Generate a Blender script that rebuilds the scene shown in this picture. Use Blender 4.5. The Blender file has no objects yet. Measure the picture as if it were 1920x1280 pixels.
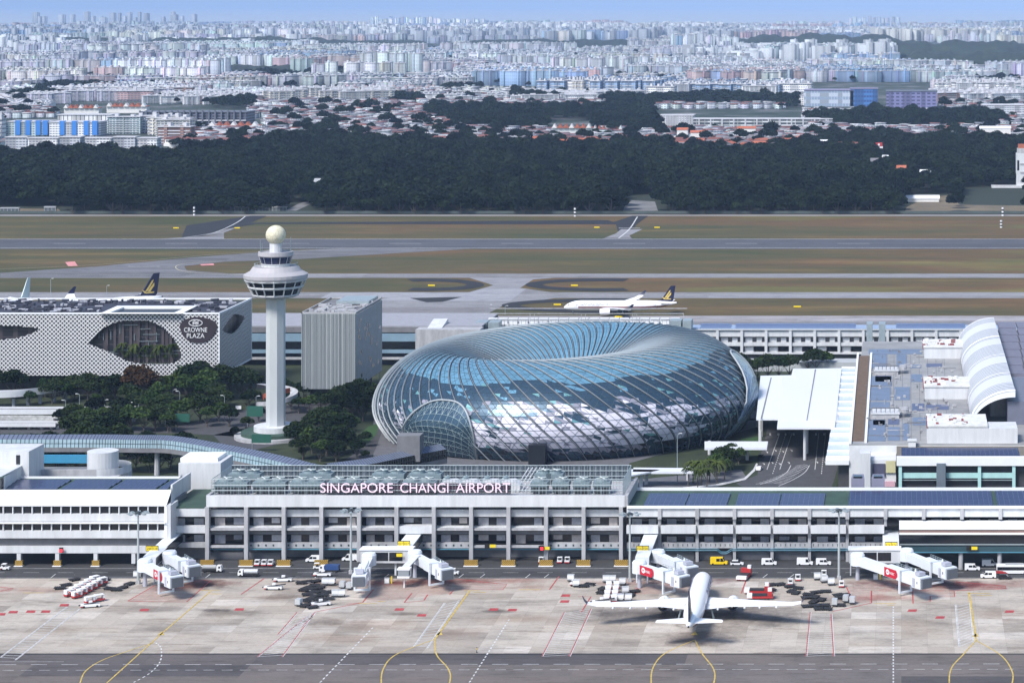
import bpy, math, random
import numpy as np
from mathutils import Vector, Matrix
from math import radians as R, pi, sin, cos
random.seed(7)
S = bpy.context.scene
# ---------------------------------------------------------------- camera, sky, sun, exposure
FO, CH, XV, YH = 4400.0, 183.0, 1690.0, 5.0        # focal length in photo pixels, camera height, vanishing point
cd = bpy.data.cameras.new('camera'); cam = bpy.data.objects.new('camera', cd); S.collection.objects.link(cam)
cam.location = (0, 0, CH); cam.rotation_euler = (pi/2, 0, 0)
cd.sensor_width = 36; cd.lens = FO/1920*36
cd.shift_x = -(XV-960)/1920; cd.shift_y = -(640-YH)/1920
cd.clip_start = 5; cd.clip_end = 120000
S.camera = cam
SUN_EL, SUN_AZ = 50.0, 214.0                        # azimuth clockwise from +Y
w = bpy.data.worlds.new('World'); S.world = w; w.use_nodes = True
nt = w.node_tree; bg = nt.nodes['Background']; sky = nt.nodes.new('ShaderNodeTexSky')
sky.sky_type = 'NISHITA'; sky.sun_disc = False; sky.sun_elevation = R(SUN_EL); sky.sun_rotation = R(SUN_AZ)
sky.air_density = 1.0; sky.dust_density = 1.0; sky.ozone_density = 2.5
nt.links.new(sky.outputs[0], bg.inputs[0]); bg.inputs[1].default_value = 0.12
sl = bpy.data.lights.new('sun', 'SUN'); sl.energy = 3.0; sl.angle = R(18.0); sl.color = (1.0, .965, .93)
sun = bpy.data.objects.new('sun', sl); S.collection.objects.link(sun)
sd = Vector((sin(R(SUN_AZ))*cos(R(SUN_EL)), cos(R(SUN_AZ))*cos(R(SUN_EL)), sin(R(SUN_EL))))
sun.rotation_euler = sd.to_track_quat('Z', 'Y').to_euler()
S.view_settings.view_transform = 'Standard'; S.view_settings.look = 'None'
S.view_settings.exposure = 0.66; S.view_settings.gamma = 1
S.cycles.max_bounces = 5; S.cycles.diffuse_bounces = 2; S.cycles.glossy_bounces = 3
S.cycles.transmission_bounces = 3; S.cycles.volume_bounces = 0; S.cycles.transparent_max_bounces = 6
S.cycles.volume_max_steps = 8

# ---------------------------------------------------------------- helpers
def Xat(px, Y): return (px-XV)*Y/FO
def Zat(py, Y): return CH-(py-YH)*Y/FO
def G(px, py, z=0.0):
    Y = FO*(CH-z)/(py-YH); return Vector(((px-XV)*Y/FO, Y, z))
C = S.collection
MATS = {}
def mat(name, col, rough=.6, metal=0.0, var=.10, scale=.25, st=(1, 1, 1), bump=0.0, obj=False, spec=.5, emit=None):
    if name in MATS: return MATS[name]
    m = bpy.data.materials.new(name); m.use_nodes = True; n = m.node_tree; b = n.nodes['Principled BSDF']
    b.inputs['Roughness'].default_value = rough; b.inputs['Metallic'].default_value = metal
    b.inputs['Specular IOR Level'].default_value = spec
    c = (col[0], col[1], col[2], 1)
    b.inputs['Base Color'].default_value = c
    if emit: b.inputs['Emission Color'].default_value = (*emit[:3], 1); b.inputs['Emission Strength'].default_value = emit[3]
    if var > 0:
        if obj: src = n.nodes.new('ShaderNodeTexCoord').outputs['Object']
        else: src = n.nodes.new('ShaderNodeNewGeometry').outputs['Position']
        mp = n.nodes.new('ShaderNodeMapping'); mp.inputs['Scale'].default_value = st; n.links.new(src, mp.inputs[0])
        t = n.nodes.new('ShaderNodeTexNoise'); t.inputs['Scale'].default_value = scale; t.inputs['Detail'].default_value = 6
        t.inputs['Roughness'].default_value = .65
        n.links.new(mp.outputs[0], t.inputs['Vector'])
        mr = n.nodes.new('ShaderNodeMapRange'); mr.inputs[1].default_value = .3; mr.inputs[2].default_value = .7
        mr.inputs[3].default_value = 1-var; mr.inputs[4].default_value = 1+var
        n.links.new(t.outputs['Fac'], mr.inputs[0])
        vm = n.nodes.new('ShaderNodeVectorMath'); vm.operation = 'SCALE'; vm.inputs[0].default_value = c[:3]
        n.links.new(mr.outputs[0], vm.inputs['Scale']); n.links.new(vm.outputs[0], b.inputs['Base Color'])
        if bump:
            bm_ = n.nodes.new('ShaderNodeBump'); bm_.inputs['Strength'].default_value = bump; bm_.inputs['Distance'].default_value = .5
            n.links.new(t.outputs['Fac'], bm_.inputs['Height']); n.links.new(bm_.outputs[0], b.inputs['Normal'])
    MATS[name] = m; return m

class NT:                                           # tiny node-graph helper
    def __init__(s, m): s.m = m; s.t = m.node_tree; s.b = s.t.nodes['Principled BSDF']
    def n(s, typ, **k):
        x = s.t.nodes.new('ShaderNode'+typ)
        for a, v in k.items(): setattr(x, a, v)
        return x
    def l(s, a, b): s.t.links.new(a, b)
    def math(s, op, a, b=None, c=None):
        x = s.n('Math', operation=op)
        for i, v in enumerate((a, b, c)):
            if v is None: continue
            if isinstance(v, (int, float)): x.inputs[i].default_value = v
            else: s.l(v, x.inputs[i])
        return x.outputs[0]
    def mix(s, f, a, b):
        x = s.n('Mix', data_type='RGBA')
        for i, v in ((0, f), (6, a), (7, b)):
            if isinstance(v, (int, float)): x.inputs[i].default_value = v
            elif isinstance(v, tuple): x.inputs[i].default_value = (*v, 1)
            else: s.l(v, x.inputs[i])
        return x.outputs[2]
    def noise(s, vec, scale, det=5, rough=.6, st=None):
        if st:
            mp = s.n('Mapping'); mp.inputs['Scale'].default_value = st; s.l(vec, mp.inputs[0]); vec = mp.outputs[0]
        t = s.n('TexNoise'); t.inputs['Scale'].default_value = scale; t.inputs['Detail'].default_value = det
        t.inputs['Roughness'].default_value = rough; s.l(vec, t.inputs['Vector']); return t.outputs['Fac']
    def ramp(s, f, stops):
        r = s.n('ValToRGB'); e = r.color_ramp.elements
        while len(e) < len(stops): e.new(.5)
        for q, (p, c) in zip(e, stops): q.position = p; q.color = (*c, 1)
        s.l(f, r.inputs[0]); return r.outputs[0]
def newmat(name, rough=.6):
    m = bpy.data.materials.new(name); m.use_nodes = True; q = NT(m); q.b.inputs['Roughness'].default_value = rough
    MATS[name] = m; return q

class MB:
    def __init__(s): s.v = []; s.f = []; s.m = []
    def face(s, pts, m=0):
        k = len(s.v); s.v += [tuple(p) for p in pts]; s.f.append(tuple(range(k, k+len(pts)))); s.m.append(m)
    def box(s, x0, x1, y0, y1, z0, z1, m=0):
        k = len(s.v)
        s.v += [(x0, y0, z0), (x1, y0, z0), (x1, y1, z0), (x0, y1, z0), (x0, y0, z1), (x1, y0, z1), (x1, y1, z1), (x0, y1, z1)]
        s.f += [(k, k+3, k+2, k+1), (k+4, k+5, k+6, k+7), (k, k+1, k+5, k+4), (k+1, k+2, k+6, k+5), (k+2, k+3, k+7, k+6), (k+3, k, k+4, k+7)]
        s.m += [m]*6; return s
    def cbox(s, c, d, rz=0.0, m=0, rx=0.0):
        k = len(s.v); M = Matrix.Rotation(rz, 3, 'Z') @ Matrix.Rotation(rx, 3, 'X'); c = Vector(c)
        for z in (-.5, .5):
            for x, y in ((-.5, -.5), (.5, -.5), (.5, .5), (-.5, .5)):
                s.v.append(tuple(c + M @ Vector((x*d[0], y*d[1], z*d[2]))))
        s.f += [(k, k+3, k+2, k+1), (k+4, k+5, k+6, k+7), (k, k+1, k+5, k+4), (k+1, k+2, k+6, k+5), (k+2, k+3, k+7, k+6), (k+3, k, k+4, k+7)]
        s.m += [m]*6; return s
    def prism(s, pts, z0, z1, m=0, mt=None):
        n = len(pts); k = len(s.v)
        a = sum(pts[i][0]*pts[(i+1) % n][1]-pts[(i+1) % n][0]*pts[i][1] for i in range(n))
        if a < 0: pts = pts[::-1]
        s.v += [(p[0], p[1], z0) for p in pts]+[(p[0], p[1], z1) for p in pts]
        s.f.append(tuple(k+n-1-i for i in range(n))); s.m.append(m)
        s.f.append(tuple(k+n+i for i in range(n))); s.m.append(m if mt is None else mt)
        for i in range(n):
            j = (i+1) % n; s.f.append((k+i, k+j, k+n+j, k+n+i)); s.m.append(m)
        return s
    def extrude(s, prof, ax, a0, a1, m=0):          # prof: list of 2D points in plane normal to axis ('x': (y,z), 'y': (x,z))
        n = len(prof); k = len(s.v)
        for a in (a0, a1):
            for p in prof: s.v.append((a, p[0], p[1]) if ax == 'x' else (p[0], a, p[1]))
        s.f.append(tuple(k+i for i in range(n))); s.f.append(tuple(k+2*n-1-i for i in range(n))); s.m += [m, m]
        for i in range(n):
            j = (i+1) % n; s.f.append((k+j, k+i, k+n+i, k+n+j)); s.m.append(m)
        return s
    def lathe(s, prof, cx=0, cy=0, n=16, m=0, caps=True, a0=0.0, mats=None):
        k = len(s.v)
        for r, z in prof:
            for i in range(n):
                a = a0+2*pi*i/n; s.v.append((cx+r*cos(a), cy+r*sin(a), z))
        for q in range(len(prof)-1):
            for i in range(n):
                j = (i+1) % n; s.f.append((k+q*n+i, k+q*n+j, k+(q+1)*n+j, k+(q+1)*n+i)); s.m.append(mats[q] if mats else m)
        if caps:
            s.f.append(tuple(k+n-1-i for i in range(n))); s.m.append(m)
            q = len(prof)-1; s.f.append(tuple(k+q*n+i for i in range(n))); s.m.append(m)
        return s
    def tube(s, pts, r, n=6, m=0, caps=True):
        pts = [Vector(p) for p in pts]; k = len(s.v); N = len(pts)
        rr = r if isinstance(r, (list, tuple)) else [r]*N
        for i, p in enumerate(pts):
            t = (pts[min(i+1, N-1)]-pts[max(i-1, 0)]).normalized()
            u = t.cross(Vector((0, 0, 1)))
            if u.length < .05: u = t.cross(Vector((0, 1, 0)))
            u.normalize(); v = t.cross(u)
            for j in range(n):
                a = 2*pi*j/n; s.v.append(tuple(p+(u*cos(a)+v*sin(a))*rr[i]))
        for i in range(N-1):
            for j in range(n):
                l = (j+1) % n; s.f.append((k+i*n+j, k+i*n+l, k+(i+1)*n+l, k+(i+1)*n+j)); s.m.append(m)
        if caps:
            s.f.append(tuple(k+n-1-j for j in range(n))); s.f.append(tuple(k+(N-1)*n+j for j in range(n))); s.m += [m, m]
        return s
    def sphere(s, c, r, nu=12, nv=8, m=0, sc=(1, 1, 1)):
        prof = []
        k = len(s.v)
        for q in range(nv+1):
            ph = -pi/2+pi*q/nv
            for i in range(nu):
                a = 2*pi*i/nu
                s.v.append((c[0]+r*sc[0]*cos(ph)*cos(a), c[1]+r*sc[1]*cos(ph)*sin(a), c[2]+r*sc[2]*sin(ph)))
        for q in range(nv):
            for i in range(nu):
                j = (i+1) % nu; s.f.append((k+q*nu+i, k+q*nu+j, k+(q+1)*nu+j, k+(q+1)*nu+i)); s.m.append(m)
        return s
    def build(s, name, mats, parent=None, world=False, smooth=False, label=None, cat=None, group=None, kind=None, loc=None):
        me = bpy.data.meshes.new(name)
        vs = s.v
        off = None
        if parent is not None and world: off = parent.location
        elif loc is not None: off = Vector(loc)
        if off is not None: vs = [(a-off[0], b-off[1], c-off[2]) for a, b, c in vs]
        me.from_pydata(vs, [], s.f)
        if not isinstance(mats, (list, tuple)): mats = [mats]
        for m in mats: me.materials.append(m)
        if len(mats) > 1: me.polygons.foreach_set('material_index', s.m)
        if smooth: me.polygons.foreach_set('use_smooth', [True]*len(s.f))
        me.update()
        o = bpy.data.objects.new(name, me); C.objects.link(o)
        if parent is not None: o.parent = parent
        elif loc is not None: o.location = loc
        tag(o, label, cat, group, kind); return o
def tag(o, label=None, cat=None, group=None, kind=None):
    if label: o['label'] = label
    if cat: o['category'] = cat
    if group: o['group'] = group
    if kind: o['kind'] = kind
    return o
def thing(name, label, cat, loc=(0, 0, 0), rz=0.0, group=None):
    o = bpy.data.objects.new(name, None); C.objects.link(o); o.empty_display_size = .5
    o.location = loc; o.rotation_euler = (0, 0, rz); return tag(o, label, cat, group)
KIDS = {}
def kids(o):
    return KIDS.get(o, ())
def freeze(o):                                      # remember the children once, so copying is quick
    allc = [x for x in C.objects if x.parent == o]; KIDS[o] = allc
    for x in allc:
        KIDS[x] = [y for y in C.objects if y.parent == x]
def dup(root, loc, rz=0.0, label=None, group=None, sc=None, parts=True):
    r = root.copy(); C.objects.link(r); r.location = loc; r.rotation_euler = (0, 0, rz)
    if sc is not None: r.scale = (sc,)*3 if isinstance(sc, (int, float)) else sc
    if label: r['label'] = label
    if group: r['group'] = group
    if parts:
        for c in kids(root):
            d = c.copy(); C.objects.link(d); d.parent = r
            for g in kids(c):
                e = g.copy(); C.objects.link(e); e.parent = d
    return r
def sheet(name, polys, z, m, kind='structure', px=True, **kw):
    b = MB()
    for p in polys:
        pts = [G(a, c, 0) for a, c in p] if px else [Vector((a, c, 0)) for a, c in p]
        ar = sum(pts[i].x*pts[(i+1) % len(pts)].y-pts[(i+1) % len(pts)].x*pts[i].y for i in range(len(pts)))
        if ar < 0: pts = pts[::-1]
        b.face([(q.x, q.y, z) for q in pts])
    return b.build(name, m, kind=kind, **kw)
def where(x):                                       # plain words for a picture position
    return ['at the far left', 'left of centre', 'near the middle', 'right of centre', 'at the far right'][min(4, max(0, int(x/384)))]
ORD = lambda n: '%d%s' % (n, 'th' if 10 <= n % 100 <= 20 else {1: 'st', 2: 'nd', 3: 'rd'}.get(n % 10, 'th'))
# ---------------------------------------------------------------- ground, airfield and haze
q = newmat('ground_soil', .95)
pos = q.n('NewGeometry').outputs['Position']
sx = q.n('SeparateXYZ'); q.l(pos, sx.inputs[0]); yy = sx.outputs[1]
n1 = q.noise(pos, .006, 6, .62, (1, 5, 1)); n2 = q.math('ADD', q.math('MULTIPLY', q.noise(pos, .06, 6, .7, (1, 6, 1)), .55), q.math('MULTIPLY', q.noise(pos, .3, 5, .75, (.12, 1, 1)), .45)); n3 = q.noise(pos, .0035, 4, .6, (1, 3, 1))
gr = q.ramp(n1, [(.32, (.030, .032, .008)), (.45, (.068, .056, .013)), (.56, (.105, .064, .020)), (.68, (.19, .125, .035))])
n3 = q.math('ADD', n3, q.math('MULTIPLY', q.math('ADD', sx.outputs[0], 280.0), .00028)); gr2 = q.ramp(n3, [(.40, (.034, .044, .009)), (.52, (.070, .052, .015)), (.62, (.12, .052, .02)), (.7, (.13, .12, .028))])
field = q.mix(.5, gr, gr2)
sc = q.n('VectorMath', operation='SCALE'); q.l(field, sc.inputs[0])
mr = q.n('MapRange'); mr.inputs[1].default_value = .3; mr.inputs[2].default_value = .7; mr.inputs[3].default_value = .6; mr.inputs[4].default_value = 1.5
q.l(n2, mr.inputs[0]); q.l(mr.outputs[0], sc.inputs['Scale'])
urban = q.ramp(q.noise(pos, .012, 6, .7), [(.38, (.012, .022, .012)), (.5, (.03, .045, .03)), (.6, (.11, .11, .11)), (.72, (.25, .24, .24))])
green = q.ramp(q.noise(pos, .05, 6, .7), [(.35, (.012, .02, .008)), (.6, (.030, .042, .014)), (.75, (.06, .055, .03))])
a = q.mix(q.math('GREATER_THAN', yy, 1240.0), green, sc.outputs[0])
b_ = q.mix(q.math('GREATER_THAN', yy, 2036.0), a, (.018, .026, .014))
c_ = q.mix(q.math('GREATER_THAN', yy, 2900.0), b_, urban); c_ = q.mix(q.math('GREATER_THAN', yy, 15500.0), c_, (.30, .34, .38))  # farthest ground coloured pale blue-grey in place of thick haze
q.l(c_, q.b.inputs['Base Color'])
b = MB()
XS = [-60000, -3000, -1500, -700, 0, 700, 3000, 60000]; YS = [350, 700, 1250, 2100, 5000, 20000, 95000]
for i in range(len(XS)-1):
    for j in range(len(YS)-1):
        b.face([(XS[i], YS[j], 0), (XS[i+1], YS[j], 0), (XS[i+1], YS[j+1], 0), (XS[i], YS[j+1], 0)])
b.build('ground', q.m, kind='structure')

def slabmat(name, c1, c2, bw, bh, rough=.85, st=1.0, dark=.5, mort=.02, stain=.35, vary=None):
    q = newmat(name, rough); pos = q.n('NewGeometry').outputs['Position']
    br = q.n('TexBrick'); br.inputs['Color1'].default_value = (*c1, 1); br.inputs['Color2'].default_value = (*c2, 1)
    br.inputs['Mortar'].default_value = (c1[0]*dark, c1[1]*dark, c1[2]*dark, 1); br.inputs['Scale'].default_value = 1.0
    br.inputs['Brick Width'].default_value = bw; br.inputs['Row Height'].default_value = bh; br.inputs['Mortar Size'].default_value = mort
    br.offset = 0.0; br.inputs['Mortar Smooth'].default_value = .3; q.l(pos, br.inputs['Vector'])
    # a second, coarser set of replaced slabs
    vo = q.n('TexWhiteNoise', noise_dimensions='2D'); mp = q.n('VectorMath', operation='MULTIPLY'); mp.inputs[1].default_value = (1/bw/2, 1/bh/1.0, 0)
    q.l(pos, mp.inputs[0]); fl = q.n('VectorMath', operation='FLOOR'); q.l(mp.outputs[0], fl.inputs[0]); q.l(fl.outputs[0], vo.inputs['Vector'])
    k = q.ramp(vo.outputs['Value'], vary or [(.0, (.72, .70, .69)), (.10, (.90, .89, .88)), (.5, (1, 1, 1)), (.84, (1.04, 1.05, 1.06)), (.95, (1.2, 1.23, 1.28))])
    mx = q.n('Mix', data_type='RGBA', blend_type='MULTIPLY'); mx.inputs[0].default_value = 1; q.l(br.outputs['Color'], mx.inputs[6]); q.l(k, mx.inputs[7])
    n = q.noise(pos, .045, 7, .68, (1, 1.6, 1)); n2 = q.noise(pos, .5, 5, .7, (.35, 1.4, 1))
    st1 = q.ramp(n, [(.32, (1-stain, 1-stain, 1-stain)), (.5, (1, 1, 1)), (.7, (1.08, 1.06, 1.04))])
    st2 = q.ramp(n2, [(.28, (.72, .70, .68)), (.45, (1, 1, 1)), (.75, (1.06, 1.06, 1.06))])
    m2 = q.n('Mix', data_type='RGBA', blend_type='MULTIPLY'); m2.inputs[0].default_value = 1; q.l(mx.outputs[2], m2.inputs[6]); q.l(st1, m2.inputs[7])
    n4 = q.ramp(q.noise(pos, 1.6, 5, .8, (.5, 1, 1)), [(.30, (.80, .79, .78)), (.5, (1, 1, 1)), (.7, (1.10, 1.10, 1.09))]); n5 = q.ramp(q.noise(pos, .16, 7, .8, (.25, 2.2, 1)), [(.36, (.62, .59, .56)), (.46, (1, 1, 1)), (1, (1, 1, 1))])
    m2b = q.n('Mix', data_type='RGBA', blend_type='MULTIPLY'); m2b.inputs[0].default_value = 1; q.l(m2.outputs[2], m2b.inputs[6]); q.l(n4, m2b.inputs[7]); m2c = q.n('Mix', data_type='RGBA', blend_type='MULTIPLY'); m2c.inputs[0].default_value = 1; q.l(m2b.outputs[2], m2c.inputs[6]); q.l(n5, m2c.inputs[7])
    m3 = q.n('Mix', data_type='RGBA', blend_type='MULTIPLY'); m3.inputs[0].default_value = 1; q.l(m2c.outputs[2], m3.inputs[6]); q.l(st2, m3.inputs[7])
    q.out = m3.outputs[2]; q.pos = pos
    q.l(q.out, q.b.inputs['Base Color']); return q
# apron concrete with painted wing shade and stains: rubber, oil and hydraulic spots where aircraft and loaders stand
ap = slabmat('apron_concrete', (.37, .325, .275), (.45, .40, .34), 7.5, 7.5, stain=.34)
spots = [(330, 1100, 15, 6, (.30, .22, .21)), (385, 1092, 14, 7, (.36, .22, .2)), (700, 1092, 26, 6, (.50, .30, .27)), (820, 1088, 24, 7, (.38, .25, .23)), (930, 1088, 22, 5, (.85, .62, .60)),
         (1200, 1092, 24, 6, (.75, .6, .6)), (1290, 1088, 20, 8, (.5, .42, .45)), (1690, 1092, 24, 6, (.42, .24, .24)), (1770, 1096, 22, 7, (.28, .18, .2)), (1860, 1095, 20, 6, (.9, .7, .68)),
         (1230, 1150, 24, 14, (.42, .41, .42)), (1400, 1152, 28, 15, (.42, .41, .42)), (1310, 1195, 14, 11, (.38, .35, .35)), (1165, 1145, 15, 8, (.75, .74, .74)), (300, 1140, 14, 4, (.62, .6, .6)),  # the opening pair of grey spots is the airliner's wing shadow, painted in
         (690, 1170, 18, 9, (.80, .72, .66)), (850, 1185, 12, 8, (.78, .72, .68)), (1440, 1165, 16, 9, (.7, .7, .72)), (345, 1180, 15, 5, (.72, .7, .68)), (640, 1195, 16, 6, (.8, .73, .68)), (1710, 1175, 12, 12, (.86, .82, .78)),
         (60, 1105, 12, 5, (.95, .8, .76)), (1320, 1075, 14, 10, (.8, .6, .62)), (620, 1105, 20, 9, (.72, .7, .7)), (1540, 1120, 16, 8, (.75, .72, .72)), (160, 1105, 13, 5, (.7, .68, .68)), (1150, 1105, 12, 7, (.7, .7, .7)), (520, 1120, 10, 5, (.6, .52, .48)), (980, 1160, 14, 6, (.78, .7, .64)), (430, 1150, 12, 5, (.6, .58, .55)), (1640, 1120, 14, 5, (.72, .5, .48)), (1880, 1150, 12, 8, (.75, .7, .66)), (90, 1180, 16, 6, (.8, .76, .72)), (1000, 1100, 10, 5, (.8, .68, .64)), (755, 1150, 8, 3, (.45, .42, .4)), (925, 1145, 7, 2.5, (.4, .38, .37)), (400, 1143, 8, 2.5, (.3, .29, .3)), (610, 1165, 10, 4, (.62, .6, .6))]
col = ap.out; wob = ap.noise(ap.pos, .12, 6, .75)
for (px, py, rx, ry, c) in spots:
    p = G(px, py)
    s1 = ap.n('VectorMath', operation='SUBTRACT'); ap.l(ap.pos, s1.inputs[0]); s1.inputs[1].default_value = (p.x, p.y, 0)
    s2 = ap.n('VectorMath', operation='MULTIPLY'); ap.l(s1.outputs[0], s2.inputs[0]); s2.inputs[1].default_value = (1/rx, 1/ry, 0)
    ln = ap.n('VectorMath', operation='LENGTH'); ap.l(s2.outputs[0], ln.inputs[0])
    d = ap.math('ADD', ln.outputs['Value'], ap.math('MULTIPLY', ap.math('SUBTRACT', wob, .5), 2.2))
    f = ap.n('MapRange', interpolation_type='SMOOTHSTEP'); ap.l(d, f.inputs[0]); f.inputs[1].default_value = 1.15; f.inputs[2].default_value = .1; f.inputs[3].default_value = 0; f.inputs[4].default_value = 1.0
    mx = ap.n('Mix', data_type='RGBA', blend_type='MULTIPLY'); ap.l(f.outputs[0], mx.inputs[0]); ap.l(col, mx.inputs[6]); mx.inputs[7].default_value = (*c, 1); col = mx.outputs[2]
ap.l(col, ap.b.inputs['Base Color'])
X0, X1 = -520, 330
def yp(py): return FO*CH/(py-YH)
def band(name, y0, y1, z, m, x0=X0, x1=X1): return sheet(name, [[(x0, y0), (x1, y0), (x1, y1), (x0, y1)]], z, m, px=False)
band('apron', yp(1225), yp(1084), .03, ap.m)
tx = slabmat('taxilane_asphalt', (.125, .112, .105), (.15, .13, .12), 30, 11, stain=.3, mort=.0, vary=[(.0, (.5, .5, .52)), (.2, (.62, .62, .66)), (.3, (1, .95, .9)), (.75, (1.08, 1.05, 1.05)), (.92, (.8, .78, .8))])
band('taxilane', yp(1380), yp(1225), .03, tx.m)
rd = slabmat('road_asphalt', (.045, .045, .047), (.05, .05, .052), 16, 6, stain=.25, mort=.0)
band('airside_road', yp(1084), 800, .02, rd.m)
gut = mat('drain_iron', (.008, .008, .01), .8, var=0)
band('drain_channel', yp(1226.2), yp(1224.4), .045, gut)
# runway and taxiways beyond the terminals
rw = slabmat('runway_asphalt', (.075, .078, .09), (.085, .088, .10), 260, 14, stain=.22, mort=0, dark=.9)
tw = slabmat('taxiway_concrete', (.23, .225, .235), (.25, .245, .255), 60, 30, stain=.28, mort=0, dark=.9)
tp = slabmat('far_apron_concrete', (.27, .255, .26), (.29, .27, .275), 30, 8, stain=.35, mort=0, dark=.9)
WX0, WX1 = -1400, 900
band('runway', yp(467), yp(448), .06, rw.m, WX0, WX1)
band('taxiway', yp(521), yp(513), .06, tw.m, WX0, WX1)
band('inner_taxiway', yp(559), yp(548), .06, tw.m, WX0, WX1)
band('far_apron', yp(640), yp(592), .06, tp.m, WX0, WX1)
band('perimeter_road', yp(405.5), yp(402.5), .06, mat('pale_asphalt', (.22, .21, .2), .9, var=.15, scale=.02), WX0, WX1)
sheet('taxiway_link', [[(880, 548), (925, 535), (880, 521), (800, 519), (1070, 519), (1000, 524), (975, 540), (1040, 549), (1060, 556), (940, 575), (905, 593), (560, 593), (690, 562), (780, 556)],
                       ], .10, tw.m)
sheet('exit_taxiway', [[(-200, 520), (0, 512), (180, 500), (370, 482), (520, 471), (640, 466), (900, 466), (760, 474), (560, 486), (420, 491), (345, 499), (350, 507), (470, 516), (560, 519), (-200, 521)]], .10, slabmat('exit_asphalt', (.13, .128, .135), (.15, .145, .15), 60, 12, stain=.3, mort=0, dark=.9).m)
dk = mat('dark_shoulder', (.016, .016, .018), .9, var=.15, scale=.05)
def ring(cx, cy, rx, ry, t, a0, a1, n=24):
    return [(cx+rx*cos(R(a0+(a1-a0)*i/n)), cy+ry*sin(R(a0+(a1-a0)*i/n))) for i in range(n+1)]+[(cx+(rx-t*6)*cos(R(a1+(a0-a1)*i/n)), cy+(ry-t)*sin(R(a1+(a0-a1)*i/n))) for i in range(n+1)]
sheet('shoulder', [ring(800, 534, 108, 11.5, 5.5, -110, 110), ring(1130, 534, 145, 12, 5.5, 70, 290), ring(1140, 573, 200, 13.5, 6, 80, 285),
                   [(768, 559), (866, 557), (830, 566), (800, 567)], [(-900, 402), (3000, 402), (3000, 400), (-900, 400)],
                   [(350, 423), (470, 405), (500, 405), (470, 418), (1140, 413), (1150, 417), (1185, 405), (1215, 405), (1195, 420), (1170, 447), (1150, 447), (1160, 440), (1155, 421), (480, 420), (420, 430), (370, 446), (340, 446)]], .14, dk)
sheet('taxiway_throat', [[(300, 448), (390, 443), (420, 438), (380, 443), (425, 430), (450, 425), (420, 437), (420, 448)], [(1130, 448), (1155, 438), (1165, 430), (1205, 430), (1180, 442), (1185, 448)]], .18, tw.m)
wm = mat('white_paint', (.56, .56, .55), .6, var=.38, scale=.7)
ym = mat('yellow_paint', (.52, .37, .08), .6, var=.35, scale=.5)
rm = mat('red_paint', (.38, .05, .05), .6, var=.4, scale=.5)
def linep(pts, wd):                                 # a painted line of metric width along pixel points
    P = [G(*p) for p in pts]; out = []
    L = []; Rr = []
    for i, p in enumerate(P):
        t = (P[min(i+1, len(P)-1)]-P[max(0, i-1)]); t.z = 0; t.normalize(); n = Vector((-t.y, t.x, 0))*wd/2
        L.append(p+n); Rr.append(p-n)
    for i in range(len(P)-1): out.append([(L[i].x, L[i].y), (L[i+1].x, L[i+1].y), (Rr[i+1].x, Rr[i+1].y), (Rr[i].x, Rr[i].y)])
    return out
def dashes(p0, p1, ln, gap, wd):
    A, B = G(*p0), G(*p1); d = (B-A); T = d.length; d.normalize(); n = Vector((-d.y, d.x, 0))*wd/2; o = []; t = 0
    while t < T:
        a, e = A+d*t, A+d*min(T, t+ln); o.append([((a+n).x, (a+n).y), ((e+n).x, (e+n).y), ((e-n).x, (e-n).y), ((a-n).x, (a-n).y)]); t += ln+gap
    return o
def curve(pts, n=10):                               # Catmull-Rom through pixel points
    o = []; P = [pts[0]]+list(pts)+[pts[-1]]
    for i in range(1, len(P)-2):
        for k in range(n):
            t = k/n; a, b2, c2, d = [np.array(P[j], float) for j in (i-1, i, i+1, i+2)]
            o.append(tuple(.5*((2*b2)+(c2-a)*t+(2*a-5*b2+4*c2-d)*t*t+(3*b2-a-3*c2+d)*t**3)))
    return o+[tuple(pts[-1])]
farW = []
for y in (465.6, 448.6): farW += linep([(-500, y), (2100, y)], 1.3)
for y in (516.5, 553.5): farW += linep([(-500, y), (2100, y)], .5)
farW += linep(curve([(345, 446), (400, 437), (440, 420), (460, 406)]), 1.0)+linep(curve([(1160, 447), (1180, 430), (1195, 407)]), 1.0)
farW += linep([(1160, 428), (1200, 428)], 2.0)+linep([(240, 500), (300, 500)], 1.0)
for i in range(8): farW += dashes((100+i*210, 457), (160+i*210, 457), 30, 200, .9)
sheet('runway_markings', farW, .22, wm, px=False)
sheet('runway_number_markings', [[(122, 492), (140, 490.5), (146, 499), (128, 499.5)], [(375, 496), (400, 494.5), (402, 497.5), (378, 498.5)]], .22, mat('faded_red_paint', (.62, .25, .24), .7, var=.3, scale=.3))
yl = []
yl += linep(curve([(0, 505), (180, 497), (330, 484), (440, 475), (640, 468)]), .6)+linep(curve([(470, 517), (360, 511), (330, 503), (345, 495), (420, 490)]), .6)
sheet('taxiway_centreline_markings', yl, .24, mat('pale_yellow_paint', (.5, .45, .3), .7, var=.1), px=False)

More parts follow.
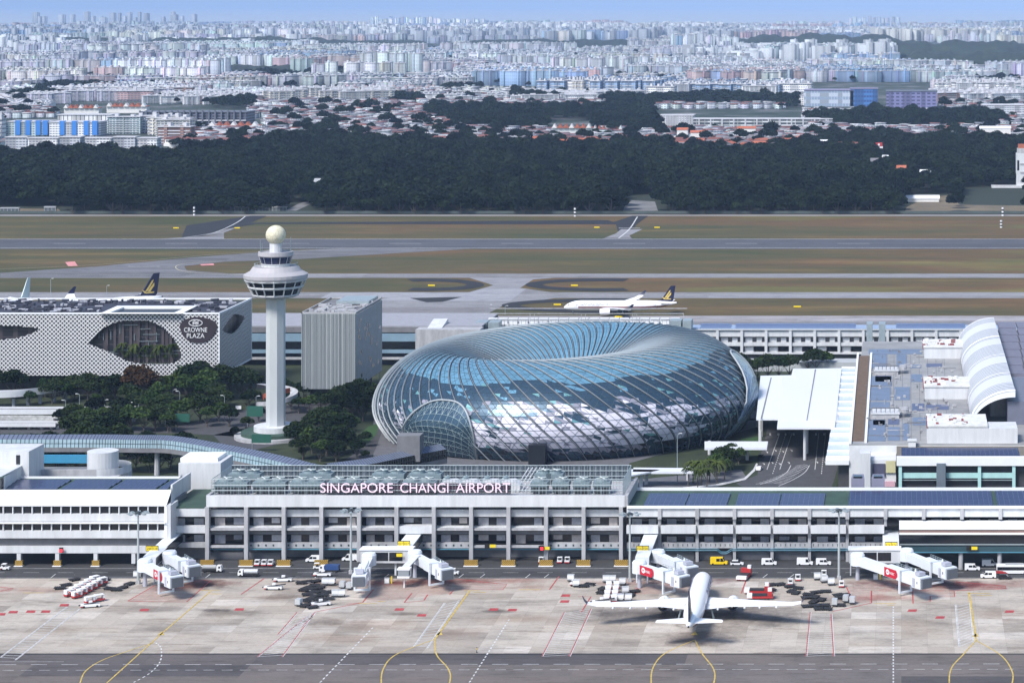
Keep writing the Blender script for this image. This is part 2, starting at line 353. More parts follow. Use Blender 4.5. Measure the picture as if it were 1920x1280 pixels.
# apron, stand and road markings in front of the terminal
W = []; Y_ = []; RD = []
W += linep([(-50, 1065.3), (1990, 1065.3)], .22)+linep([(-50, 1083), (1990, 1083)], .22)
for x0 in (30, 140): W += dashes((x0, 1077), (x0+1, 1077), 5, 6, .2)
W += dashes((-20, 1073), (1940, 1073), 5, 6, .18)
for x in (95, 385, 590, 720, 860, 900, 985, 1020, 1430, 1480, 1540, 1880): W += linep([(x, 1083), (x+9, 1076)], .25)
W += linep([(-50, 1240), (120, 1240)], .15)
W += dashes((0, 1245.5), (1900, 1244), 4.5, 4, .28)+dashes((5, 1256), (1900, 1254), 3, 2, .22)
def box_hatch(a, b2, c2, d, n, wd=.22, edge='r'):
    # a,b top left/right; c,d bottom right/left (pixels); slanted white hatching between the long edges
    A, B, Cc, D = [np.array(p, float) for p in (a, b2, c2, d)]
    for i in range(n):
        t = (i+.2)/n; u = min(1, t+.55/n*1.4)
        W.extend(linep([tuple(A+(D-A)*u), tuple(B+(Cc-B)*t)], wd))
    for p, r in ((a, d), (b2, c2)):
        (RD if edge == 'r' else W).extend(linep([p, r], .26)); W.extend(linep([(p[0]+2.2, p[1]), (r[0]+2.2, r[1])], .16))
box_hatch((575, 1155), (590, 1147), (528, 1231), (482, 1231), 20)
box_hatch((557, 1147), (592, 1147), (566, 1175), (520, 1190), 6)
box_hatch((1058, 1147), (1108, 1140), (1067, 1230), (1016, 1230), 24)
box_hatch((1519, 1147), (1558, 1150), (1563, 1230), (1511, 1230), 22)
box_hatch((125, 1137), (150, 1140), (28, 1237), (0, 1232), 22, edge='w')
box_hatch((833, 1130), (860, 1125), (800, 1215), (775, 1212), 16, edge='w')
box_hatch((1791, 1133), (1818, 1130), (1825, 1205), (1798, 1212), 15, edge='w')
for pts in ([(1084, 1118), (1108, 1118), (1090, 1147)], [(1400, 1084), (1390, 1112)], [(0, 1108), (25, 1102), (0, 1100)],
            [(240, 1126), (290, 1097), (390, 1087)], [(240, 1127), (350, 1128), (395, 1088)], [(452, 1114), (495, 1084)], [(650, 1132), (680, 1129), (700, 1105)], [(758, 1129), (772, 1112)], [(795, 1125), (802, 1114)],
            [(758, 1129), (795, 1126)], [(843, 1114), (850, 1106)], [(855, 1085), (950, 1095), (943, 1105), (850, 1105)], [(590, 1147), (660, 1133), (680, 1129)], [(1587, 1100), (1600, 1128), (1634, 1130), (1634, 1107)], [(1560, 1146), (1634, 1130)],
            [(1711, 1107), (1712, 1131), (1744, 1127), (1744, 1117)], [(1711, 1107), (1789, 1107), (1790, 1118), (1745, 1118)], [(1793, 1090), (1885, 1098), (1887, 1103), (1791, 1107)], [(1030, 1105), (1048, 1080)], [(1190, 1112), (1197, 1100)]):
    RD += linep(pts, .4)
for (x, y) in ((1, 1151), (24, 1147), (57, 1146), (85, 1146), (120, 1134), (270, 1143), (448, 1142), (748, 1142), (790, 1153), (925, 1142), (960, 1143), (1058, 1127), (1710, 1144), (1762, 1157), (1892, 1146), (1060, 1116)):
    RD.append([(G(x-9, y+2.3).x, G(x-9, y+2.3).y), (G(x+8, y+2.3).x, G(x, y+2.3).y), (G(x+10, y-2.3).x, G(x, y-2.3).y), (G(x-6, y-2.3).x, G(x, y-2.3).y)])
def hatchred(a, b2, c2, d, n):
    A, B, Cc, D = [np.array(p, float) for p in (a, b2, c2, d)]
    for i in range(n):
        t = (i+.5)/n; RD.extend(linep([tuple(A+(D-A)*t), tuple(B+(Cc-B)*t)], .17))
hatchred((1590, 1100), (1690, 1094), (1634, 1129), (1602, 1128), 14); hatchred((1690, 1094), (1790, 1100), (1790, 1118), (1640, 1107), 10)
hatchred((1790, 1090), (1885, 1098), (1887, 1104), (1790, 1107), 9); hatchred((660, 1092), (850, 1086), (843, 1112), (690, 1130), 16); hatchred((850, 1086), (948, 1094), (942, 1106), (850, 1106), 8)
hatchred((290, 1097), (392, 1086), (352, 1127), (242, 1127), 16); hatchred((1190, 1100), (1330, 1086), (1330, 1110), (1180, 1114), 10); hatchred((0, 1100), (26, 1103), (18, 1108), (0, 1111), 6)
def fork(cx, cy, rx, ry, top, m=Y_):
    m += linep(curve([(cx-rx*.9, cy+ry*1.25), (cx-rx, cy+ry*.4), (cx-rx*.93, cy-ry*.15), (cx-rx*.55, cy-ry*.62), (top[0], top[1])]), .38)
    m += linep(curve([(top[0], top[1]), (cx+rx*.62, cy-ry*.6), (cx+rx*.97, cy-ry*.1), (cx+rx, cy+ry*.35), (cx+rx*.72, cy+ry*1.25)]), .38)
fork(1839, 1260, 59, 55, (1830, 1200)); fork(779, 1260, 64, 55, (815, 1198)); fork(1280, 1258, 59, 55, (1303, 1199))
Y_ += linep(curve([(150, 1280), (160, 1258), (190, 1238), (240, 1220), (290, 1204)]), .35)+linep([(200, 1280), (300, 1190), (395, 1108)], .4)+linep([(815, 1198), (880, 1108)], .55)+linep([(1830, 1200), (1817, 1110)], .55)
W += dashes((600, 1279), (700, 1175), 1.6, 1.4, .4)+dashes((880, 1279), (955, 1160), 1.6, 1.4, .4)+dashes((1675, 1279), (1675, 1135), 1.6, 1.4, .4)
cv = curve([(290, 1203), (302, 1215), (300, 1240), (280, 1262), (248, 1280)], 8)
for i in range(0, len(cv)-1, 2): W += linep(cv[i:i+2], .35)
for (x, y, l) in ((395, 1106, 36), (405, 1113, 20), (885, 1107, 30), (900, 1110, 24), (690, 1131, 34), (715, 1127, 14), (993, 1105, 40), (1660, 1131, 40), (1670, 1134, 14), (1835, 1112, 45), (1845, 1116, 30), (62, 1111, 40)):
    Y_ += linep([(x-l/2, y), (x+l/2, y)], .5)
for (x, y) in ((824, 1188), (1829, 1191), (302, 1188), (1302, 1188)):
    a, b3, c3 = G(x-7, y+2), G(x+6, y+2), G(x+2, y-5); Y_.append([(a.x, a.y), (b3.x, b3.y), (c3.x, c3.y)])
sheet('white_apron_markings', W, .060, wm, px=False); sheet('yellow_apron_markings', Y_, .068, ym, px=False); sheet('red_apron_markings', RD, .052, rm, px=False)

# air between the camera and the city
hz = bpy.data.materials.new('haze_air'); hz.use_nodes = True; n = hz.node_tree; n.nodes.remove(n.nodes['Principled BSDF'])
pv = n.nodes.new('ShaderNodeVolumePrincipled'); pv.inputs['Color'].default_value = (.46, .655, 1.0, 1)
pv.inputs['Density'].default_value = 2.9e-5; pv.inputs['Anisotropy'].default_value = -.3
n.links.new(pv.outputs[0], n.nodes['Material Output'].inputs['Volume'])
MB().box(-65000, 65000, -400, 96000, -1.0, 240).build('haze', hz, kind='stuff')
# ---------------------------------------------------------------- the city beyond the forest
def facade(name, wall, glass, floor=3.2, bay=4.0, frac=.45, fx=.75, obj=True, tint=False, core=8.0, rough=.7):
    q = newmat(name, rough)
    src = q.n('TexCoord').outputs['Object'] if obj else q.n('NewGeometry').outputs['Position']
    s = q.n('SeparateXYZ'); q.l(src, s.inputs[0]); nn = q.n('SeparateXYZ'); q.l(q.n('NewGeometry').outputs['True Normal'], nn.inputs[0])
    h = q.math('ADD', s.outputs[0], s.outputs[1])
    a = q.math('LESS_THAN', q.math('FRACT', q.math('DIVIDE', s.outputs[2], floor)), frac)
    b = q.math('LESS_THAN', q.math('FRACT', q.math('DIVIDE', h, bay)), fx)
    side = q.math('LESS_THAN', q.math('ABSOLUTE', nn.outputs[2]), .5)
    f = q.math('MULTIPLY', q.math('MULTIPLY', a, b), side)
    wn = q.n('TexWhiteNoise', noise_dimensions='2D'); cv_ = q.n('CombineXYZ'); q.l(q.math('FLOOR', q.math('DIVIDE', h, core)), cv_.inputs[0])
    q.l(cv_.outputs[0], wn.inputs['Vector'])
    if tint:
        at = q.n('VertexColor', layer_name='Col'); base = at.outputs['Color']
    else: base = wall
    k = q.math('MULTIPLY_ADD', q.math('GREATER_THAN', wn.outputs['Value'], .42), .42, .62)
    sc_ = q.n('VectorMath', operation='SCALE')
    if tint: q.l(base, sc_.inputs[0])
    else: sc_.inputs[0].default_value = base
    q.l(k, sc_.inputs['Scale'])
    col = q.mix(side, base, sc_.outputs[0])
    q.l(q.mix(f, col, glass), q.b.inputs['Base Color']); return q.m
WALLS = dict(white=(.80, .80, .80), cream=(.66, .62, .54), grey=(.52, .54, .57), pink=(.56, .38, .36), blue=(.28, .40, .58), brown=(.30, .17, .13), lilac=(.56, .54, .64), mint=(.52, .62, .60))
FM = {k: facade('facade_'+k, v, (.10, .12, .17), frac=.38, fx=.72) for k, v in WALLS.items()}
roofm = mat('flat_roof', (.50, .50, .52), .8, var=.2, scale=.1, obj=True)
tile = mat('clay_tile', (.38, .115, .06), .8, var=.25, scale=.3, obj=True)
tile2 = mat('rust_tile', (.16, .06, .05), .8, var=.25, scale=.3, obj=True)
tile3 = mat('grey_tile', (.16, .15, .16), .8, var=.25, scale=.3, obj=True)
plaster = mat('white_plaster', (.70, .69, .66), .8, var=.06, scale=.3, obj=True)
darkwin = mat('dark_window', (.02, .025, .035), .25, var=0)
def block_proto(wl, w_, d_, h_, style):
    t = thing('apartment_block', 'x', 'apartment block')
    b = MB(); b.box(-w_/2, w_/2, -d_/2, d_/2, 0, h_)
    n = max(2, int(w_/14))
    if style == 0:
        for i in range(n):
            x = -w_/2+(i+.5)*w_/n; b.box(x-2, x+2, -d_/2-1.6, -d_/2+1, 0, h_+1.5)
    elif style == 1:
        for i in range(n+1):
            x = -w_/2+i*w_/n; b.box(x-.6, x+.6, -d_/2-1.2, -d_/2+.5, 0, h_-.5)
    else:
        b.box(-w_/2+3, w_/2-3, -d_/2-1.2, -d_/2+.3, 3, h_-3)
    b.build('wall', FM[wl], t)
    r = MB(); r.box(-w_/2-.8, w_/2+.8, -d_/2-2.0, d_/2+.8, h_+.01, h_+1.0)
    for i in range(n):
        x = -w_/2+(i+.5)*w_/n+random.uniform(-2, 2); r.box(x-2.2, x+2.2, -d_/4, d_/3, h_+1.0, h_+random.uniform(3.2, 5))
    r.build('roof', roofm, t)
    bal = MB()
    for fl in range(1, int(h_/3.2)):
        bal.box(-w_/2+1, w_/2-1, -d_/2-1.0-.01*style, -d_/2-.002, fl*3.2-.55, fl*3.2+.1)
    bal.build('balcony', [mat('balcony_white', (.68, .69, .70), .7, var=0)], t)
    freeze(t); t['_d'] = (w_, h_); return t
def stamp(o): return o
random.seed(11)
protos = []
for (wl, w_, d_, h_, st_) in (('white', 42, 14, 22, 0), ('cream', 36, 14, 26, 1), ('grey', 50, 15, 19, 2), ('white', 30, 16, 32, 1), ('lilac', 46, 14, 25, 0), ('pink', 44, 14, 18, 2),
                              ('mint', 38, 14, 24, 1), ('brown', 40, 14, 20, 0), ('blue', 34, 15, 22, 1), ('cream', 56, 13, 16, 0), ('white', 60, 13, 17, 2), ('grey', 26, 18, 36, 1)):
    protos.append((block_proto(wl, w_, d_, h_, st_), wl, w_, h_))
HOUSE = []
def house_proto(tm, w_, d_, h_):
    t = thing('house', 'x', 'house'); b = MB(); b.box(-w_/2, w_/2, -d_/2, d_/2, 0, h_); b.box(-w_/2-.002, w_/4, -d_/2-2, -d_/2+1, 0, 3.2); b.build('wall', plaster, t)
    r = MB(); e = .7; rh = w_*.24
    r.extrude([(-w_/2-e, h_-.2), (w_/2+e, h_-.2), (w_/2+e, h_), (0, h_+rh), (-w_/2-e, h_)], 'y', -d_/2-e, d_/2+e) if w_ < d_*1.05 else r.extrude([(-d_/2-e, h_-.2), (d_/2+e, h_-.2), (d_/2+e, h_), (0, h_+d_*.28), (-d_/2-e, h_)], 'x', -w_/2-e, w_/2+e)
    r.build('roof', tm, t)
    for zz in (1.0, 4.4):
        if zz+1.6 < h_: MB().box(-w_/2+1.2 if zz > 2 else w_/4+.6, w_/2-1.2, -d_/2-.06, -d_/2+.3, zz, zz+1.5).build('window', darkwin, t)
    freeze(t); return t
for tm, nm in ((tile, 'orange tiled'), (tile2, 'dark red tiled'), (tile3, 'grey tiled')):
    for (a, b2, c) in ((13, 11, 7), (10, 14, 7.5)): HOUSE.append((house_proto(tm, a, b2, c), nm))
TREEZ = []                                          # pixel boxes of wooded ground: (x0, x1, y_ground_low, y_ground_high)
def wooded(x, y):
    # y = pixel row of the ground point; true where the photo shows trees instead of town
    if y > 300: return True
    top = np.interp(x, [0, 60, 160, 215, 290, 330, 480, 560, 640, 740, 820, 960, 1060, 1160, 1230, 1300, 1380, 1440, 1500, 1620, 1700, 1760, 1850, 1920], [322, 318, 324, 324, 314, 300, 280, 267, 272, 280, 282, 287, 291, 285, 282, 290, 293, 297, 281, 270, 272, 268, 272, 274])
    if y > top: return True
    if 800 < x < 1240 and 208 < y < np.interp(x, [800, 860, 950, 1050, 1180, 1240], [218, 242, 250, 246, 250, 256]): return True
    for (cx, cy, rx, ry) in ((640, 143, 70, 9), (540, 150, 50, 6), (1590, 92, 230, 16), (1850, 115, 190, 24), (1780, 100, 220, 16), (80, 86, 170, 10), (400, 90, 240, 10), (700, 90, 190, 9), (1010, 87, 240, 8), (1330, 86, 100, 7), (430, 142, 130, 6), (1010, 146, 110, 6), (140, 170, 90, 6), (1350, 192, 130, 8), (1490, 196, 60, 6), (60, 185, 50, 6), (1880, 160, 60, 7), (440, 200, 40, 6), (1600, 205, 140, 5), (1700, 232, 190, 12), (1330, 212, 70, 7), (1190, 196, 60, 8), (1420, 175, 30, 5), (270, 170, 40, 4), (860, 170, 40, 4), (1100, 150, 50, 3), (330, 120, 40, 3), (980, 120, 50, 3), (1250, 130, 45, 4), (760, 190, 40, 5), (1640, 150, 50, 4), (1780, 145, 60, 4), (150, 150, 50, 4), (1000, 190, 40, 4)):
        if ((x-cx)/rx)**2+((y-cy)/ry)**2 < 1: return True
    return False
HERO = [(0, 215, 222, 262), (8, 320, 252, 306), (255, 470, 205, 246), (1030, 1115, 226, 262), (1228, 1510, 205, 248), (1495, 1765, 155, 212), (430, 500, 222, 246), (105, 280, 190, 232)]
def hero(x, y): return any(a < x < b2 and c < y < d for a, b2, c, d in HERO)
random.seed(5)
cand = []
def est(g):
    # one estate per patch of town: its street angle, block type, height and colour
    cx_, cy_ = int(g.x//(230 if g.y < 7000 else 420)), int(g.y//(300 if g.y < 7000 else 650)); r = random.Random(cx_*7919+cy_*104729+17)
    k = r.random(); ty = 'park' if k < .10 else ('slab' if k < .5 else ('tower' if k < .68 else ('low' if k < .9 else 'hall')))
    return ty, r.choice((-.25, 0, 0, 0, .2, .5)), r.random(), r.choice(('white', 'white', 'white', 'grey', 'grey', 'cream', 'lilac', 'white', 'blue', 'pink', 'mint', 'brown' if g.y < 5500 else 'grey')), (cx_, cy_)
y = 306.0
while y > 50:
    Y = FO*CH/(y-YH); s = FO/Y
    dep_ = 20 if y > 205 else (34 if y > 130 else 52); step = max(1.5, dep_*(y-YH)**2/(FO*CH))
    x = -30+random.uniform(0, 20)
    while x < 1950:
        low = (y > 208) or (y > 180 and 560 < x < 1000 and random.random() < .75) or (y > 195 and x > 480)
        if y > 240 and x < 330: low = random.random() < .4
        ty, ea, er, ec, eid = est(G(x, y))
        if low: w_ = 13
        elif ty == 'park' and y > 70:
            x += 20*s; continue
        elif ty == 'slab': w_ = random.choice((44, 56, 66))
        elif ty == 'tower': w_ = random.choice((20, 24, 28))
        elif ty == 'hall': w_ = random.choice((60, 90))
        else: w_ = random.choice((22, 28, 36))
        jx, jy = x+random.uniform(-.05, .05)*w_*s, y+random.uniform(-.12, .12)*step
        if not wooded(jx, jy) and not hero(jx, jy) and random.random() < (.97 if y < 205 else .93): cand.append((jy, jx, low, w_, ty, ea, er, ec))
        x += (w_*(1.04 if ty in ('slab', 'hall') else 1.35))*s+(2*s)
    y -= step
cand.sort(reverse=True)
def zone_h(x, y):
    if y < 100: return random.uniform(1.2, 1.6)
    if 85 < y < 152 and x < 790: return 1.5
    return 1.0
nb = nh = 0; V = []; Fc = []; Cc = []; used = set(); rows = {}
RNK = ['lowest', 'second', 'third', 'fourth']
def boxes_np(x, y, z, w_, d_, h_, a, col, out):
    c, s_ = cos(a), sin(a); out.append((x, y, z, w_, d_, h_, c, s_, col))
OUT = []
def wallcol(x, y):
    r = random.random()
    if y > 150 and x < 520 and r < .35: return random.choice(('brown', 'pink', 'pink'))
    if 880 < x < 1060 and 110 < y < 150 and r < .3: return 'pink'
    if r < .42: return 'white'
    if r < .62: return 'grey'
    return random.choice(('cream', 'lilac', 'mint', 'blue', 'grey', 'pink', 'white', 'cream'))
for (py, px, low, w_, ty, ea, er, ec) in cand:
    g = G(px, py)
    HT_ = {'slab': 20+14*er, 'tower': 30+22*er, 'hall': 9+5*er, 'low': 10+8*er, 'park': 20}[ty]*(.8 if py > 165 else 1.0)
    sidew = 'left' if px < 640 else ('middle' if px < 1280 else 'right')
    if low and nh < 290:
        i = random.choice((0, 1, 2, 3, 4, 5, 4, 5, 2))
        if 630 < px < 860 or 1000 < px < 1180: i = random.choice((0, 1, 0, 1, 2, 3))
        o, nm = HOUSE[i]; sc = random.uniform(.9, 1.35)
        lab = '%s roofed white house, %s from the left edge of the photo at height %d of the town behind the wood' % (nm, ORD(1+sum(1 for q_ in cand if q_[2] and q_[1] < px and abs(q_[0]-py) < 4)), int(round(py)))
        lab = '%s house, %s in its row, %s town row behind the wood' % (nm, ORD(1+sum(1 for q_ in cand if q_[2] and q_[1] < px and int(q_[0]/5) == int(py/5))), ORD(62-int(py/5)))
        if i not in used: used.add(i); o.location = g; o.rotation_euler = (0, 0, random.uniform(-.5, .5)); o['label'] = lab; o['group'] = 'houses behind the wood'; o.scale = (sc,)*3
        else: dup(o, g, random.uniform(-.6, .6), lab, 'houses behind the wood', sc)
        nh += 1; continue
    if not low and nb < 250:
        wl = ec if random.random() < .75 else wallcol(px, py); cs = [k for k, p in enumerate(protos) if p[1] == wl]; k = random.choice(cs)
        o, wl, pw, ph = protos[k]; zs = zone_h(px, py)
        lab = '%s apartment block, %s from the left in the %s row of flats behind the wood' % (wl, ORD(1+sum(1 for q_ in cand if not q_[2] and q_[1] < px and int(q_[0]/6) == int(py/6))), ORD(52-int(py/6)))
        sc = (w_/pw, 1, HT_/ph)
        if 100+k not in used: used.add(100+k); o.location = g; o.scale = sc; o.rotation_euler = (0, 0, random.uniform(-.25, .25)); o['label'] = lab; o['group'] = 'apartment blocks behind the wood'
        else: dup(o, g, ea, lab, 'apartment blocks behind the wood', sc)
        nb += 1; continue
    zs = zone_h(px, py)
    if low: h_ = random.uniform(7, 10); d_ = 12; wl = 'white'
    else: h_ = HT_*zs*random.uniform(.94, 1.05); d_ = 14 if ty != 'hall' else 34; wl = ec if random.random() < .85 else wallcol(px, py)
    a = ea if not low else random.uniform(-.5, .5); kk = random.uniform(.72, 1.02)*(.55+.4*er); c = [v*kk*random.uniform(.93, 1.07) for v in WALLS[wl]]; c[0] *= .88; c[1] *= .95
    OUT.append((g.x, g.y, 0, w_, d_, h_, cos(a), sin(a), c))
    rc = (.55, .55, .57) if not low else random.choice(((.24, .09, .07), (.18, .07, .06), (.45, .45, .46), (.3, .3, .32), (.55, .55, .56)))
    OUT.append((g.x, g.y, h_, w_+1.5, d_+1.5, 1.1, cos(a), sin(a), rc))
    if not low:
        for k in range(max(1, int(w_/16))):
            u = -w_/2+(k+.5)*16
            OUT.append((g.x+u*cos(a), g.y+u*sin(a), h_+1.1, 5, 7, random.uniform(2, 4), cos(a), sin(a), c))
            if random.random() < .7: OUT.append((g.x+u*cos(a)+(d_/2)*sin(a), g.y+u*sin(a)-(d_/2)*cos(a), 0, random.uniform(3, 6), 3.5, h_+.8, cos(a), sin(a), [v*random.uniform(.8, 1.15) for v in c]))
# the skyline towns far behind
random.seed(23)
for (xa, xb, y0, y1, n, h0, h1, cl) in ((0, 520, 62, 74, 190, 35, 60, 'grey'), (60, 420, 47, 50, 22, 60, 110, 'grey'), (520, 930, 60, 74, 220, 30, 60, 'white'), (930, 1360, 58, 64, 230, 48, 62, 'white'), (760, 1400, 70, 78, 240, 38, 62, 'grey'),
                                     (1370, 1930, 64, 74, 260, 30, 50, 'white'), (1640, 1930, 76, 79, 110, 48, 62, 'cream'), (1380, 1660, 64, 70, 60, 25, 38, 'white'), (0, 600, 86, 100, 60, 35, 55, 'white'), (1290, 1490, 100, 118, 60, 30, 42, 'white'), (1480, 1670, 115, 128, 44, 45, 70, 'white')):
    for i in range(n):
        px = random.uniform(xa, xb); py = random.uniform(y0, y1)
        g = G(px, py); w_ = random.uniform(22, 60); h_ = random.uniform(h0, h1); kk = random.uniform(.45, .85); c = [v*kk*f_ for v, f_ in zip(WALLS[cl], (.88, .95, 1.0))]
        OUT.append((g.x, g.y, 0, w_, 18, h_, 1, 0, c)); OUT.append((g.x+w_*.2, g.y-6, 0, w_*.2, 14, h_+3, 1, 0, [v*.8 for v in c]))
A = np.array([o[:8] for o in OUT], dtype=np.float64); COL = np.array([o[8] for o in OUT], dtype=np.float32)
N = len(A); u = np.array([(-.5, -.5, 0), (.5, -.5, 0), (.5, .5, 0), (-.5, .5, 0), (-.5, -.5, 1), (.5, -.5, 1), (.5, .5, 1), (-.5, .5, 1)])
L = u[None]*A[:, None, 3:6]; c, s_ = A[:, None, 6], A[:, None, 7]
VX = A[:, None, 0]+L[..., 0]*c-L[..., 1]*s_; VY = A[:, None, 1]+L[..., 0]*s_+L[..., 1]*c; VZ = A[:, None, 2]+L[..., 2]
vv = np.stack([VX, VY, VZ], -1).reshape(-1, 3)
fq = np.array([(4, 5, 6, 7), (0, 1, 5, 4), (1, 2, 6, 5), (2, 3, 7, 6), (3, 0, 4, 7)])
ff = (fq[None]+(np.arange(N)*8)[:, None, None]).reshape(-1, 4)
def npmesh(name, vv, ff, colf=None):
    me = bpy.data.meshes.new(name); me.vertices.add(len(vv)); me.vertices.foreach_set('co', vv.astype(np.float32).ravel())
    k = ff.shape[1]; me.loops.add(len(ff)*k); me.loops.foreach_set('vertex_index', ff.astype(np.int32).ravel())
    me.polygons.add(len(ff)); me.polygons.foreach_set('loop_start', np.arange(0, len(ff)*k, k, dtype=np.int32))
    if colf is not None:
        at = me.color_attributes.new('Col', 'FLOAT_COLOR', 'CORNER'); at.data.foreach_set('color', np.repeat(np.concatenate([colf, np.ones((len(colf), 1), np.float32)], 1), k, axis=0).astype(np.float32).ravel())
    me.update(calc_edges=True); me.validate(); return me
me = npmesh('distant_town', vv, ff, np.repeat(COL, 5, axis=0)); me.materials.append(facade('town_facade', (1, 1, 1), (.12, .14, .19), frac=.36, fx=.7, obj=False, tint=True))
o = bpy.data.objects.new('distant_town', me); C.objects.link(o)
tag(o, kind='stuff', label='countless pale blocks of the far town fading into blue haze')
print('houses', nh, 'blocks', nb, 'town boxes', N)

# wooded hills between the estates
def hillmat():
    q = newmat('wooded_hill', .95); pos = q.n('NewGeometry').outputs['Position']
    f = q.noise(pos, .02, 7, .75); q.l(q.ramp(f, [(.35, (.008, .014, .010)), (.55, (.018, .030, .018)), (.7, (.035, .05, .028))]), q.b.inputs['Base Color']); return q.m
hm = hillmat()
b = MB()
from mathutils import noise as mn
def mound(px0, px1, ytop, ybase, seed, jag=.5):
    Yb = FO*CH/(ybase-YH); x0, x1 = Xat(px0, Yb), Xat(px1, Yb); hh = CH-(ytop-YH)*Yb/FO; hh = max(hh, 12)
    nx = max(24, int((px1-px0)/4)); dep = 260; ny = 7; k = len(b.v)
    for j in range(ny+1):
        for i in range(nx+1):
            tx_, ty = i/nx, j/ny; e = min(1, (sin(pi*tx_)*1.9))**.7; r = sin(min(1, ty*2.2)*pi/2)
            nz = mn.noise(Vector((i*.35+seed, j*.6, seed)))*.28*jag+mn.noise(Vector((i*.09+seed, j*.2, 3)))*.3
            z = hh*e*r*(.85+nz); b.v.append((x0+(x1-x0)*tx_, Yb+dep*ty, max(z, -.5) if r > .01 else -.5))
    for j in range(ny):
        for i in range(nx): p = k+j*(nx+1)+i; b.f.append((p, p+1, p+nx+2, p+nx+1)); b.m.append(0)
for a in ((1360, 1720, 64, 94, 1), (1560, 1980, 76, 112, 2), (1660, 2000, 97, 132, 3), (-40, 260, 70, 90, 4), (200, 640, 70, 94, 5), (560, 800, 76, 94, 6), (800, 1260, 75, 90, 7), (1240, 1420, 74, 88, 17), (300, 560, 126, 142, 18), (900, 1120, 132, 146, 19), (60, 220, 158, 172, 20), (565, 725, 134, 152, 8)):
    mound(*a)
b.build('hills', hm, kind='structure', smooth=True)

# the few landmark buildings that stand out of the town
def bldg(name, label, cat, px0, px1, ytop, ybase, depth, wall, roof=None, roofh=1.0, extra=None, ov=1.0):
    Y = FO*CH/(ybase-YH); x0, x1 = Xat(px0, Y), Xat(px1, Y); h_ = CH-(ytop-YH)*Y/FO
    t = thing(name, label, cat, ((x0+x1)/2, Y, 0)); b = MB().box(-(x1-x0)/2, (x1-x0)/2, 0, depth, 0, h_)
    b.build('wall', wall, t); MB().box(-(x1-x0)/2-ov, (x1-x0)/2+ov, -ov, depth+ov, h_+.01, h_+roofh).build('roof', roof or roofm, t)
    if extra: extra(t, (x1-x0)/2, depth, h_)
    return t
bluem = mat('cobalt_panel', (.05, .22, .62), .5, var=.05, obj=True)
def blue_fins(t, hw, d, h_):
    for k, u_ in enumerate((-.55, -.05, .45, .8)):
        MB().box(hw*u_, hw*u_+7, -1.5, 5, 2, h_+2.2).build('blue_panel', bluem, t)
bldg('office_block', 'white and blue banded office block with cobalt end panels left of the town', 'office block', 12, 88, 229, 256, 40, FM['mint'], extra=blue_fins)
bldg('office_block', 'second white and blue office block, right of its twin', 'office block', 92, 182, 230, 256, 40, FM['white'], extra=blue_fins)
bldg('office_block', 'white ribbed hall with dark vertical slots behind the blue office blocks', 'office block', 108, 208, 216, 247, 30, facade('facade_ribbed', (.74, .74, .74), (.03, .03, .04), floor=40, frac=.95, bay=6, fx=.16), )
for k, (a, e) in enumerate(((10, 52), (52, 110), (112, 152), (154, 210), (213, 255), (258, 296))):
    bldg('apartment_block', '%s white slab block in the front row at the left of the wood' % ['first', 'second', 'third', 'fourth', 'fifth', 'sixth'][k], 'apartment block', a, e-2, 258+(k % 2)*2, 292+(k % 3)*5, 16, FM['white'] if k % 2 else FM['grey'])
gs = mat('weathered_concrete', (.12, .13, .16), .8, var=.2, scale=.2, obj=True)
def frame_extra(t, hw, d, h_):
    n = 17
    for k in range(n): MB().box(-hw+k*2*hw/n, -hw+k*2*hw/n+2.0, -3.5, -1.5, 0, h_+3).build('pier', gs, t)
    MB().box(-hw, hw, -3, 0, h_*.45, h_*.52).build('walkway', roofm, t)
bldg('school_building', 'long dark concrete school building with deep piers left of the wood', 'school', 262, 462, 211, 240, 45, facade('facade_dark', (.13, .14, .19), (.02, .02, .03), floor=4, bay=7, frac=.5), roof=gs, extra=frame_extra)
rd_ = tile
def gables(t, hw, d, h_):
    n = 7
    for k in range(n):
        x = -hw+k*2*hw/n; MB().extrude([(x, h_), (x+2*hw/n*.9, h_), (x+hw/n*.9, h_+6)], 'y', -3, 8).build('gable', plaster if k % 3 == 0 else tile, t)
for (a, e, yt, yb, w1) in ((392, 485, 236, 248, 'white stepped terrace with red gables beside the dark school'), (1035, 1110, 240, 256, 'white terrace under bright orange gables at the edge of the wood'),
                           (1112, 1168, 243, 254, 'low white terrace with orange gables right of the bright gabled one'), (120, 185, 203, 214, 'white hall with red gabled roof above the blue office blocks'), (200, 275, 200, 212, 'pale hall with red gabled roof right of the similar hall')):
    bldg('terrace', w1, 'terrace', a, e, yt, yb, 14, plaster, roof=rd_, extra=gables)
def pilot(t, hw, d, h_):
    for k in range(12): MB().box(-hw+(k+.5)*2*hw/12-1, -hw+(k+.5)*2*hw/12+1, -1.2, -.02, 0, h_).build('pier', roofm, t)
bldg('school_building', 'long white two-storey school behind the trees right of centre', 'school', 1238, 1300, 217, 236, 30, FM['white'], extra=pilot)
bldg('school_building', 'low white open-deck school wing with long eaves right of centre', 'school', 1300, 1560, 224, 240, 30, facade('facade_deck', (.6, .62, .62), (.05, .06, .07), floor=5, frac=.6, bay=12, fx=.93), extra=pilot)
bldg('school_building', 'low dark-roofed school wing right of the open-deck wing', 'school', 1565, 1780, 222, 238, 30, FM['grey'], roof=gs, extra=pilot)
bldg('depot', 'grey flat glassy depot left of the blue glass building', 'depot', 1508, 1600, 170, 200, 60, facade('facade_glassy', (.45, .50, .58), (.25, .32, .42), floor=12, bay=5, fx=.85), roof=mat('violet_roof', (.22, .20, .30), .7, var=.1, obj=True))
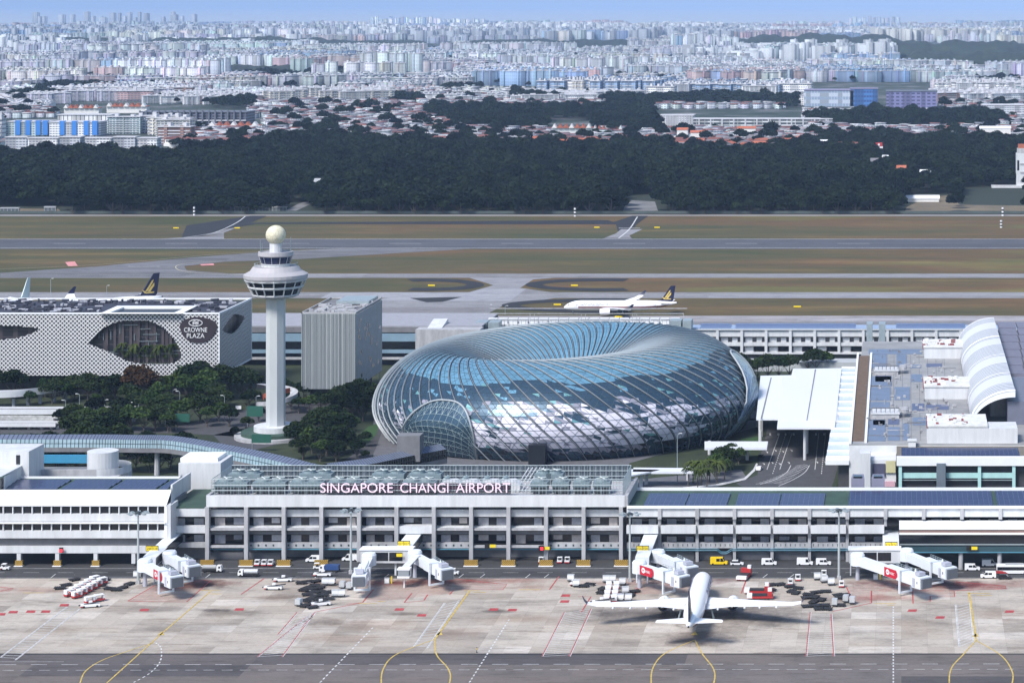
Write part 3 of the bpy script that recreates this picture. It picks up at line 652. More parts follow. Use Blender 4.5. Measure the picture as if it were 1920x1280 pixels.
bldg('office_block', 'deep blue glass building in the middle of the depot roofs at right', 'office block', 1594, 1645, 167, 200, 40, facade('facade_blue', (.05, .16, .42), (.02, .06, .2), floor=8, bay=5), roof=mat('violet_roof', (.2, .2, .3)))
bldg('office_block', 'large violet grey block with a framed window right of the blue glass building', 'office block', 1662, 1757, 172, 203, 60, facade('facade_violet', (.18, .18, .34), (.05, .05, .12), floor=6, bay=9, fx=.6), roof=gs)
bldg('office_block', 'white striped long block at the far right in front of flats', 'office block', 1794, 1908, 173, 190, 30, FM['white'])
bldg('depot', 'white low hall left of the glassy depot', 'depot', 1497, 1552, 180, 198, 30, FM['white'])
bldg('school_building', 'grey arcaded building at the far right edge of the wood', 'school', 1842, 1925, 198, 222, 40, FM['grey'])
# ---------------------------------------------------------------- trees
def leafmat(name, c0, c1, sc=.25):
    q = newmat(name, .75); q.b.inputs['Specular IOR Level'].default_value = .06
    src = q.n('TexCoord').outputs['Object']; oi = q.n('ObjectInfo')
    f = q.noise(src, sc, 4, .7); g = q.math('ADD', f, q.math('MULTIPLY', q.math('SUBTRACT', oi.outputs['Random'], .5), .5))
    q.l(q.ramp(g, [(.25, c0), (.5, tuple((a+b)/2 for a, b in zip(c0, c1))), (.75, c1)]), q.b.inputs['Base Color']); return q.m
lf_dark = leafmat('leaf_dark', (.003, .007, .006), (.018, .030, .014))
lf_mid = leafmat('leaf_mid', (.008, .018, .008), (.030, .048, .016))
lf_near = leafmat('leaf_near', (.014, .036, .010), (.058, .095, .026), .5)
lf_lime = leafmat('leaf_lime', (.035, .060, .012), (.09, .12, .02))
lf_palm = leafmat('leaf_palm', (.020, .038, .010), (.065, .085, .020), .5)
lf_brown = leafmat('leaf_brown', (.035, .022, .010), (.075, .040, .018))
bark = mat('bark', (.10, .085, .07), .9, var=.3, scale=2, obj=True)
def crown_np(rs, W_, Hh, z0, nlobe, nleaf, ls, flat=.75):
    # leaf-sized quads scattered over the shells of several uneven lobes
    P = []; 
    for k in range(nlobe):
        a = rs.uniform(0, 2*pi); r = W_*.5*math.sqrt(rs.uniform(0, 1))*.62; lr = W_*rs.uniform(.17, .30)
        zc = z0+Hh*(.35+.45*(1-(r/(W_*.5))**2)*rs.uniform(.6, 1.1)); n = int(nleaf/nlobe)
        th = rs.uniform(0, 2*pi, n); cz = rs.uniform(-.45, 1, n); sr = np.sqrt(1-cz**2); rad = lr*(rs.uniform(.72, 1.06, n))
        P.append(np.stack([r*cos(a)+rad*sr*np.cos(th), r*sin(a)+rad*sr*np.sin(th), zc+rad*cz*flat], -1))
    P = np.concatenate(P); n = len(P)
    u_ = rs.normal(size=(n, 3)); u_[:, 2] *= .5; u_ /= np.linalg.norm(u_, axis=1)[:, None]
    t_ = rs.normal(size=(n, 3)); v_ = np.cross(u_, t_); v_ /= np.linalg.norm(v_, axis=1)[:, None]
    sz = ls*rs.uniform(.6, 1.3, n)[:, None]
    q_ = np.stack([P-u_*sz-v_*sz*.6, P+u_*sz-v_*sz*.8, P+u_*sz*.7+v_*sz, P-u_*sz*.8+v_*sz*.7], 1).reshape(-1, 3)
    return q_, np.arange(n*4).reshape(-1, 4)
def tree_proto(name, lm, W_, Ht, trunk, nlobe, nleaf, ls, seed, dense=False):
    rs = np.random.RandomState(seed); t = thing(name, 'x', 'tree')
    vq, fq_ = crown_np(rs, W_, Ht-trunk, trunk, nlobe, nleaf, ls)
    me = npmesh('crown', vq, fq_); me.materials.append(lm); c = bpy.data.objects.new('crown', me); C.objects.link(c); c.parent = t
    b = MB(); b.tube([(0, 0, -.2), (.1, 0, trunk*.6), (.2, .1, trunk+1.5), (.1, .2, Ht*.7)], [W_*.028+.12, W_*.024+.1, W_*.018+.06, .05], 7)
    for k in range(5):
        a = k*1.26+seed; r = W_*.3; b.tube([(.1, 0, trunk*.75), (r*.5*cos(a), r*.5*sin(a), trunk+Ht*.12), (r*cos(a), r*sin(a), trunk+Ht*.3)], [W_*.014+.06, W_*.01+.04, .04], 5)
    b.build('trunk', bark, t); freeze(t); return t
FOR = [tree_proto('broadleaf_tree', lf_dark, 15, 15, 1.6, 12, 950, .85, 3), tree_proto('broadleaf_tree', lf_dark, 19, 18, 2.2, 15, 1200, .95, 4), tree_proto('broadleaf_tree', lf_mid, 12, 12, 1.2, 9, 700, .75, 5)]
# woodland density follows the photo: one forest belt, nearest trees individual, the rest one wood
random.seed(31)
pts = []
def gap(px, py):
    return (1165 < px < 1240 and 365 < py < 404) or (530 < px < 590 and 372 < py < 402 and (py-372)/30 > (px-530)/80-.1) or (1690 < px < 1790 and 364 < py < 402) or (1795 < px < 1925 and 352 < py < 402) or (-20 < px < 120 and 388 < py < 402) or (1905 < px < 1930 and py > 330)
y = 401.0
while y > 100:
    Y = FO*CH/(y-YH); s = FO/Y; stepy = max(.9, (9.0 if y > 330 else 11.0)*4400*0+ ((10.5 if y > 230 else (14 if y > 170 else 22))*(y-YH)**2/(FO*CH)))
    x = -40
    while x < 1965:
        jx, jy = x+random.uniform(-3, 3)*s, y+random.uniform(-.4, .4)*stepy
        if wooded(jx, jy) and not gap(jx, jy) and not (hero(jx, jy) and jy < 300): pts.append((jy, jx))
        elif 100 < jy < 300 and not hero(jx, jy) and random.random() < (.055 if jy > 200 else .03): pts.append((jy, jx))
        x += (9.5 if y > 230 else 13)*s*random.uniform(.8, 1.25)
    y -= stepy
pts.sort(reverse=True); print('forest trees', len(pts))
usedf = set(); wood = []
shape = ['wide crowned', 'tall', 'small round']
cols_ = {}
for n_, (py, px) in enumerate(pts):
    g = G(px, py); k = random.choice((0, 1, 2, 1)); sc = random.uniform(.62, 1.22)*(1.12 if mn.noise(Vector((g.x*.01, g.y*.01, 0))) > .1 else .92)
    if n_ < 70:
        key = (k, int(px/20)); cols_[key] = cols_.get(key, 0)+1
        lab = 'dark %s tree at the front edge of the wood, %s tree from the left' % (shape[k], ORD(1+sum(1 for a, b2 in pts[:70] if b2 < px)))
        if k not in usedf: usedf.add(k); o = FOR[k]; o.location = g; o['label'] = lab; o['group'] = 'trees at the front edge of the wood'
        else: dup(FOR[k], g, random.uniform(0, 6.28), lab, 'trees at the front edge of the wood', sc)
    else: wood.append((g.x, g.y, 0.0, sc, random.uniform(0, 6.28), k))
# the mass of the wood: leaf quads of the same trees laid out as one object
def gn_instances(name, pts_, src, label):
    me = bpy.data.meshes.new(name); me.from_pydata([p[:3] for p in pts_], [], [])
    for an, ix in (('sc', 3), ('rz', 4)):
        at = me.attributes.new(an, 'FLOAT', 'POINT'); at.data.foreach_set('value', [p[ix] for p in pts_])
    o = bpy.data.objects.new(name, me); C.objects.link(o)
    ng = bpy.data.node_groups.new(name, 'GeometryNodeTree'); ng.interface.new_socket('Geometry', in_out='INPUT', socket_type='NodeSocketGeometry'); ng.interface.new_socket('Geometry', in_out='OUTPUT', socket_type='NodeSocketGeometry')
    gi = ng.nodes.new('NodeGroupInput'); go = ng.nodes.new('NodeGroupOutput'); ip = ng.nodes.new('GeometryNodeInstanceOnPoints'); oi = ng.nodes.new('GeometryNodeObjectInfo')
    oi.transform_space = 'ORIGINAL'; oi.inputs['Object'].default_value = src; oi.inputs['As Instance'].default_value = True
    a1 = ng.nodes.new('GeometryNodeInputNamedAttribute'); a1.data_type = 'FLOAT'; a1.inputs['Name'].default_value = 'sc'
    a2 = ng.nodes.new('GeometryNodeInputNamedAttribute'); a2.data_type = 'FLOAT'; a2.inputs['Name'].default_value = 'rz'
    cx = ng.nodes.new('ShaderNodeCombineXYZ'); L_ = ng.links.new
    L_(gi.outputs[0], ip.inputs['Points']); L_(oi.outputs['Geometry'], ip.inputs['Instance']); L_(a2.outputs['Attribute'], cx.inputs[2]); L_(cx.outputs[0], ip.inputs['Rotation'])
    L_(a1.outputs['Attribute'], ip.inputs['Scale']); L_(ip.outputs[0], go.inputs[0])
    md = o.modifiers.new('scatter', 'NODES'); md.node_group = ng
    tag(o, kind='stuff', label=label); return o
for k in range(3):
    crown = [c for c in kids(FOR[k]) if c.name.startswith('crown')][0]
    gn_instances('wood', [p for p in wood if p[5] == k], crown, 'dark mass of trees of the wood behind the runway')
# ---------------------------------------------------------------- main terminal facing the apron
white = mat('white_cladding', (.58, .59, .60), .55, var=.14, scale=.35, st=(1, 1, .12))
white2 = mat('bright_panel', (.78, .79, .80), .5, var=.04, scale=.2)
conc = mat('fairfaced_concrete', (.38, .38, .39), .75, var=.24, scale=.4, st=(1, 1, .3))
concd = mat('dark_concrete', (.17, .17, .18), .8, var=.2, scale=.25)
blindm = mat('window_blind', (.36, .36, .39), .7, var=.22, scale=1.2)
blinds = [blindm, mat('window_blind_warm', (.42, .38, .37), .7, var=.2, scale=1.2), mat('window_blind_dark', (.22, .23, .27), .7, var=.25, scale=1.2)]
glassd = mat('dark_glazing', (.012, .014, .018), .12, var=0)
teal = mat('teal_pipe', (.08, .24, .33), .4, var=.1)
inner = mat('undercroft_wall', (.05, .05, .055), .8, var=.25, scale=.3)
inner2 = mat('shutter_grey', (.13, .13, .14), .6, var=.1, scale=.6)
steel = mat('galvanised_steel', (.36, .42, .44), .45, metal=.4, var=.12, scale=.5)
steeld = mat('dark_steel', (.05, .06, .065), .5, metal=.3, var=.2, scale=.5)
greenroof = mat('green_roof_membrane', (.035, .07, .05), .8, var=.25, scale=.15)
def solarm(name, c, c2):
    q = newmat(name, .25); pos = q.n('NewGeometry').outputs['Position']; br = q.n('TexBrick'); br.offset = 0
    br.inputs['Color1'].default_value = (*c, 1); br.inputs['Color2'].default_value = (*c2, 1); br.inputs['Mortar'].default_value = (.10, .12, .17, 1)
    br.inputs['Scale'].default_value = 1; br.inputs['Brick Width'].default_value = 1.7; br.inputs['Row Height'].default_value = 1.05; br.inputs['Mortar Size'].default_value = .035
    q.l(pos, br.inputs['Vector']); q.l(br.outputs['Color'], q.b.inputs['Base Color']); return q.m
solar = solarm('solar_cells', (.022, .030, .075), (.030, .038, .095))
YF = 768.0
def wb(b, px0, px1, py0, py1, Y, dep, m=0):
    b.box(Xat(px0, Y), Xat(px1, Y), Y, Y+dep, Zat(py1, Y), Zat(py0, Y), m); return b
def pane(parent, px0, px1, py0, py1, nb=2, Y=771.5):
    rr = random.Random(int(px0*7+py0*13))
    w_ = px1-px0; b = wb(MB(), px0, px1, py0, py1, Y, .4); f = b.build('window', glassd, parent, world=True)
    for a, e in ((.17, .44), (.71, .97)):
        if rr.random() < .07: continue
        e += rr.uniform(-.03, .05); py1_ = py1 if rr.random() < .75 else py0+(py1-py0)*rr.uniform(.55, .9)
        wb(MB(), px0+w_*a, px0+w_*e, py0+1, py1, Y-.25, .2).build('blind', blindm, f, world=False) if False else None
        o = wb(MB(), px0+w_*a, px0+w_*e, py0+1.2, py1_, Y-.25, .2); o.v = [(x-parent.location.x, y-parent.location.y, z-parent.location.z) for x, y, z in o.v]; o.build('blind', blinds[rr.randrange(3)], f)
    return f
T = thing('terminal_building', 'long concrete terminal with deep window bays and a rooftop plant deck carrying the airport name', 'terminal', (Xat(780, YF), YF, 0))
cols = [388, 461, 531.5, 602, 672.5, 743, 813, 883, 953, 1023.5, 1094, 1164]
ztop = Zat(929, YF-1)
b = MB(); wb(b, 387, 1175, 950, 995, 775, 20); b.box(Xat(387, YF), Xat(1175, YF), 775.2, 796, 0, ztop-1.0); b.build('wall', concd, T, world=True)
b = MB(); wb(b, 387, 1172, 929, 950, YF-1, 1.0); b.build('parapet', white, T, world=True)
b = MB(); b.box(Xat(387, YF), Xat(1175, YF), YF, 797, ztop-1.2, ztop-.6); b.box(Xat(1172, YF), Xat(1172, YF)+1, YF-1, 797, ztop-3.6, ztop); b.box(Xat(387, YF)-.1, Xat(387, YF)+.9, YF+.01, 797, ztop-3.6, ztop-.01); b.build('roof', conc, T, world=True)
for x in cols:
    b = MB(); wb(b, x-3.6, x+3.6, 950.2, 1053, YF-1.2, 1.6); wb(b, x-2, x+2, 955, 1028, YF+.3, 3); b.build('column', conc, T, world=True)
for i in range(len(cols)-1):
    a, e = cols[i]+3.6, cols[i+1]-3.6
    wide = i == 4 or i == 5
    wb(MB(), a, e, 955, 968.2, YF+1.2, 2).build('spandrel', white, T, world=True)
    wb(MB(), a, e, 986.8, 989, YF+1.0, 2).build('sill', white, T, world=True)
    if i == 5: wb(MB(), a, e, 986, 1000, YF-.6, 3).build('spandrel', white, T, world=True)
    else: wb(MB(), a, e, 990, 994.2, YF-.5, 4).build('beam', conc, T, world=True)
    wb(MB(), a, e, 995.5, 1001, YF+1.6, 2).build('lintel', concd, T, world=True)
    pane(T, a, e, 969, 987); pane(T, a, e, 1001, 1018)
    if i in (0, 7, 8): wb(MB(), a, e, 1022, 1026.5, YF-.4, .8).build('beam', conc, T, world=True)
    else:
        wb(MB(), a, e, 1017, 1027, YF+1.4, 1.5).build('spandrel', conc, T, world=True)
        m_ = MB()
        for k in range(4 if i < 5 else 5): wb(m_, a+(k+.4)*14-1.2, a+(k+.4)*14+1.8, 1020, 1023.5, YF+1.3, .2)
        m_.build('vent', steeld, T, world=True)
    b = MB(); wb(b, a, e, 1028.6, 1030.2, YF+.6, .5); b.build('pipe', teal, T, world=True)
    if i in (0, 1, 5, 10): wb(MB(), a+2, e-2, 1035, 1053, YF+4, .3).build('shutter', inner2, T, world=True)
def barrier(px, wd=25, grp='striped bumpers at the terminal column feet'):
    g = G(px, 1061); t = thing('bumper_barrier', 'x', 'barrier', (g.x, g.y, 0), 0, grp)
    q = MATS.get('hazard_stripe')
    if q is None:
        k = newmat('hazard_stripe', .6); s = k.n('SeparateXYZ'); k.l(k.n('TexCoord').outputs['Object'], s.inputs[0])
        f = k.math('LESS_THAN', k.math('FRACT', k.math('MULTIPLY', k.math('ADD', s.outputs[0], s.outputs[2]), 1.5)), .42)
        k.l(k.mix(f, (.42, .25, .03), (.09, .06, .02)), k.b.inputs['Base Color']); q = k.m
    MB().box(-wd/11.5, wd/11.5, 0, .9, .05, 1.9).build('face_panel', q, t); MB().box(-wd/11.5-.2, wd/11.5+.2, -.7, 1.2, 0, .18).build('base', white2, t)
    return t
bl = [388, 461, 531.5, 602, 883, 953, 1023.5, 1094, 1165]
for i, x in enumerate(bl):
    t = barrier(x); t['label'] = 'black and amber striped bumper, %s of the wide ones along the airside road' % ORD(i+1)
for i, x in enumerate((35, 107, 179)):
    t = barrier(x, 14); t['label'] = 'narrow striped bumper at the %s column foot of the left terminal wing' % ORD(i+1)

# plant deck: screen, cooling towers, sign
zf = ztop-.55
def screen(name, pts, z0, z1, label, step=1.5, rails=(0, .5, 1)):
    L0 = Vector((pts[0][0], pts[0][1], z0)); t = thing(name, label, 'screen', L0); rl = MB(); m = MB()
    for (x0, y0), (x1, y1) in zip(pts, pts[1:]):
        A_, B_ = Vector((x0, y0, 0)), Vector((x1, y1, 0)); n = max(1, int((B_-A_).length/step))
        for r_ in rails: rl.tube([(x0, y0, z0+(z1-z0)*r_*.98), (x1, y1, z0+(z1-z0)*r_*.98)], .12, 4)
        for k in range(n+1):
            p = A_+(B_-A_)*k/n; m.tube([(p.x, p.y, z0), (p.x, p.y, z1)], .055, 4, caps=False)
    rl.build('rail', steel, t, world=True); m.build('bars', steel, t, world=True); return t
xa, xb = Xat(397, 770), Xat(1180, 785)
screen('plant_screen', [(xa, 793), (xa, 769.5), (Xat(1168, 769.5), 769.5), (Xat(1168, 769.5), 793), (xa, 793)], zf, Zat(898, 769.5), 'tall galvanised bar screen around the roof plant on the central terminal', 1.05, (0, .33, .66, 1))
q = newmat('louvre_screen', .5); q.b.inputs['Metallic'].default_value = .3; s = q.n('SeparateXYZ'); q.l(q.n('NewGeometry').outputs['Position'], s.inputs[0])
f = q.math('LESS_THAN', q.math('FRACT', q.math('MULTIPLY', s.outputs[0], .55)), .2); q.l(q.mix(f, (.08, .10, .12), (.25, .28, .31)), q.b.inputs['Base Color'])
MB().box(xa, Xat(1168, 769.5), 793.3, 793.7, zf, Zat(898, 769.5)-.3).build('louvre_wall', q.m, label='slatted grey louvre wall along the rear of the plant deck', cat='screen', loc=(xa, 793.3, zf)) if False else None
b = MB().box(xa, Xat(1168, 769.5), 793.3, 793.7, zf, Zat(898, 769.5)-.3); o = b.build('louvre_wall', q.m, loc=(xa, 793.3, zf), label='slatted grey louvre wall along the rear of the plant deck', cat='screen')
tank = mat('plant_casing', (.17, .225, .245), .5, var=.15, scale=.4, obj=True); fanm = mat('fan_blade', (.62, .66, .62), .5, var=0)
CT = {}
def cooling(nf):
    t = thing('cooling_tower', 'x', 'cooling tower'); wd = 5.2*nf
    MB().box(-wd/2, wd/2, -2.6, 2.6, .6, 2.4).build('louvre', steeld, t); MB().box(-wd/2-.2, wd/2+.2, -2.8, 2.8, 2.41, 3.9).build('casing', tank, t)
    lg = MB()
    for x in np.linspace(-wd/2, wd/2, 2*nf+1): lg.box(x-.1, x+.1, -2.75, -2.55, 0, 2.4)
    lg.build('frame', steel, t)
    for k in range(nf):
        cx = (k-(nf-1)/2)*5.0; MB().lathe([(2.2, 3.91), (2.0, 4.6), (2.15, 4.9), (1.9, 4.9), (1.8, 4.3)], cx, 0, 16, caps=False).build('fan_stack', tank, t)
        fb = MB()
        for a in range(4): fb.cbox((cx+.95*cos(a*pi/2+.5), .95*sin(a*pi/2+.5), 4.95), (2.1, .5, .12), a*pi/2+.5)
        fb.build('fan', fanm, t)
    freeze(t); return t
c2, c1 = cooling(2), cooling(1)
spec = [(c2, x, 772.5+0, 'front') for x in (434, 505, 575, 645, 715, 785)]+[(c2, x, 786, 'rear') for x in (458, 592, 728, 797)]+[(c1, x, 772.5, 'front') for x in (1011, 1051, 1090, 1128)]+[(c1, x, 786, 'rear') for x in (1018, 1036+4)]
fl = set(); cnt = {}
for (o, px, Y, rw_) in spec:
    key = (o.name, rw_); cnt[key] = cnt.get(key, 0)+1
    lab = '%s cooling tower, %s from the left in the %s line of the plant deck' % ('twin-fan' if o is c2 else 'single-fan', ORD(cnt[key]), rw_)
    if o not in fl: fl.add(o); o.location = (Xat(px, Y), Y+2, zf); o['label'] = lab; o['group'] = 'cooling towers on the plant deck'
    else: dup(o, (Xat(px, Y), Y+2, zf), 0, lab, 'cooling towers on the plant deck')
a0 = None
for k, px in enumerate((850, 885, 925, 960)):
    t = thing('air_handler', 'white sloped air handler with fat duct, %s behind the sign' % ORD(k+1), 'air handler', (Xat(px, 778), 778, zf), 0, 'air handlers behind the sign')
    MB().extrude([(-3, 0), (3, 0), (3, 2.2), (1, 3.4), (-3, 3.4)], 'y', -2, 3).build('casing', white, t)
    MB().tube([(-3.4, 0, .2), (-3.4, 0, 2.4), (-2.8, .6, 3.6), (-1.8, 1.6, 4.3)], .75, 8).build('duct', tank, t)
b = MB()
for k in range(5): b.tube([(Xat(965+k*7, 776), 775, zf+.5), (Xat(992+k*7, 792), 792, zf+4.8)], .18, 5)
b.build('pipe_rack', white, label='bundle of slanting white pipes rising over the plant deck', cat='pipes', loc=(Xat(965, 776), 775, zf))
def textmesh(s, height, width=None, depth=.1, align='CENTER', spacing=1.0):
    cu = bpy.data.curves.new('t', 'FONT'); cu.body = s; cu.size = 1; cu.extrude = 0; cu.align_x = align; cu.space_character = spacing; cu.offset = -.004
    ob = bpy.data.objects.new('t', cu); C.objects.link(ob); bpy.context.view_layer.update()
    me = bpy.data.meshes.new_from_object(ob.evaluated_get(bpy.context.evaluated_depsgraph_get()))
    bpy.data.objects.remove(ob); co = np.zeros(len(me.vertices)*3); me.vertices.foreach_get('co', co); co = co.reshape(-1, 3)
    mnx, mxx = co[:, 0].min(), co[:, 0].max(); mny, mxy = co[:, 1].min(), co[:, 1].max()
    k = height/(mxy-mny); kx = k if width is None else width/(mxx-mnx)
    x = (co[:, 0]-(mnx+mxx)/2)*kx; z = (co[:, 1]-mny)*k
    F_ = [tuple(p.vertices) for p in me.polygons]; bpy.data.meshes.remove(me)
    return x, z, F_
def lettering(name, s, height, width, depth, m, parent, M, bold=0):
    # letters in local x/z plane facing -y, placed by matrix M
    x, z, F_ = textmesh(s, height, width); n = len(x)
    V_ = [tuple(M @ Vector((a, 0, c))) for a, c in zip(x, z)]+[tuple(M @ Vector((a, -depth, c))) for a, c in zip(x, z)]
    FF = [tuple(f) for f in F_]+[tuple(n+i for i in f[::-1]) for f in F_]
    ed = {}
    for f in F_:
        for i in range(len(f)):
            a, c = f[i], f[(i+1) % len(f)]; ed[(a, c)] = ed.get((a, c), 0)+1
    for (a, c) in list(ed):
        if (c, a) not in ed: FF.append((c, a, a+n, c+n))
    me = bpy.data.meshes.new(name); me.from_pydata(V_, [], FF); me.materials.append(m); me.update()
    o = bpy.data.objects.new(name, me); C.objects.link(o); o.parent = parent; return o
YS_ = 768.6
sgn = thing('roof_sign', 'white and pink capital letters SINGAPORE CHANGI AIRPORT standing on the roof edge', 'sign', (Xat(779, YS_), YS_, Zat(926, YS_)))
pinkw = mat('letter_white_pink', (.92, .70, .80), .4, var=0)
k = YS_/4400
for wd_, a, e in (('SINGAPORE', 601, 737), ('CHANGI', 751, 841), ('AIRPORT', 855, 957)):
    lettering('lettering', wd_, 16.5*k*1.08, (e-a)*k, .3, pinkw, sgn, Matrix.Translation(((Xat((a+e)/2, YS_)-sgn.location.x), 0, 3.2*k)))
b = MB(); b.box(-178*k, 178*k, .3, .45, 0, .35); b.box(-178*k, 178*k, .31, .44, .7, .9)
for i in range(60): b.box(-178*k+i*6.03*k, -178*k+i*6.03*k+.08, .5, .6, 0, 3.2)
b.build('frame', steeld, sgn)
MB().box(-178*k, 178*k, 1.2, 1.3, .3, 3.3).build('backing', mat('maroon_mesh', (.10, .06, .085), .8, var=.2), sgn)

# right-hand wing of the terminal
TR = thing('terminal_wing', 'white banded terminal wing with solar roof to the right of the plant deck', 'terminal', (Xat(1500, YF), YF, 0))
rc = [1236.6, 1307, 1377, 1447.4, 1517.6, 1588.6, 1660.3, 1731.9, 1803.6, 1875.8, 1947]
MB().box(Xat(1176.2, YF), Xat(1975, YF), 775.3, 794.5, 0, 17.8).build('wall', concd, TR, world=True)
zr = Zat(948, 767)
b = MB(); b.box(Xat(1176.2, YF), Xat(1975, YF), 767.9, 795, zr-1.2, zr-.7); b.build('roof', greenroof, TR, world=True)
b = MB(); b.box(Xat(1176.5, YF), Xat(1975, YF), 766.3, 767.2, zr-.7, zr+.05); b.box(Xat(1176.5, YF), Xat(1975, YF), 794.4, 795.1, zr-.7, zr+.25); b.build('parapet', white2, TR, world=True)
ce = [1172]+rc
for i in range(len(ce)-1):
    a, e = ce[i]+3, ce[i+1]-3
    wb(MB(), a, e, 951, 968.5, 767, 2).build('fascia', white, TR, world=True)
    pane(TR, a, e, 971, 986)
    if ce[i] < 1650:
        wb(MB(), a-.5, e+.5, 985.3, 1000, 766.9, 2).build('spandrel', white, TR, world=True)
        pane(TR, a, e, 1004, 1018)
        wb(MB(), a, e, 1017, 1027, YF+1, 1.5).build('spandrel', conc, TR, world=True)
        m_ = MB()
        for k2 in range(7): wb(m_, a+4+k2*9, a+5.2+k2*9, 1019, 1023.5, YF+.9, .2)
        m_.build('vent', steeld, TR, world=True)
        wb(MB(), a+2, e-2, 1034, 1053, YF+3.4, .3).build('shutter', inner2, TR, world=True)
for i, x in enumerate(rc):
    b = MB(); wb(b, x-3.4, x+3.4, 951, 973, 766.4, 2)
    if x < 1650: wb(b, x-2.8, x+2.8, 973, 1053, 768.4, 1.6)
    else: wb(b, x-2.6, x+2.6, 973, 986, 768.4, 1.6)
    b.build('column', conc, TR, world=True)
b = MB()
for yv in (1028.3, 1031.6): b.tube([(Xat(1176, YF), 768.1, Zat(yv, 768)), (Xat(1345, YF), 768.1, Zat(yv, 768)), (Xat(1352, YF), 768.1, Zat(yv+6, 768)), (Xat(1362, YF), 768.1, Zat(yv+6, 768)), (Xat(1372, YF), 768.1, Zat(yv, 768)), (Xat(1600, YF), 768.1, Zat(yv, 768))], .13, 5)
b.build('pipe', teal, TR, world=True)
# lower hall projecting at the right
wb(MB(), 1686, 1975, 989, 992.5, 757, 11).build('hall_roof', white2, TR, world=True)
wb(MB(), 1686, 1975, 993, 998.5, 757.3, 9, 0).build('hall_fascia', mat('terracotta_soffit', (.20, .12, .10), .7, var=.15), TR, world=True)
wb(MB(), 1686, 1975, 998.8, 1002, 756.6, 9).build('hall_edge', white2, TR, world=True)
wb(MB(), 1687, 1975, 1003, 1020, 758, 9).build('hall_glazing', glassd, TR, world=True)
wb(MB(), 1687, 1975, 1020.2, 1021.4, 757, 9).build('hall_ledge', steel, TR, world=True)
wb(MB(), 1687, 1975, 1023, 1034, 757.4, 9).build('hall_band', mat('deep_teal_band', (.03, .07, .085), .4, var=.1), TR, world=True)
wb(MB(), 1687, 1975, 1034.2, 1036, 757.2, 9).build('hall_pipe', teal, TR, world=True)
for x in (1801.5, 1874.5): MB().lathe([(.75, 0), (.75, Zat(1036, 758))], Xat(x, 758), 758.6, 12).build('column', conc, TR, world=True)
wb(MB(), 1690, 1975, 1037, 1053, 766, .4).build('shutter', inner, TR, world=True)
# solar arrays on the right wing: each field a thing
def solarfield(px0, px1, y0, y1, z, lab, rowsn=3, gap=.35):
    t = thing('solar_array', lab, 'solar panels', (Xat((px0+px1)/2, (y0+y1)/2), y0, z)); n = rowsn; d = (y1-y0)/n
    for k in range(n): 
        a, e = y0+k*d, y0+(k+1)*d-gap; b = MB(); x0, x1 = Xat(px0, (y0+y1)/2), Xat(px1, (y0+y1)/2)
        b.face([(x0, a, z+.15), (x1, a, z+.15), (x1, e, z+.55), (x0, e, z+.55)]); b.face([(x0, e, z+.54), (x1, e, z+.54), (x1, e, z), (x0, e, z)]); b.build('panel_row', solar, t, world=True)
    return t
for j, (a, e) in enumerate(((1212, 1288), (1290, 1366), (1382, 1462), (1464, 1546))):
    solarfield(a, e, 769, 788, zr-.68, 'dark blue solar field, %s from the left on the right wing roof' % ORD(j+1))
solarfield(1592, 1860, 769, 792, zr-.68, 'large worn grey solar field on the roof at the far right', 6); solarfield(1868, 1960, 769, 792, zr-.68, 'small solar field at the far right end of the wing roof', 6)

# left-hand wing with its slanted white roof
YL = 762.0
TL = thing('terminal_wing', 'white terminal wing with slanted roof and ribbon windows at the left edge', 'terminal', (Xat(160, YL), YL, 0))
def lz(y, Y=YL): return Zat(y, Y)
b = MB(); xl, xr = Xat(-60, YL), Xat(312, YL)
b.box(xl, xr, YL+2, YL+22, lz(1035), lz(948)); b.build('wall', concd, TL, world=True)
b = MB(); b.face([(xl, YL, lz(947)), (xr, YL, lz(947)), (Xat(320, 770), 771, Zat(917.5, 771)), (xl, 771, Zat(917.5, 771))])
b.box(xl, xr+.2, YL, YL+.5, lz(948.6), lz(947)); b.build('roof_slope', white2, TL, world=True)
for (a, e, nm) in ((963, 977, 'spandrel'), (994.5, 1008.5, 'spandrel')): wb(MB(), -60, 312, a, e, YL, 1.5).build(nm, white, TL, world=True)
wb(MB(), -60, 300, 1024, 1036.5, YL+.5, 4).build('beam', white, TL, world=True)
wb(MB(), -60, 312, 1009, 1024, YL+4, 1).build('recess', mat('maroon_recess', (.04, .02, .022), .8, var=.2), TL, world=True)
wb(MB(), -60, 310, 979, 981.5, YL-.6, 1.8).build('ledge', white2, TL, world=True)
for (ya, ye) in ((950, 962.6), (982, 994)):
    n = 21; x0 = -66
    for k2 in range(n):
        a = x0+k2*18.1; f = wb(MB(), a, a+16.6, ya, ye, YL+1.0, .3).build('window', glassd, TL, world=True)
        o = wb(MB(), a+16.6, a+18.1, ya, ye, YL+.2, 1.0).build('mullion', white2, TL, world=True)
wb(MB(), 312, 320, 947, 1010, YL, 8).build('end_wall', white, TL, world=True)
wb(MB(), 308, 313, 949, 1009, YL-.1, 1).build('end_frame', white2, TL, world=True)
for x in (-37, 35, 107, 179, 250): wb(MB(), x-3.6, x+3.6, 1036.6, 1056, YL+.6, 1.4).build('column', white, TL, world=True)
b = MB(); zr2 = Zat(917.5, 771); b.box(xl, Xat(320, 771), 771.2, 791, zr2-.9, zr2-.35); b.build('roof', greenroof, TL, world=True)
MB().box(xl, Xat(320, 771), 790.5, 791.2, zr2-.34, zr2+.3).build('parapet', white2, TL, world=True)
b = MB(); b.face([(Xat(320, 763), 763, lz(960)), (Xat(342, 791), 791, zr2-4), (Xat(342, 791), 791, Zat(888, 791)), (Xat(321, 771), 771, Zat(914, 771)), (Xat(320, 763), 763, lz(947))])
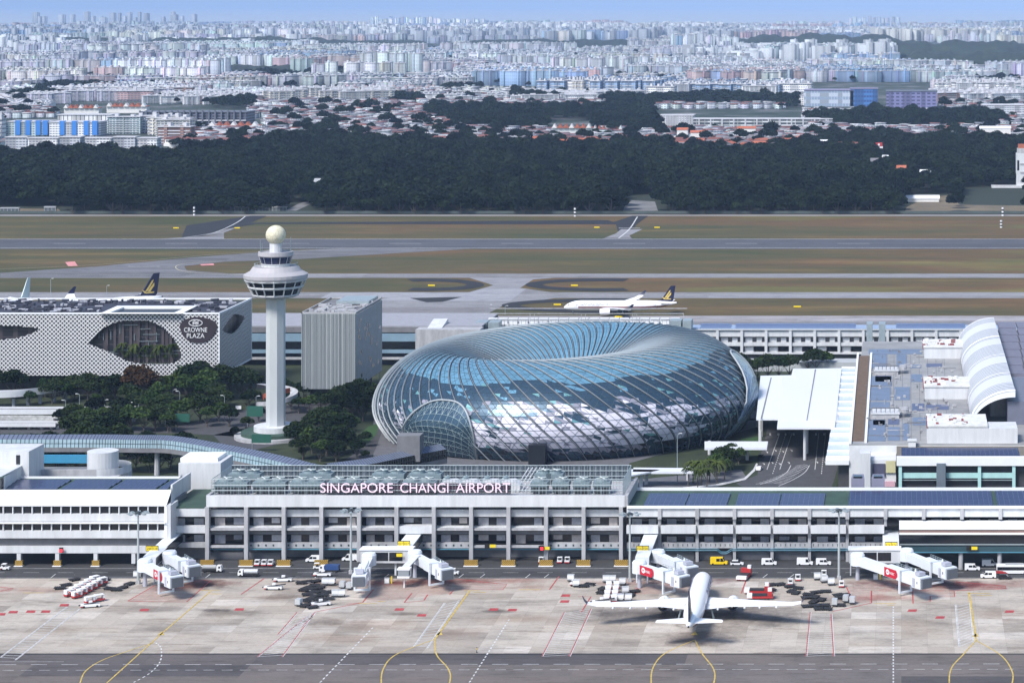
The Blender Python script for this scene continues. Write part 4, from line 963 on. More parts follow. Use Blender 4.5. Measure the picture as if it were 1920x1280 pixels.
b.box(Xat(320, 771), Xat(320, 771)+.6, 771, 791, zr2-4, zr2+1.6); b.build('gable_wall', white, TL, world=True)
for j, (a, e) in enumerate(((20, 128), (136, 224), (230, 312), (318, 334))):
    solarfield(a-8, e-8, 772.5, 787, zr2-.34, 'violet blue solar field, %s from the left on the left wing roof' % ORD(j+1), 3)
# link bay between the wings, with its green roof
TK = thing('link_building', 'narrow concrete link with dark green roof between the left wing and the plant deck', 'terminal', (Xat(352, 770), 770, 0))
wb(MB(), 318, 386, 951, 968, YF, 1.5).build('fascia', white, TK, world=True); wb(MB(), 320, 386, 970, 985, 771.5, .4).build('window', glassd, TK, world=True)
wb(MB(), 318, 386, 985.5, 999, YF, 1.5).build('spandrel', white, TK, world=True); wb(MB(), 330, 386, 1001, 1018, 771.5, .4).build('window', glassd, TK, world=True)
for a, e in ((333, 347), (364, 382)):
    wb(MB(), a, e, 971, 985, 771.2, .2).build('blind', blindm, TK, world=True); wb(MB(), a, e, 1002, 1017, 771.2, .2).build('blind', blindm, TK, world=True)
wb(MB(), 335, 386, 1017, 1026, YF+1, 1.5).build('spandrel', conc, TK, world=True); MB().box(Xat(318, 770), Xat(386, 770), 773, 795, 0, 17.6).build('wall', concd, TK, world=True)
MB().box(Xat(318, 770), Xat(386.5, 770), 767.9, 796, 17.65, 18.1).build('roof', greenroof, TK, world=True)
b = MB(); b.box(Xat(333, 796), Xat(412, 796), 797, 812, 8, Zat(868, 797)); b.build('stair_tower', white, label='white windowless stair tower behind the dark green roof', cat='tower', loc=(Xat(372, 797), 797, 8))
b = MB(); b.box(Xat(338, 800), Xat(408, 800), 800, 811, Zat(868, 797)+.01, Zat(868, 797)+1.2); b.build('roof_box', white2, label='flat white box on top of the windowless stair tower', cat='roof box', loc=(Xat(372, 800), 800, Zat(868, 797)))
# far left roof boxes, curved ramp and drum
t = thing('roof_plant_room', 'white plant room with green roof terrace at the far left edge', 'plant room', (Xat(20, 775), 775, 0))
MB().box(Xat(-60, 776), Xat(7, 776), 771, 800, 18, Zat(896, 771)).build('wall', white, t, world=True); MB().box(Xat(-60, 790), Xat(50, 790), 792, 806, 15, Zat(846, 792)).build('tower_wall', white, t, world=True)
b = MB(); b.face([(Xat(7, 771), 771, 19), (Xat(53, 800), 800, 19), (Xat(53, 800), 800, Zat(872, 800)), (Xat(7, 771), 771, Zat(893, 771))]); b.face([(Xat(6, 771), 771.01, Zat(895, 771)), (Xat(52, 800), 800, Zat(874, 800)), (Xat(-60, 800), 800, Zat(874, 800)), (Xat(-60, 771), 771, Zat(895, 771))], 1); b.build('side_wall', [white, greenroof], t, world=True)
wb(MB(), 30, 37, 853, 870, 791.8, .3).build('door', glassd, t, world=True)
t = thing('car_ramp', 'curved grey ramp with a blue inner wall winding round a white drum', 'ramp', (Xat(200, 815), 815, 0))
gz = Zat(889, 806); x_ = Xat(205, 815)
b = MB(); b.box(Xat(54, 806), Xat(190, 806), 803, 804, gz, gz+2.2); b.build('ramp_wall', conc, t, world=True); MB().box(Xat(54, 815), Xat(175, 815), 818, 819, gz+1.5, gz+4.3).build('inner_wall', mat('blue_wall', (.04, .25, .42), .6, var=.1), t, world=True)
MB().box(Xat(54, 806), Xat(190, 806), 804.05, 817.9, gz-.4, gz+.3).build('deck', concd, t, world=True)
pr = [(x_+8.5*cos(R(a)), 811+9*sin(R(a))) for a in range(-90, 91, 10)]
b = MB()
for p, r_ in zip(pr, pr[1:]): b.face([(p[0], p[1], gz), (r_[0], r_[1], gz), (r_[0], r_[1], gz+2.4), (p[0], p[1], gz+2.4)])
b.build('curved_wall', white, t, world=True)
MB().lathe([(5.2, gz), (5.2, gz+7.2), (5.0, gz+7.2)], Xat(193, 811), 811, 28).build('drum', white, t, world=True)
MB().box(Xat(50, 810), Xat(230, 810), 803, 820, 0, gz-.5).build('support', conc, t, world=True)
# ---------------------------------------------------------------- glass dome
DC = Vector((Xat(1062, 1012), 1012, 0))
prof = [(.925, 0), (.968, 5), (.995, 10), (1.0, 14.5), (.985, 19.5), (.95, 24.5), (.895, 29.2), (.83, 33.0), (.755, 35.9), (.68, 37.4), (.605, 37.8), (.53, 37.0), (.455, 35.0), (.38, 31.8), (.31, 27.8), (.25, 23.5), (.205, 19.5), (.18, 17)]
pr_r = [p[0] for p in prof]; pr_z = [p[1] for p in prof]; NP = len(prof)-1
def dome_pt(t, ang, off=0.0):
    # t: 0 at the ground, 1 at the oculus; ang: direction seen from the centre
    i = t*NP; k = min(int(i), NP-1); f = i-k
    def cr(a):
        p0, p1, p2, p3 = a[max(k-1, 0)], a[k], a[k+1], a[min(k+2, NP)]
        return .5*((2*p1)+(p2-p0)*f+(2*p0-5*p1+4*p2-p3)*f*f+(3*p1-p0-3*p2+p3)*f**3)
    r, z = cr(pr_r), cr(pr_z)
    R_ = 81.2+off; sh = (1-r)*-9.0
    x = r*R_*cos(ang)+sh; y = r*R_*sin(ang)*1.0+(1-r)*-1
    return Vector((x, y, (z*.982+off*.35)*(1+(.075*x+.048*y)/82.5*min(1, z/12))))
def tw(t): return -.72*t-0.78*t*t                 # swirl of the ribs
NR = 72; NTT = 58
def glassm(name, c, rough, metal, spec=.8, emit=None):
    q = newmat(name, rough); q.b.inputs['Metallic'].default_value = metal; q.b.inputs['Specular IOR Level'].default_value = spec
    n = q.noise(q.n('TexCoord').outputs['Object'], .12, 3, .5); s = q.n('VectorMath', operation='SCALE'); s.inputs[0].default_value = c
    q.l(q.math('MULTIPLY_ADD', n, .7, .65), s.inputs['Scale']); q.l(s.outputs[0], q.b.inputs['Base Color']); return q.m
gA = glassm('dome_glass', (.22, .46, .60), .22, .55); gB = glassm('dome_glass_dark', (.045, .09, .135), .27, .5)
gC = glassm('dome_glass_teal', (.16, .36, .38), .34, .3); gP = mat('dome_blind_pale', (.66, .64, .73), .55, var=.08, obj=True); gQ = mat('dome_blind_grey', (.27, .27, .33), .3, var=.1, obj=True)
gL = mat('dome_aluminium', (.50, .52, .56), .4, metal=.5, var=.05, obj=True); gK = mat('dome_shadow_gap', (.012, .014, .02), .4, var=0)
D = thing('glass_dome', 'huge doughnut-shaped glass dome with swirling white ribs behind the terminal', 'glass dome', DC)
random.seed(3)
NA = NR*2; V_ = []
for j in range(NTT+1):
    t = j/NTT
    for i in range(NA): V_.append(tuple(dome_pt(t, 2*pi*i/NA+tw(t)+(pi/NA if j % 2 else 0))))
FF = []; MI = []
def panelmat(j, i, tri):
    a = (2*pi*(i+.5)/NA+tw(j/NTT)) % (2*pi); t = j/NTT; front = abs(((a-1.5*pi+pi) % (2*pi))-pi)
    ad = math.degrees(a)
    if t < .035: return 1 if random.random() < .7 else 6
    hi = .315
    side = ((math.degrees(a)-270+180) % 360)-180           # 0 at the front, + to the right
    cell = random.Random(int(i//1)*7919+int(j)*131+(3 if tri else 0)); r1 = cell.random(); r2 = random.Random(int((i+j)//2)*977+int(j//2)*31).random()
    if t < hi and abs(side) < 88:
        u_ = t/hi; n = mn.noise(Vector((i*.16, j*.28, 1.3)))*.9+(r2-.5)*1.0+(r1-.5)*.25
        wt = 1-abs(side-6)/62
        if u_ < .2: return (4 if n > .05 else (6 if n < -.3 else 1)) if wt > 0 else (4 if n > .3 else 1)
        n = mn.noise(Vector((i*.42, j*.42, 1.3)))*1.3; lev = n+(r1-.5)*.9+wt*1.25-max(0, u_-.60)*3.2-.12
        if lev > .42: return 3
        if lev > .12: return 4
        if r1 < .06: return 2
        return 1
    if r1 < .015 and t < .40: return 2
    if t > .385+.05*mn.noise(Vector((i*.1, 0, 0))): return 0  # brighter cyan above the dark belt: reflected sky put into the glass colour
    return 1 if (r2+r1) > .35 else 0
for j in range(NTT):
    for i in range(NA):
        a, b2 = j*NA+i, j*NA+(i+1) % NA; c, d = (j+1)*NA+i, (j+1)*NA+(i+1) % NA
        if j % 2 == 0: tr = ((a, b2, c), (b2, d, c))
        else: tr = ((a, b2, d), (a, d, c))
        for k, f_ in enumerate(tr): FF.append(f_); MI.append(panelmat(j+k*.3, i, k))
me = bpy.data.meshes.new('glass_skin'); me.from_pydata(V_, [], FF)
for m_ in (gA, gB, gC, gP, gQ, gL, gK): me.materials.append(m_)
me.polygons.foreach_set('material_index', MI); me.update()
o = bpy.data.objects.new('glass_skin', me); C.objects.link(o); o.parent = D
ribm = mat('white_rib', (.36, .39, .41), .4, var=0); jointm = mat('dark_joint', (.02, .03, .045), .5, var=0); fine = mat('fine_mullion', (.07, .11, .14), .45, metal=.3, var=0)
def dnorm(t, a):
    t0, t1 = max(0, t-.004), min(1, t+.004); du = dome_pt(t1, a)-dome_pt(t0, a); dv = dome_pt(t, a+.01)-dome_pt(t, a-.01); n = dv.cross(du); n.normalize(); return n
for i in range(NR):
    tt_ = np.linspace(0, 1, 44); P0 = []; 
    for t in tt_:
        a = 2*pi*i/NR+tw(t); p = dome_pt(t, a); nn_ = dnorm(t, a); P0.append((p, nn_))
    rb = MB(); sh_ = MB()
    for (p, n1_), (q_, n2_) in zip(P0, P0[1:]):
        d = (q_-p).normalized(); s1_ = d.cross(n1_)*.05
        rb.face([p+n1_*.1+s1_, q_+n2_*.1+s1_, q_+n2_*.62+s1_, p+n1_*.62+s1_]); rb.face([p+n1_*.1-s1_, p+n1_*.62-s1_, q_+n2_*.62-s1_, q_+n2_*.1-s1_]); rb.face([p+n1_*.62-s1_, p+n1_*.62+s1_, q_+n2_*.62+s1_, q_+n2_*.62-s1_])
        s2_ = d.cross(n1_)*.42; sh_.face([p+n1_*.09-s2_, q_+n2_*.09-s2_, q_+n2_*.09+s2_, p+n1_*.09+s2_])
    r0_ = rb.build('rib', ribm, D); sh_.build('joint', jointm, r0_)
b = MB()
for j in range(2, NTT-6, 2):
    pp = [dome_pt(j/NTT, 2*pi*i/NA+tw(j/NTT), .08) for i in range(NA+1)]; b.tube(pp, .075, 3, caps=False)
for i in range(NR):
    pts_ = [dome_pt(t, 2*pi*(i+.5)/NR+tw(t), .08) for t in np.linspace(0, .8, 36)]; b.tube(pts_, .08, 3, caps=False)
    pts_ = [dome_pt(t, 2*pi*i/NR-tw(t)*.8-1.3*t*0, .08) for t in np.linspace(0.04, .62, 30)]; b.tube(pts_, .06, 3, caps=False)
b.build('mullions', fine, D)
rg = [dome_pt(1, 2*pi*i/60) for i in range(61)]; MB().tube(rg, .6, 6).build('oculus_ring', ribm, D, smooth=True)
# entrance arches: white hoop and recessed lattice lens
def arch(ang, half, tmax, nm, proud=3.2, mA=gB):
    rim = []; b = MB(); n = 26; rows_ = []
    for i in range(n+1):
        u_ = -1+2*i/n; tt = tmax*(1-abs(u_)**2.6)**.5 if abs(u_) < 1 else 0
        rim.append(dome_pt(max(0, tt), ang+u_*half*(1-.12*tt/tmax)+.35*tt, proud*(1-abs(u_)**3)*.5+.6))
    MB().tube(rim, .42, 6).build('arch_hoop', ribm, D, smooth=True)
    K = 9
    for i in range(n+1):
        u_ = -1+2*i/n; tt = tmax*(1-abs(u_)**2.6)**.5 if abs(u_) < 1 else 0
        rows_.append([dome_pt(max(0, tt)*k/K, ang+u_*half*(1-.12*tt*k/K/tmax)+.35*tt*k/K, (proud*(1-abs(u_)**3)*.5+.3)) for k in range(K+1)])
    for i in range(n):
        for k in range(K): b.face([rows_[i][k], rows_[i+1][k], rows_[i+1][k+1], rows_[i][k+1]], 0)
    b.build('arch_glazing', [mA, gB], D)
    m2 = MB()
    for k in range(1, K+1): m2.tube([rows_[i][k]+Vector((0, 0, 0)) for i in range(n+1)], .1, 3, caps=False)
    for i in range(2, n-1, 2):
        m2.tube(rows_[i], .1, 3, caps=False)
        m2.tube([rows_[min(n, i+int(k*.7))][k] for k in range(K+1)], .1, 3, caps=False); m2.tube([rows_[max(0, i-int(k*.7))][k] for k in range(K+1)], .1, 3, caps=False)
    m2.build('arch_mullions', mat('arch_steel', (.30, .38, .38), .5, var=0), D)
arch(math.atan2(-71, -49), .27, .30, 'west'); arch(R(-9), .20, .38, 'east', mA=glassm('pale_arch_glass', (.20, .28, .42), .2, .4))
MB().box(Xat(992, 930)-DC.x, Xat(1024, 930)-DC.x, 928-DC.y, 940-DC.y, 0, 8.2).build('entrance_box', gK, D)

# ---------------------------------------------------------------- control tower
TX, TY = Xat(517, 990), 990.0
def tz(y): return Zat(y, TY)
shaftm = mat('tower_concrete', (.48, .50, .50), .7, var=.08, scale=.15, st=(1, 1, .3), obj=True)
CTW = thing('control_tower', 'tall white octagonal control tower with flared cab and pale radar ball', 'control tower', (TX, TY, 0))
MB().lathe([(4.0, tz(797)), (4.0, tz(555))], 0, 0, 8, a0=pi/8).build('shaft', shaftm, CTW)
flr = MB().lathe([(8.2, tz(556)), (9.4, tz(554)), (9.5, tz(552))], 0, 0, 16, a0=pi/16).build('cab_floor', conc, CTW)
z0, z1, r0, r1 = tz(552), tz(521), 9.4, 13.0
MB().lathe([(r0-.5, z0), (r1-.9, z1)], 0, 0, 16, a0=pi/16, caps=False).build('cab_glazing', glassd, CTW)
b = MB()
for i in range(16):
    a = pi/16+2*pi*i/16; b.tube([(r0*cos(a), r0*sin(a), z0), ((r1-.2)*cos(a), (r1-.2)*sin(a), z1)], .3, 4)
for f in (0.02, .47, .52, .9):
    rr_ = r0+(r1-r0)*f; b.tube([(rr_*cos(pi/16+2*pi*i/16), rr_*sin(pi/16+2*pi*i/16), z0+(z1-z0)*f) for i in range(17)], .32, 4, caps=False)
b.build('cab_frame', white, CTW)
MB().lathe([(12.9, z1-.3), (13.2, z1+.5), (13.2, z1+1.7), (10.6, z1+3.1), (9.6, z1+4.6), (9.3, z1+5.0), (6.2, z1+5.0)], 0, 0, 32).build('cab_roof', mat('tower_roof_white', (.40, .385, .40), .6, var=.06), CTW)
b = MB()
for i in range(33):
    a = 2*pi*i/33; b.tube([(8.8*cos(a), 8.8*sin(a), z1+5.0), (8.8*cos(a), 8.8*sin(a), z1+6.2)], .06, 3, caps=False)
b.tube([(8.8*cos(2*pi*i/32), 8.8*sin(2*pi*i/32), z1+6.2) for i in range(33)], .1, 4, caps=False); b.build('railing', steel, CTW)
MB().lathe([(5.9, z1+5.0), (5.9, z1+5.6), (6.2, z1+6.2), (6.0, z1+6.3)], 0, 0, 24).build('upper_base', white, CTW)
z2 = z1+6.3
MB().lathe([(6.0, z2), (6.9, z2+2.9)], 0, 0, 24, caps=False).build('upper_glazing', mat('navy_glazing', (.015, .02, .06), .12, var=0), CTW)
b = MB()
for i in range(12):
    a = 2*pi*i/12; b.tube([(6.05*cos(a), 6.05*sin(a), z2), (6.95*cos(a), 6.95*sin(a), z2+2.9)], .09, 4)
b.build('upper_frame', white, CTW)
MB().lathe([(6.9, z2+2.9), (7.3, z2+3.3), (7.2, z2+4.9), (6.6, z2+5.0), (6.4, z2+4.4)], 0, 0, 32).build('upper_roof', MATS['tower_roof_white'], CTW)
MB().lathe([(2.6, z2+4.4), (2.6, z2+8.2), (2.2, z2+8.4)], 0, 0, 12).build('radome_base', white, CTW)
zc = z2+8.2+3.6
bm_ = bpy.data.meshes.new('radome'); import bmesh
bb = bmesh.new(); bmesh.ops.create_icosphere(bb, subdivisions=3, radius=4.15); bmesh.ops.translate(bb, vec=(0, 0, zc), verts=bb.verts); bb.to_mesh(bm_); bb.free()
q = newmat('radome_skin', .6); vo = q.n('TexVoronoi', feature='DISTANCE_TO_EDGE'); vo.inputs['Scale'].default_value = .55; q.l(q.n('TexCoord').outputs['Object'], vo.inputs['Vector'])
q.l(q.ramp(vo.outputs['Distance'], [(0, (.42, .38, .26)), (.05, (.66, .62, .46)), (1, (.72, .68, .52))]), q.b.inputs['Base Color'])
bm_.materials.append(q.m); o = bpy.data.objects.new('radome', bm_); C.objects.link(o); o.parent = CTW
b = MB()
for a, h in ((0, 6), (.6, 4), (3.3, 5), (3.9, 4), (5, 5), (2.2, 4)): b.tube([(6.3*cos(a), 6.3*sin(a), z2+4.9), (6.3*cos(a), 6.3*sin(a), z2+4.9+h)], .08, 4)
b.build('antenna', steel, CTW)
for k, (r_, za, zb) in enumerate(((17.0, 0, 1.3), (14.3, 1.3, 2.7), (9.0, 2.7, 4.9))):
    MB().lathe([(r_, za), (r_, zb), (r_-1.2, zb+.02)], 0, 0, 32).build('plinth', [conc, greenroof, white][k], CTW)

# ---------------------------------------------------------------- lattice-clad hotel
HY = 1090.0; Hs = HY/4400
hx1 = Xat(411, HY); hx0 = Xat(-140, HY); hz0, hz1 = Zat(704, HY), Zat(589, HY); hd = 54.0
HT = thing('lattice_hotel', 'long hotel wrapped in white diamond lattice with leaf-shaped openings and dark name sign', 'hotel', ((hx0+hx1)/2, HY, 0))
q = newmat('diamond_lattice', .55); s = q.n('SeparateXYZ'); q.l(q.n('NewGeometry').outputs['Position'], s.inputs[0])
h_ = q.math('ADD', s.outputs[0], s.outputs[1]); P_ = 1.95
u1 = q.math('FRACT', q.math('DIVIDE', q.math('ADD', h_, s.outputs[2]), P_)); u2 = q.math('FRACT', q.math('DIVIDE', q.math('SUBTRACT', h_, s.outputs[2]), P_))
f1 = q.math('LESS_THAN', u1, .31); f2 = q.math('LESS_THAN', u2, .31)
v1 = q.math('LESS_THAN', q.math('FRACT', q.math('DIVIDE', h_, P_/1)), .30); v3 = q.math('LESS_THAN', q.math('FRACT', q.math('DIVIDE', s.outputs[2], P_)), .3)
fm = q.math('MAXIMUM', q.math('MAXIMUM', f1, f2), q.math('MULTIPLY', v1, v3))
q.l(q.mix(fm, (.025, .025, .035), (.62, .62, .62)), q.b.inputs['Base Color']); lat = q.m
def inpoly(x, y, P):
    c = False; n = len(P)
    for i in range(n):
        (x1, y1), (x2, y2) = P[i], P[(i+1) % n]
        if (y1 > y) != (y2 > y) and x < (x2-x1)*(y-y1)/(y2-y1)+x1: c = not c
    return c
def sm(P, n=6): return curve(P+[P[0]], n)
eyes = [sm([(165, 644), (185, 622), (212, 606), (246, 600), (290, 605), (322, 630), (339, 660), (337, 674), (320, 681), (280, 683), (240, 677), (205, 660)]),
        sm([(-60, 616), (-20, 610), (30, 611), (72, 616), (55, 626), (20, 635), (-40, 634)]),
        sm([(336, 612), (345, 600), (370, 594), (398, 600), (407, 612), (400, 630), (385, 641), (362, 642), (345, 632)])]
b = MB(); nx, nz = 300, 58
for i in range(nx):
    for j in range(nz):
        xa_, xb_ = hx0+(hx1-hx0)*i/nx, hx0+(hx1-hx0)*(i+1)/nx; za, zb = hz0+(hz1-hz0)*j/nz, hz0+(hz1-hz0)*(j+1)/nz
        px = XV+FO*((xa_+xb_)/2)/HY; py = YH+FO*(CH-(za+zb)/2)/HY
        if any(inpoly(px, py, e) for e in eyes[:2]): continue
        b.face([(xa_, HY, za), (xb_, HY, za), (xb_, HY, zb), (xa_, HY, zb)])
o = b.build('lattice_front', lat, HT, world=True)
b = MB(); ny = 50
cyz = (HY+hd*.44, hz0+(hz1-hz0)*.73)
for i in range(ny):
    for j in range(nz):
        ya, yb = HY+hd*i/ny, HY+hd*(i+1)/ny; za, zb = hz0+(hz1-hz0)*j/nz, hz0+(hz1-hz0)*(j+1)/nz
        u_, v_ = ((ya+yb)/2-cyz[0])/(hd*.35), ((za+zb)/2-cyz[1])/4.2
        if abs(v_-.12*u_) < max(0, 1-abs(u_)**1.7) and abs(u_) < 1: continue
        b.face([(hx1, ya, za), (hx1, yb, za), (hx1, yb, zb), (hx1, ya, zb)])
b.build('lattice_side', lat, HT, world=True)
b = MB().box(hx0, hx1-2.5, HY+2.5, HY+hd-.5, hz0-.3, hz1-1.5)
q = newmat('hotel_inner_wall', .4); s = q.n('SeparateXYZ'); q.l(q.n('NewGeometry').outputs['Position'], s.inputs[0])
hh_ = q.math('ADD', s.outputs[0], s.outputs[1]); fa = q.math('LESS_THAN', q.math('FRACT', q.math('DIVIDE', s.outputs[2], 3.4)), .12); fb = q.math('LESS_THAN', q.math('FRACT', q.math('DIVIDE', hh_, 7.0)), .3)
q.l(q.mix(q.math('MAXIMUM', fa, fb), (.010, .012, .018), (.055, .045, .05)), q.b.inputs['Base Color']); b.build('wall', q.m, HT, world=True)
b = MB(); b.box(hx0, hx1, HY-.3, HY+.1, hz1, hz1+.8); b.box(hx1-.3, hx1+.2, HY-.3, HY+hd, hz0-.6, hz0); b.box(hx1-.25, hx1+.25, HY-.32, HY+.2, hz0, hz1+.8); b.box(hx1-.3, hx1+.25, HY+hd-.4, HY+hd, hz0, hz1+.8)
b.box(hx1-.3, hx1+.3, HY+.1, HY+hd-.4, hz1, hz1+.8); b.box(hx0, hx1, HY+hd-.4, HY+hd, hz1, hz1+.8); b.build('edge_trim', white2, HT, world=True)
rn = mat('roof_clutter', (.035, .037, .055), .7, var=.4, scale=.35); MB().box(hx0, hx1-.4, HY+.2, HY+hd-.5, hz1-1.45, hz1-.6).build('roof', rn, HT, world=True)
random.seed(8); b = MB()
for k in range(420):
    x, y = random.uniform(hx0, hx1-5), random.uniform(HY+3, HY+hd-3)
    px = XV+FO*x/y
    if Xat(190, y) < x < Xat(365, y) and HY+2 < y < HY+40: continue
    b.cbox((x, y, hz1+random.uniform(-.5, .3)), (random.uniform(.5, 4), random.uniform(.4, 3), random.uniform(.4, 1.4)), random.choice((0, .5)), random.choice((0, 0, 1)))
b.build('roof_plant', [rn, mat('roof_pipes', (.42, .42, .46), .6, var=.2)], HT, world=True)
q_ = [(185, 590), (210, 572), (372, 570), (345, 589)]
def hp(p): g_ = G(p[0], p[1], hz1+.6); return Vector((g_.x, g_.y, g_.z))
O_ = [hp((186, 588)), hp((340, 588)), hp((370, 573)), hp((220, 573))]; I_ = [hp((205, 586)), hp((326, 586)), hp((350, 575.5)), hp((232, 575.5))]; b = MB()
for k in range(4): b.face([O_[k], O_[(k+1) % 4], I_[(k+1) % 4], I_[k]]); 
for k in range(4): b.face([I_[k], I_[(k+1) % 4], I_[(k+1) % 4]-Vector((0, 0, 1.2)), I_[k]-Vector((0, 0, 1.2))])
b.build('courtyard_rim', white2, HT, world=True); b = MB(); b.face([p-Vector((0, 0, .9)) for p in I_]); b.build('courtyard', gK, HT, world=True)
b = MB()
for k in range(10): b.box(Xat(195+k*15, HY), Xat(200+k*15, HY), HY+2, HY+2.3, hz0, hz1-2)
b.build('fin', mat('dark_fin', (.06, .048, .052), .6, var=.2), HT, world=True)
b = MB().box(hx0, hx1-8, HY+8, HY+hd-6, 0, hz0-.32); b.build('podium', inner, HT, world=True)
random.seed(33); b = MB()
for k in range(26):
    x = Xat(random.uniform(180, 330), HY); z = hz0+random.uniform(8, 25); b.box(x, x+.3, HY+2.0, HY+2.25, z, z+random.uniform(2, 5)) if k % 2 else b.box(x, x+random.uniform(3, 9), HY+1.6, HY+1.85, z, z+.25)
b.build('window_frame', mat('pale_window_frame', (.16, .20, .22), .4, var=.2), HT, world=True)
# name sign in its dark oval
sg = MB(); E = eyes[2]; pts_ = [(Xat(x, HY-.4), HY-.35, Zat(y, HY-.4)) for x, y in E[:-1]]; sg.face(pts_[::-1] if False else pts_)
sgo = sg.build('sign_panel', mat('dark_plum_panel', (.025, .016, .022), .6, var=.2), HT, world=True)
sgn2 = white2; k = HY/4400
for wd_, cx, cy, wpx in (('CROWNE', 367.5, 622, 43), ('PLAZA', 367.5, 633, 33)):
    lettering('lettering', wd_, 8.4*k, wpx*k, .12, white2, HT, Matrix.Translation((Xat(cx, HY)-HT.location.x, -.5, Zat(cy, HY))))
cx_, cz_ = Xat(367.5, HY)-HT.location.x, Zat(605, HY); b = MB()
el = [(cx_+3.1*cos(2*pi*i/30), -.6, cz_+1.45*sin(2*pi*i/30)) for i in range(31)]; b.tube(el, .17, 4, caps=False)
for d_ in (-.55, 0, .55): b.tube([(cx_-1.4, -.6, cz_+d_-.2), (cx_-.5, -.6, cz_+d_+.28), (cx_+.5, -.6, cz_+d_-.2), (cx_+1.4, -.6, cz_+d_+.28)], .15, 4)
b.build('emblem', white2, HT)

# ribbed hotel extension
EY = 1062.0; ex0, ex1 = Xat(565, EY), Xat(667, EY); ez0, ez1 = Zat(729, EY), Zat(588, EY); ed = 54.0
EX = thing('ribbed_tower_block', 'grey ribbed block with round holes in its shaded side, right of the control tower', 'building', ((ex0+ex1)/2, EY, 0))
q = newmat('ribbed_panels', .5); s = q.n('SeparateXYZ'); q.l(q.n('NewGeometry').outputs['Position'], s.inputs[0])
wn_ = q.n('TexWhiteNoise', noise_dimensions='1D'); q.l(q.math('FLOOR', q.math('MULTIPLY', s.outputs[0], 1.1)), wn_.inputs['W'])
f = q.math('LESS_THAN', q.math('FRACT', q.math('MULTIPLY', s.outputs[0], 1.1)), .3)
q.l(q.mix(f, q.ramp(wn_.outputs['Value'], [(0, (.27, .30, .31)), (1, (.46, .49, .49))]), (.12, .13, .14)), q.b.inputs['Base Color']); rib_ = q.m
b = MB(); b.box(ex0, ex1, EY, EY+.6, ez0, ez1); 
for i in range(40): x = ex0+(ex1-ex0)*(i+.5)/40; b.box(x-.12, x+.12, EY-.25, EY-.002, ez0, ez1)
b.build('front_cladding', rib_, EX, world=True)
sidem = mat('perforated_side', (.30, .31, .33), .6, var=.15, scale=.3); MB().box(ex0+.3, ex1-.002, EY+.6, EY+ed, ez0, ez1-.6).build('wall', sidem, EX, world=True)
random.seed(12); b = MB()
for k in range(26):
    y, z = EY+random.uniform(5, ed-4), random.uniform(ez0+4, ez1-4); r_ = random.uniform(.8, 1.3)
    b.face([(ex1+.05, y+r_*1.5*cos(a), z+r_*sin(a)) for a in np.linspace(0, 2*pi, 11)[:-1]])
b.build('porthole', glassd, EX, world=True)
b = MB()
for x0, x1, y0, y1 in ((ex0, ex1, EY, EY+.5), (ex0, ex0+.5, EY, EY+ed), (ex1-.5, ex1, EY+.5, EY+ed), (ex0, ex1, EY+ed-.5, EY+ed)): b.box(x0, x1, y0, y1, ez1-.598, ez1+.5) if False else b.box(x0+.01, x1-.01, y0+.01, y1-.01, ez1+.002, ez1+.7)
b.build('parapet', conc, EX, world=True)
MB().box(ex0+.6, ex1-.6, EY+.7, EY+ed-.6, ez1-.55, ez1-.3).build('roof', concd, EX, world=True)
b = MB()
for k in range(60): b.cbox((random.uniform(ex0+2, ex1-2), random.uniform(EY+2, EY+ed*.75), ez1+random.uniform(-.2, .6)), (random.uniform(.6, 4), random.uniform(.5, 4), random.uniform(.4, 1.6)), random.choice((0, .4)))
b.build('roof_plant', conc, EX, world=True); MB().box(ex0+8, ex1-1.5, EY+ed*.6, EY+ed-2, ez1+.2, ez1+1.6).build('roof_box', steel, EX, world=True)
MB().box(ex0+3, ex1-3, EY+4, EY+ed-8, 0, ez0-.002).build('podium', inner, EX, world=True)
# ---------------------------------------------------------------- far terminal (behind the dome) and the terminal on the right
def zz(y, Y): return Zat(y, Y)
FT = thing('far_terminal', 'low dark banded terminal with teal glass strips behind the control tower', 'terminal', (Xat(520, 1185), 1185, 0))
xA, xB = Xat(-100, 1185), Xat(905, 1185)
MB().box(xA, xB, 1187, 1230, 0, zz(613, 1187)).build('wall', mat('far_wall', (.05, .055, .08), .6, var=.15), FT, world=True)
for (a, e, m_, nm) in ((613, 623, concd, 'parapet'), (625, 640, mat('pale_teal_band', (.20, .30, .38), .4, var=.15, scale=.1), 'band'), (640.3, 654, glassd, 'glazing'), (655, 662, MATS['pale_teal_band'], 'band'), (670, 674, conc, 'ledge')):
    b = MB(); wb(b, -100, 905, a, e, 1183, 3.5); b.build(nm, m_, FT, world=True)
MB().box(xA, xB, 1183, 1232, zz(613, 1183)+.01, zz(613, 1183)+.6).build('roof', mat('grey_roof', (.30, .30, .33), .7, var=.1), FT, world=True)
b = MB(); b.box(Xat(785, 1180), Xat(905, 1180), 1172, 1182, 0, zz(618, 1172)); b.build('front_block', conc, FT, world=True)
b = MB(); b.extrude([(1175, zz(618, 1175)), (1195, zz(618, 1175)), (1195, zz(597, 1195)), (1193, zz(597, 1195))], 'x', Xat(803, 1180), Xat(830, 1180)); b.build('roof_hood', white, FT, world=True)
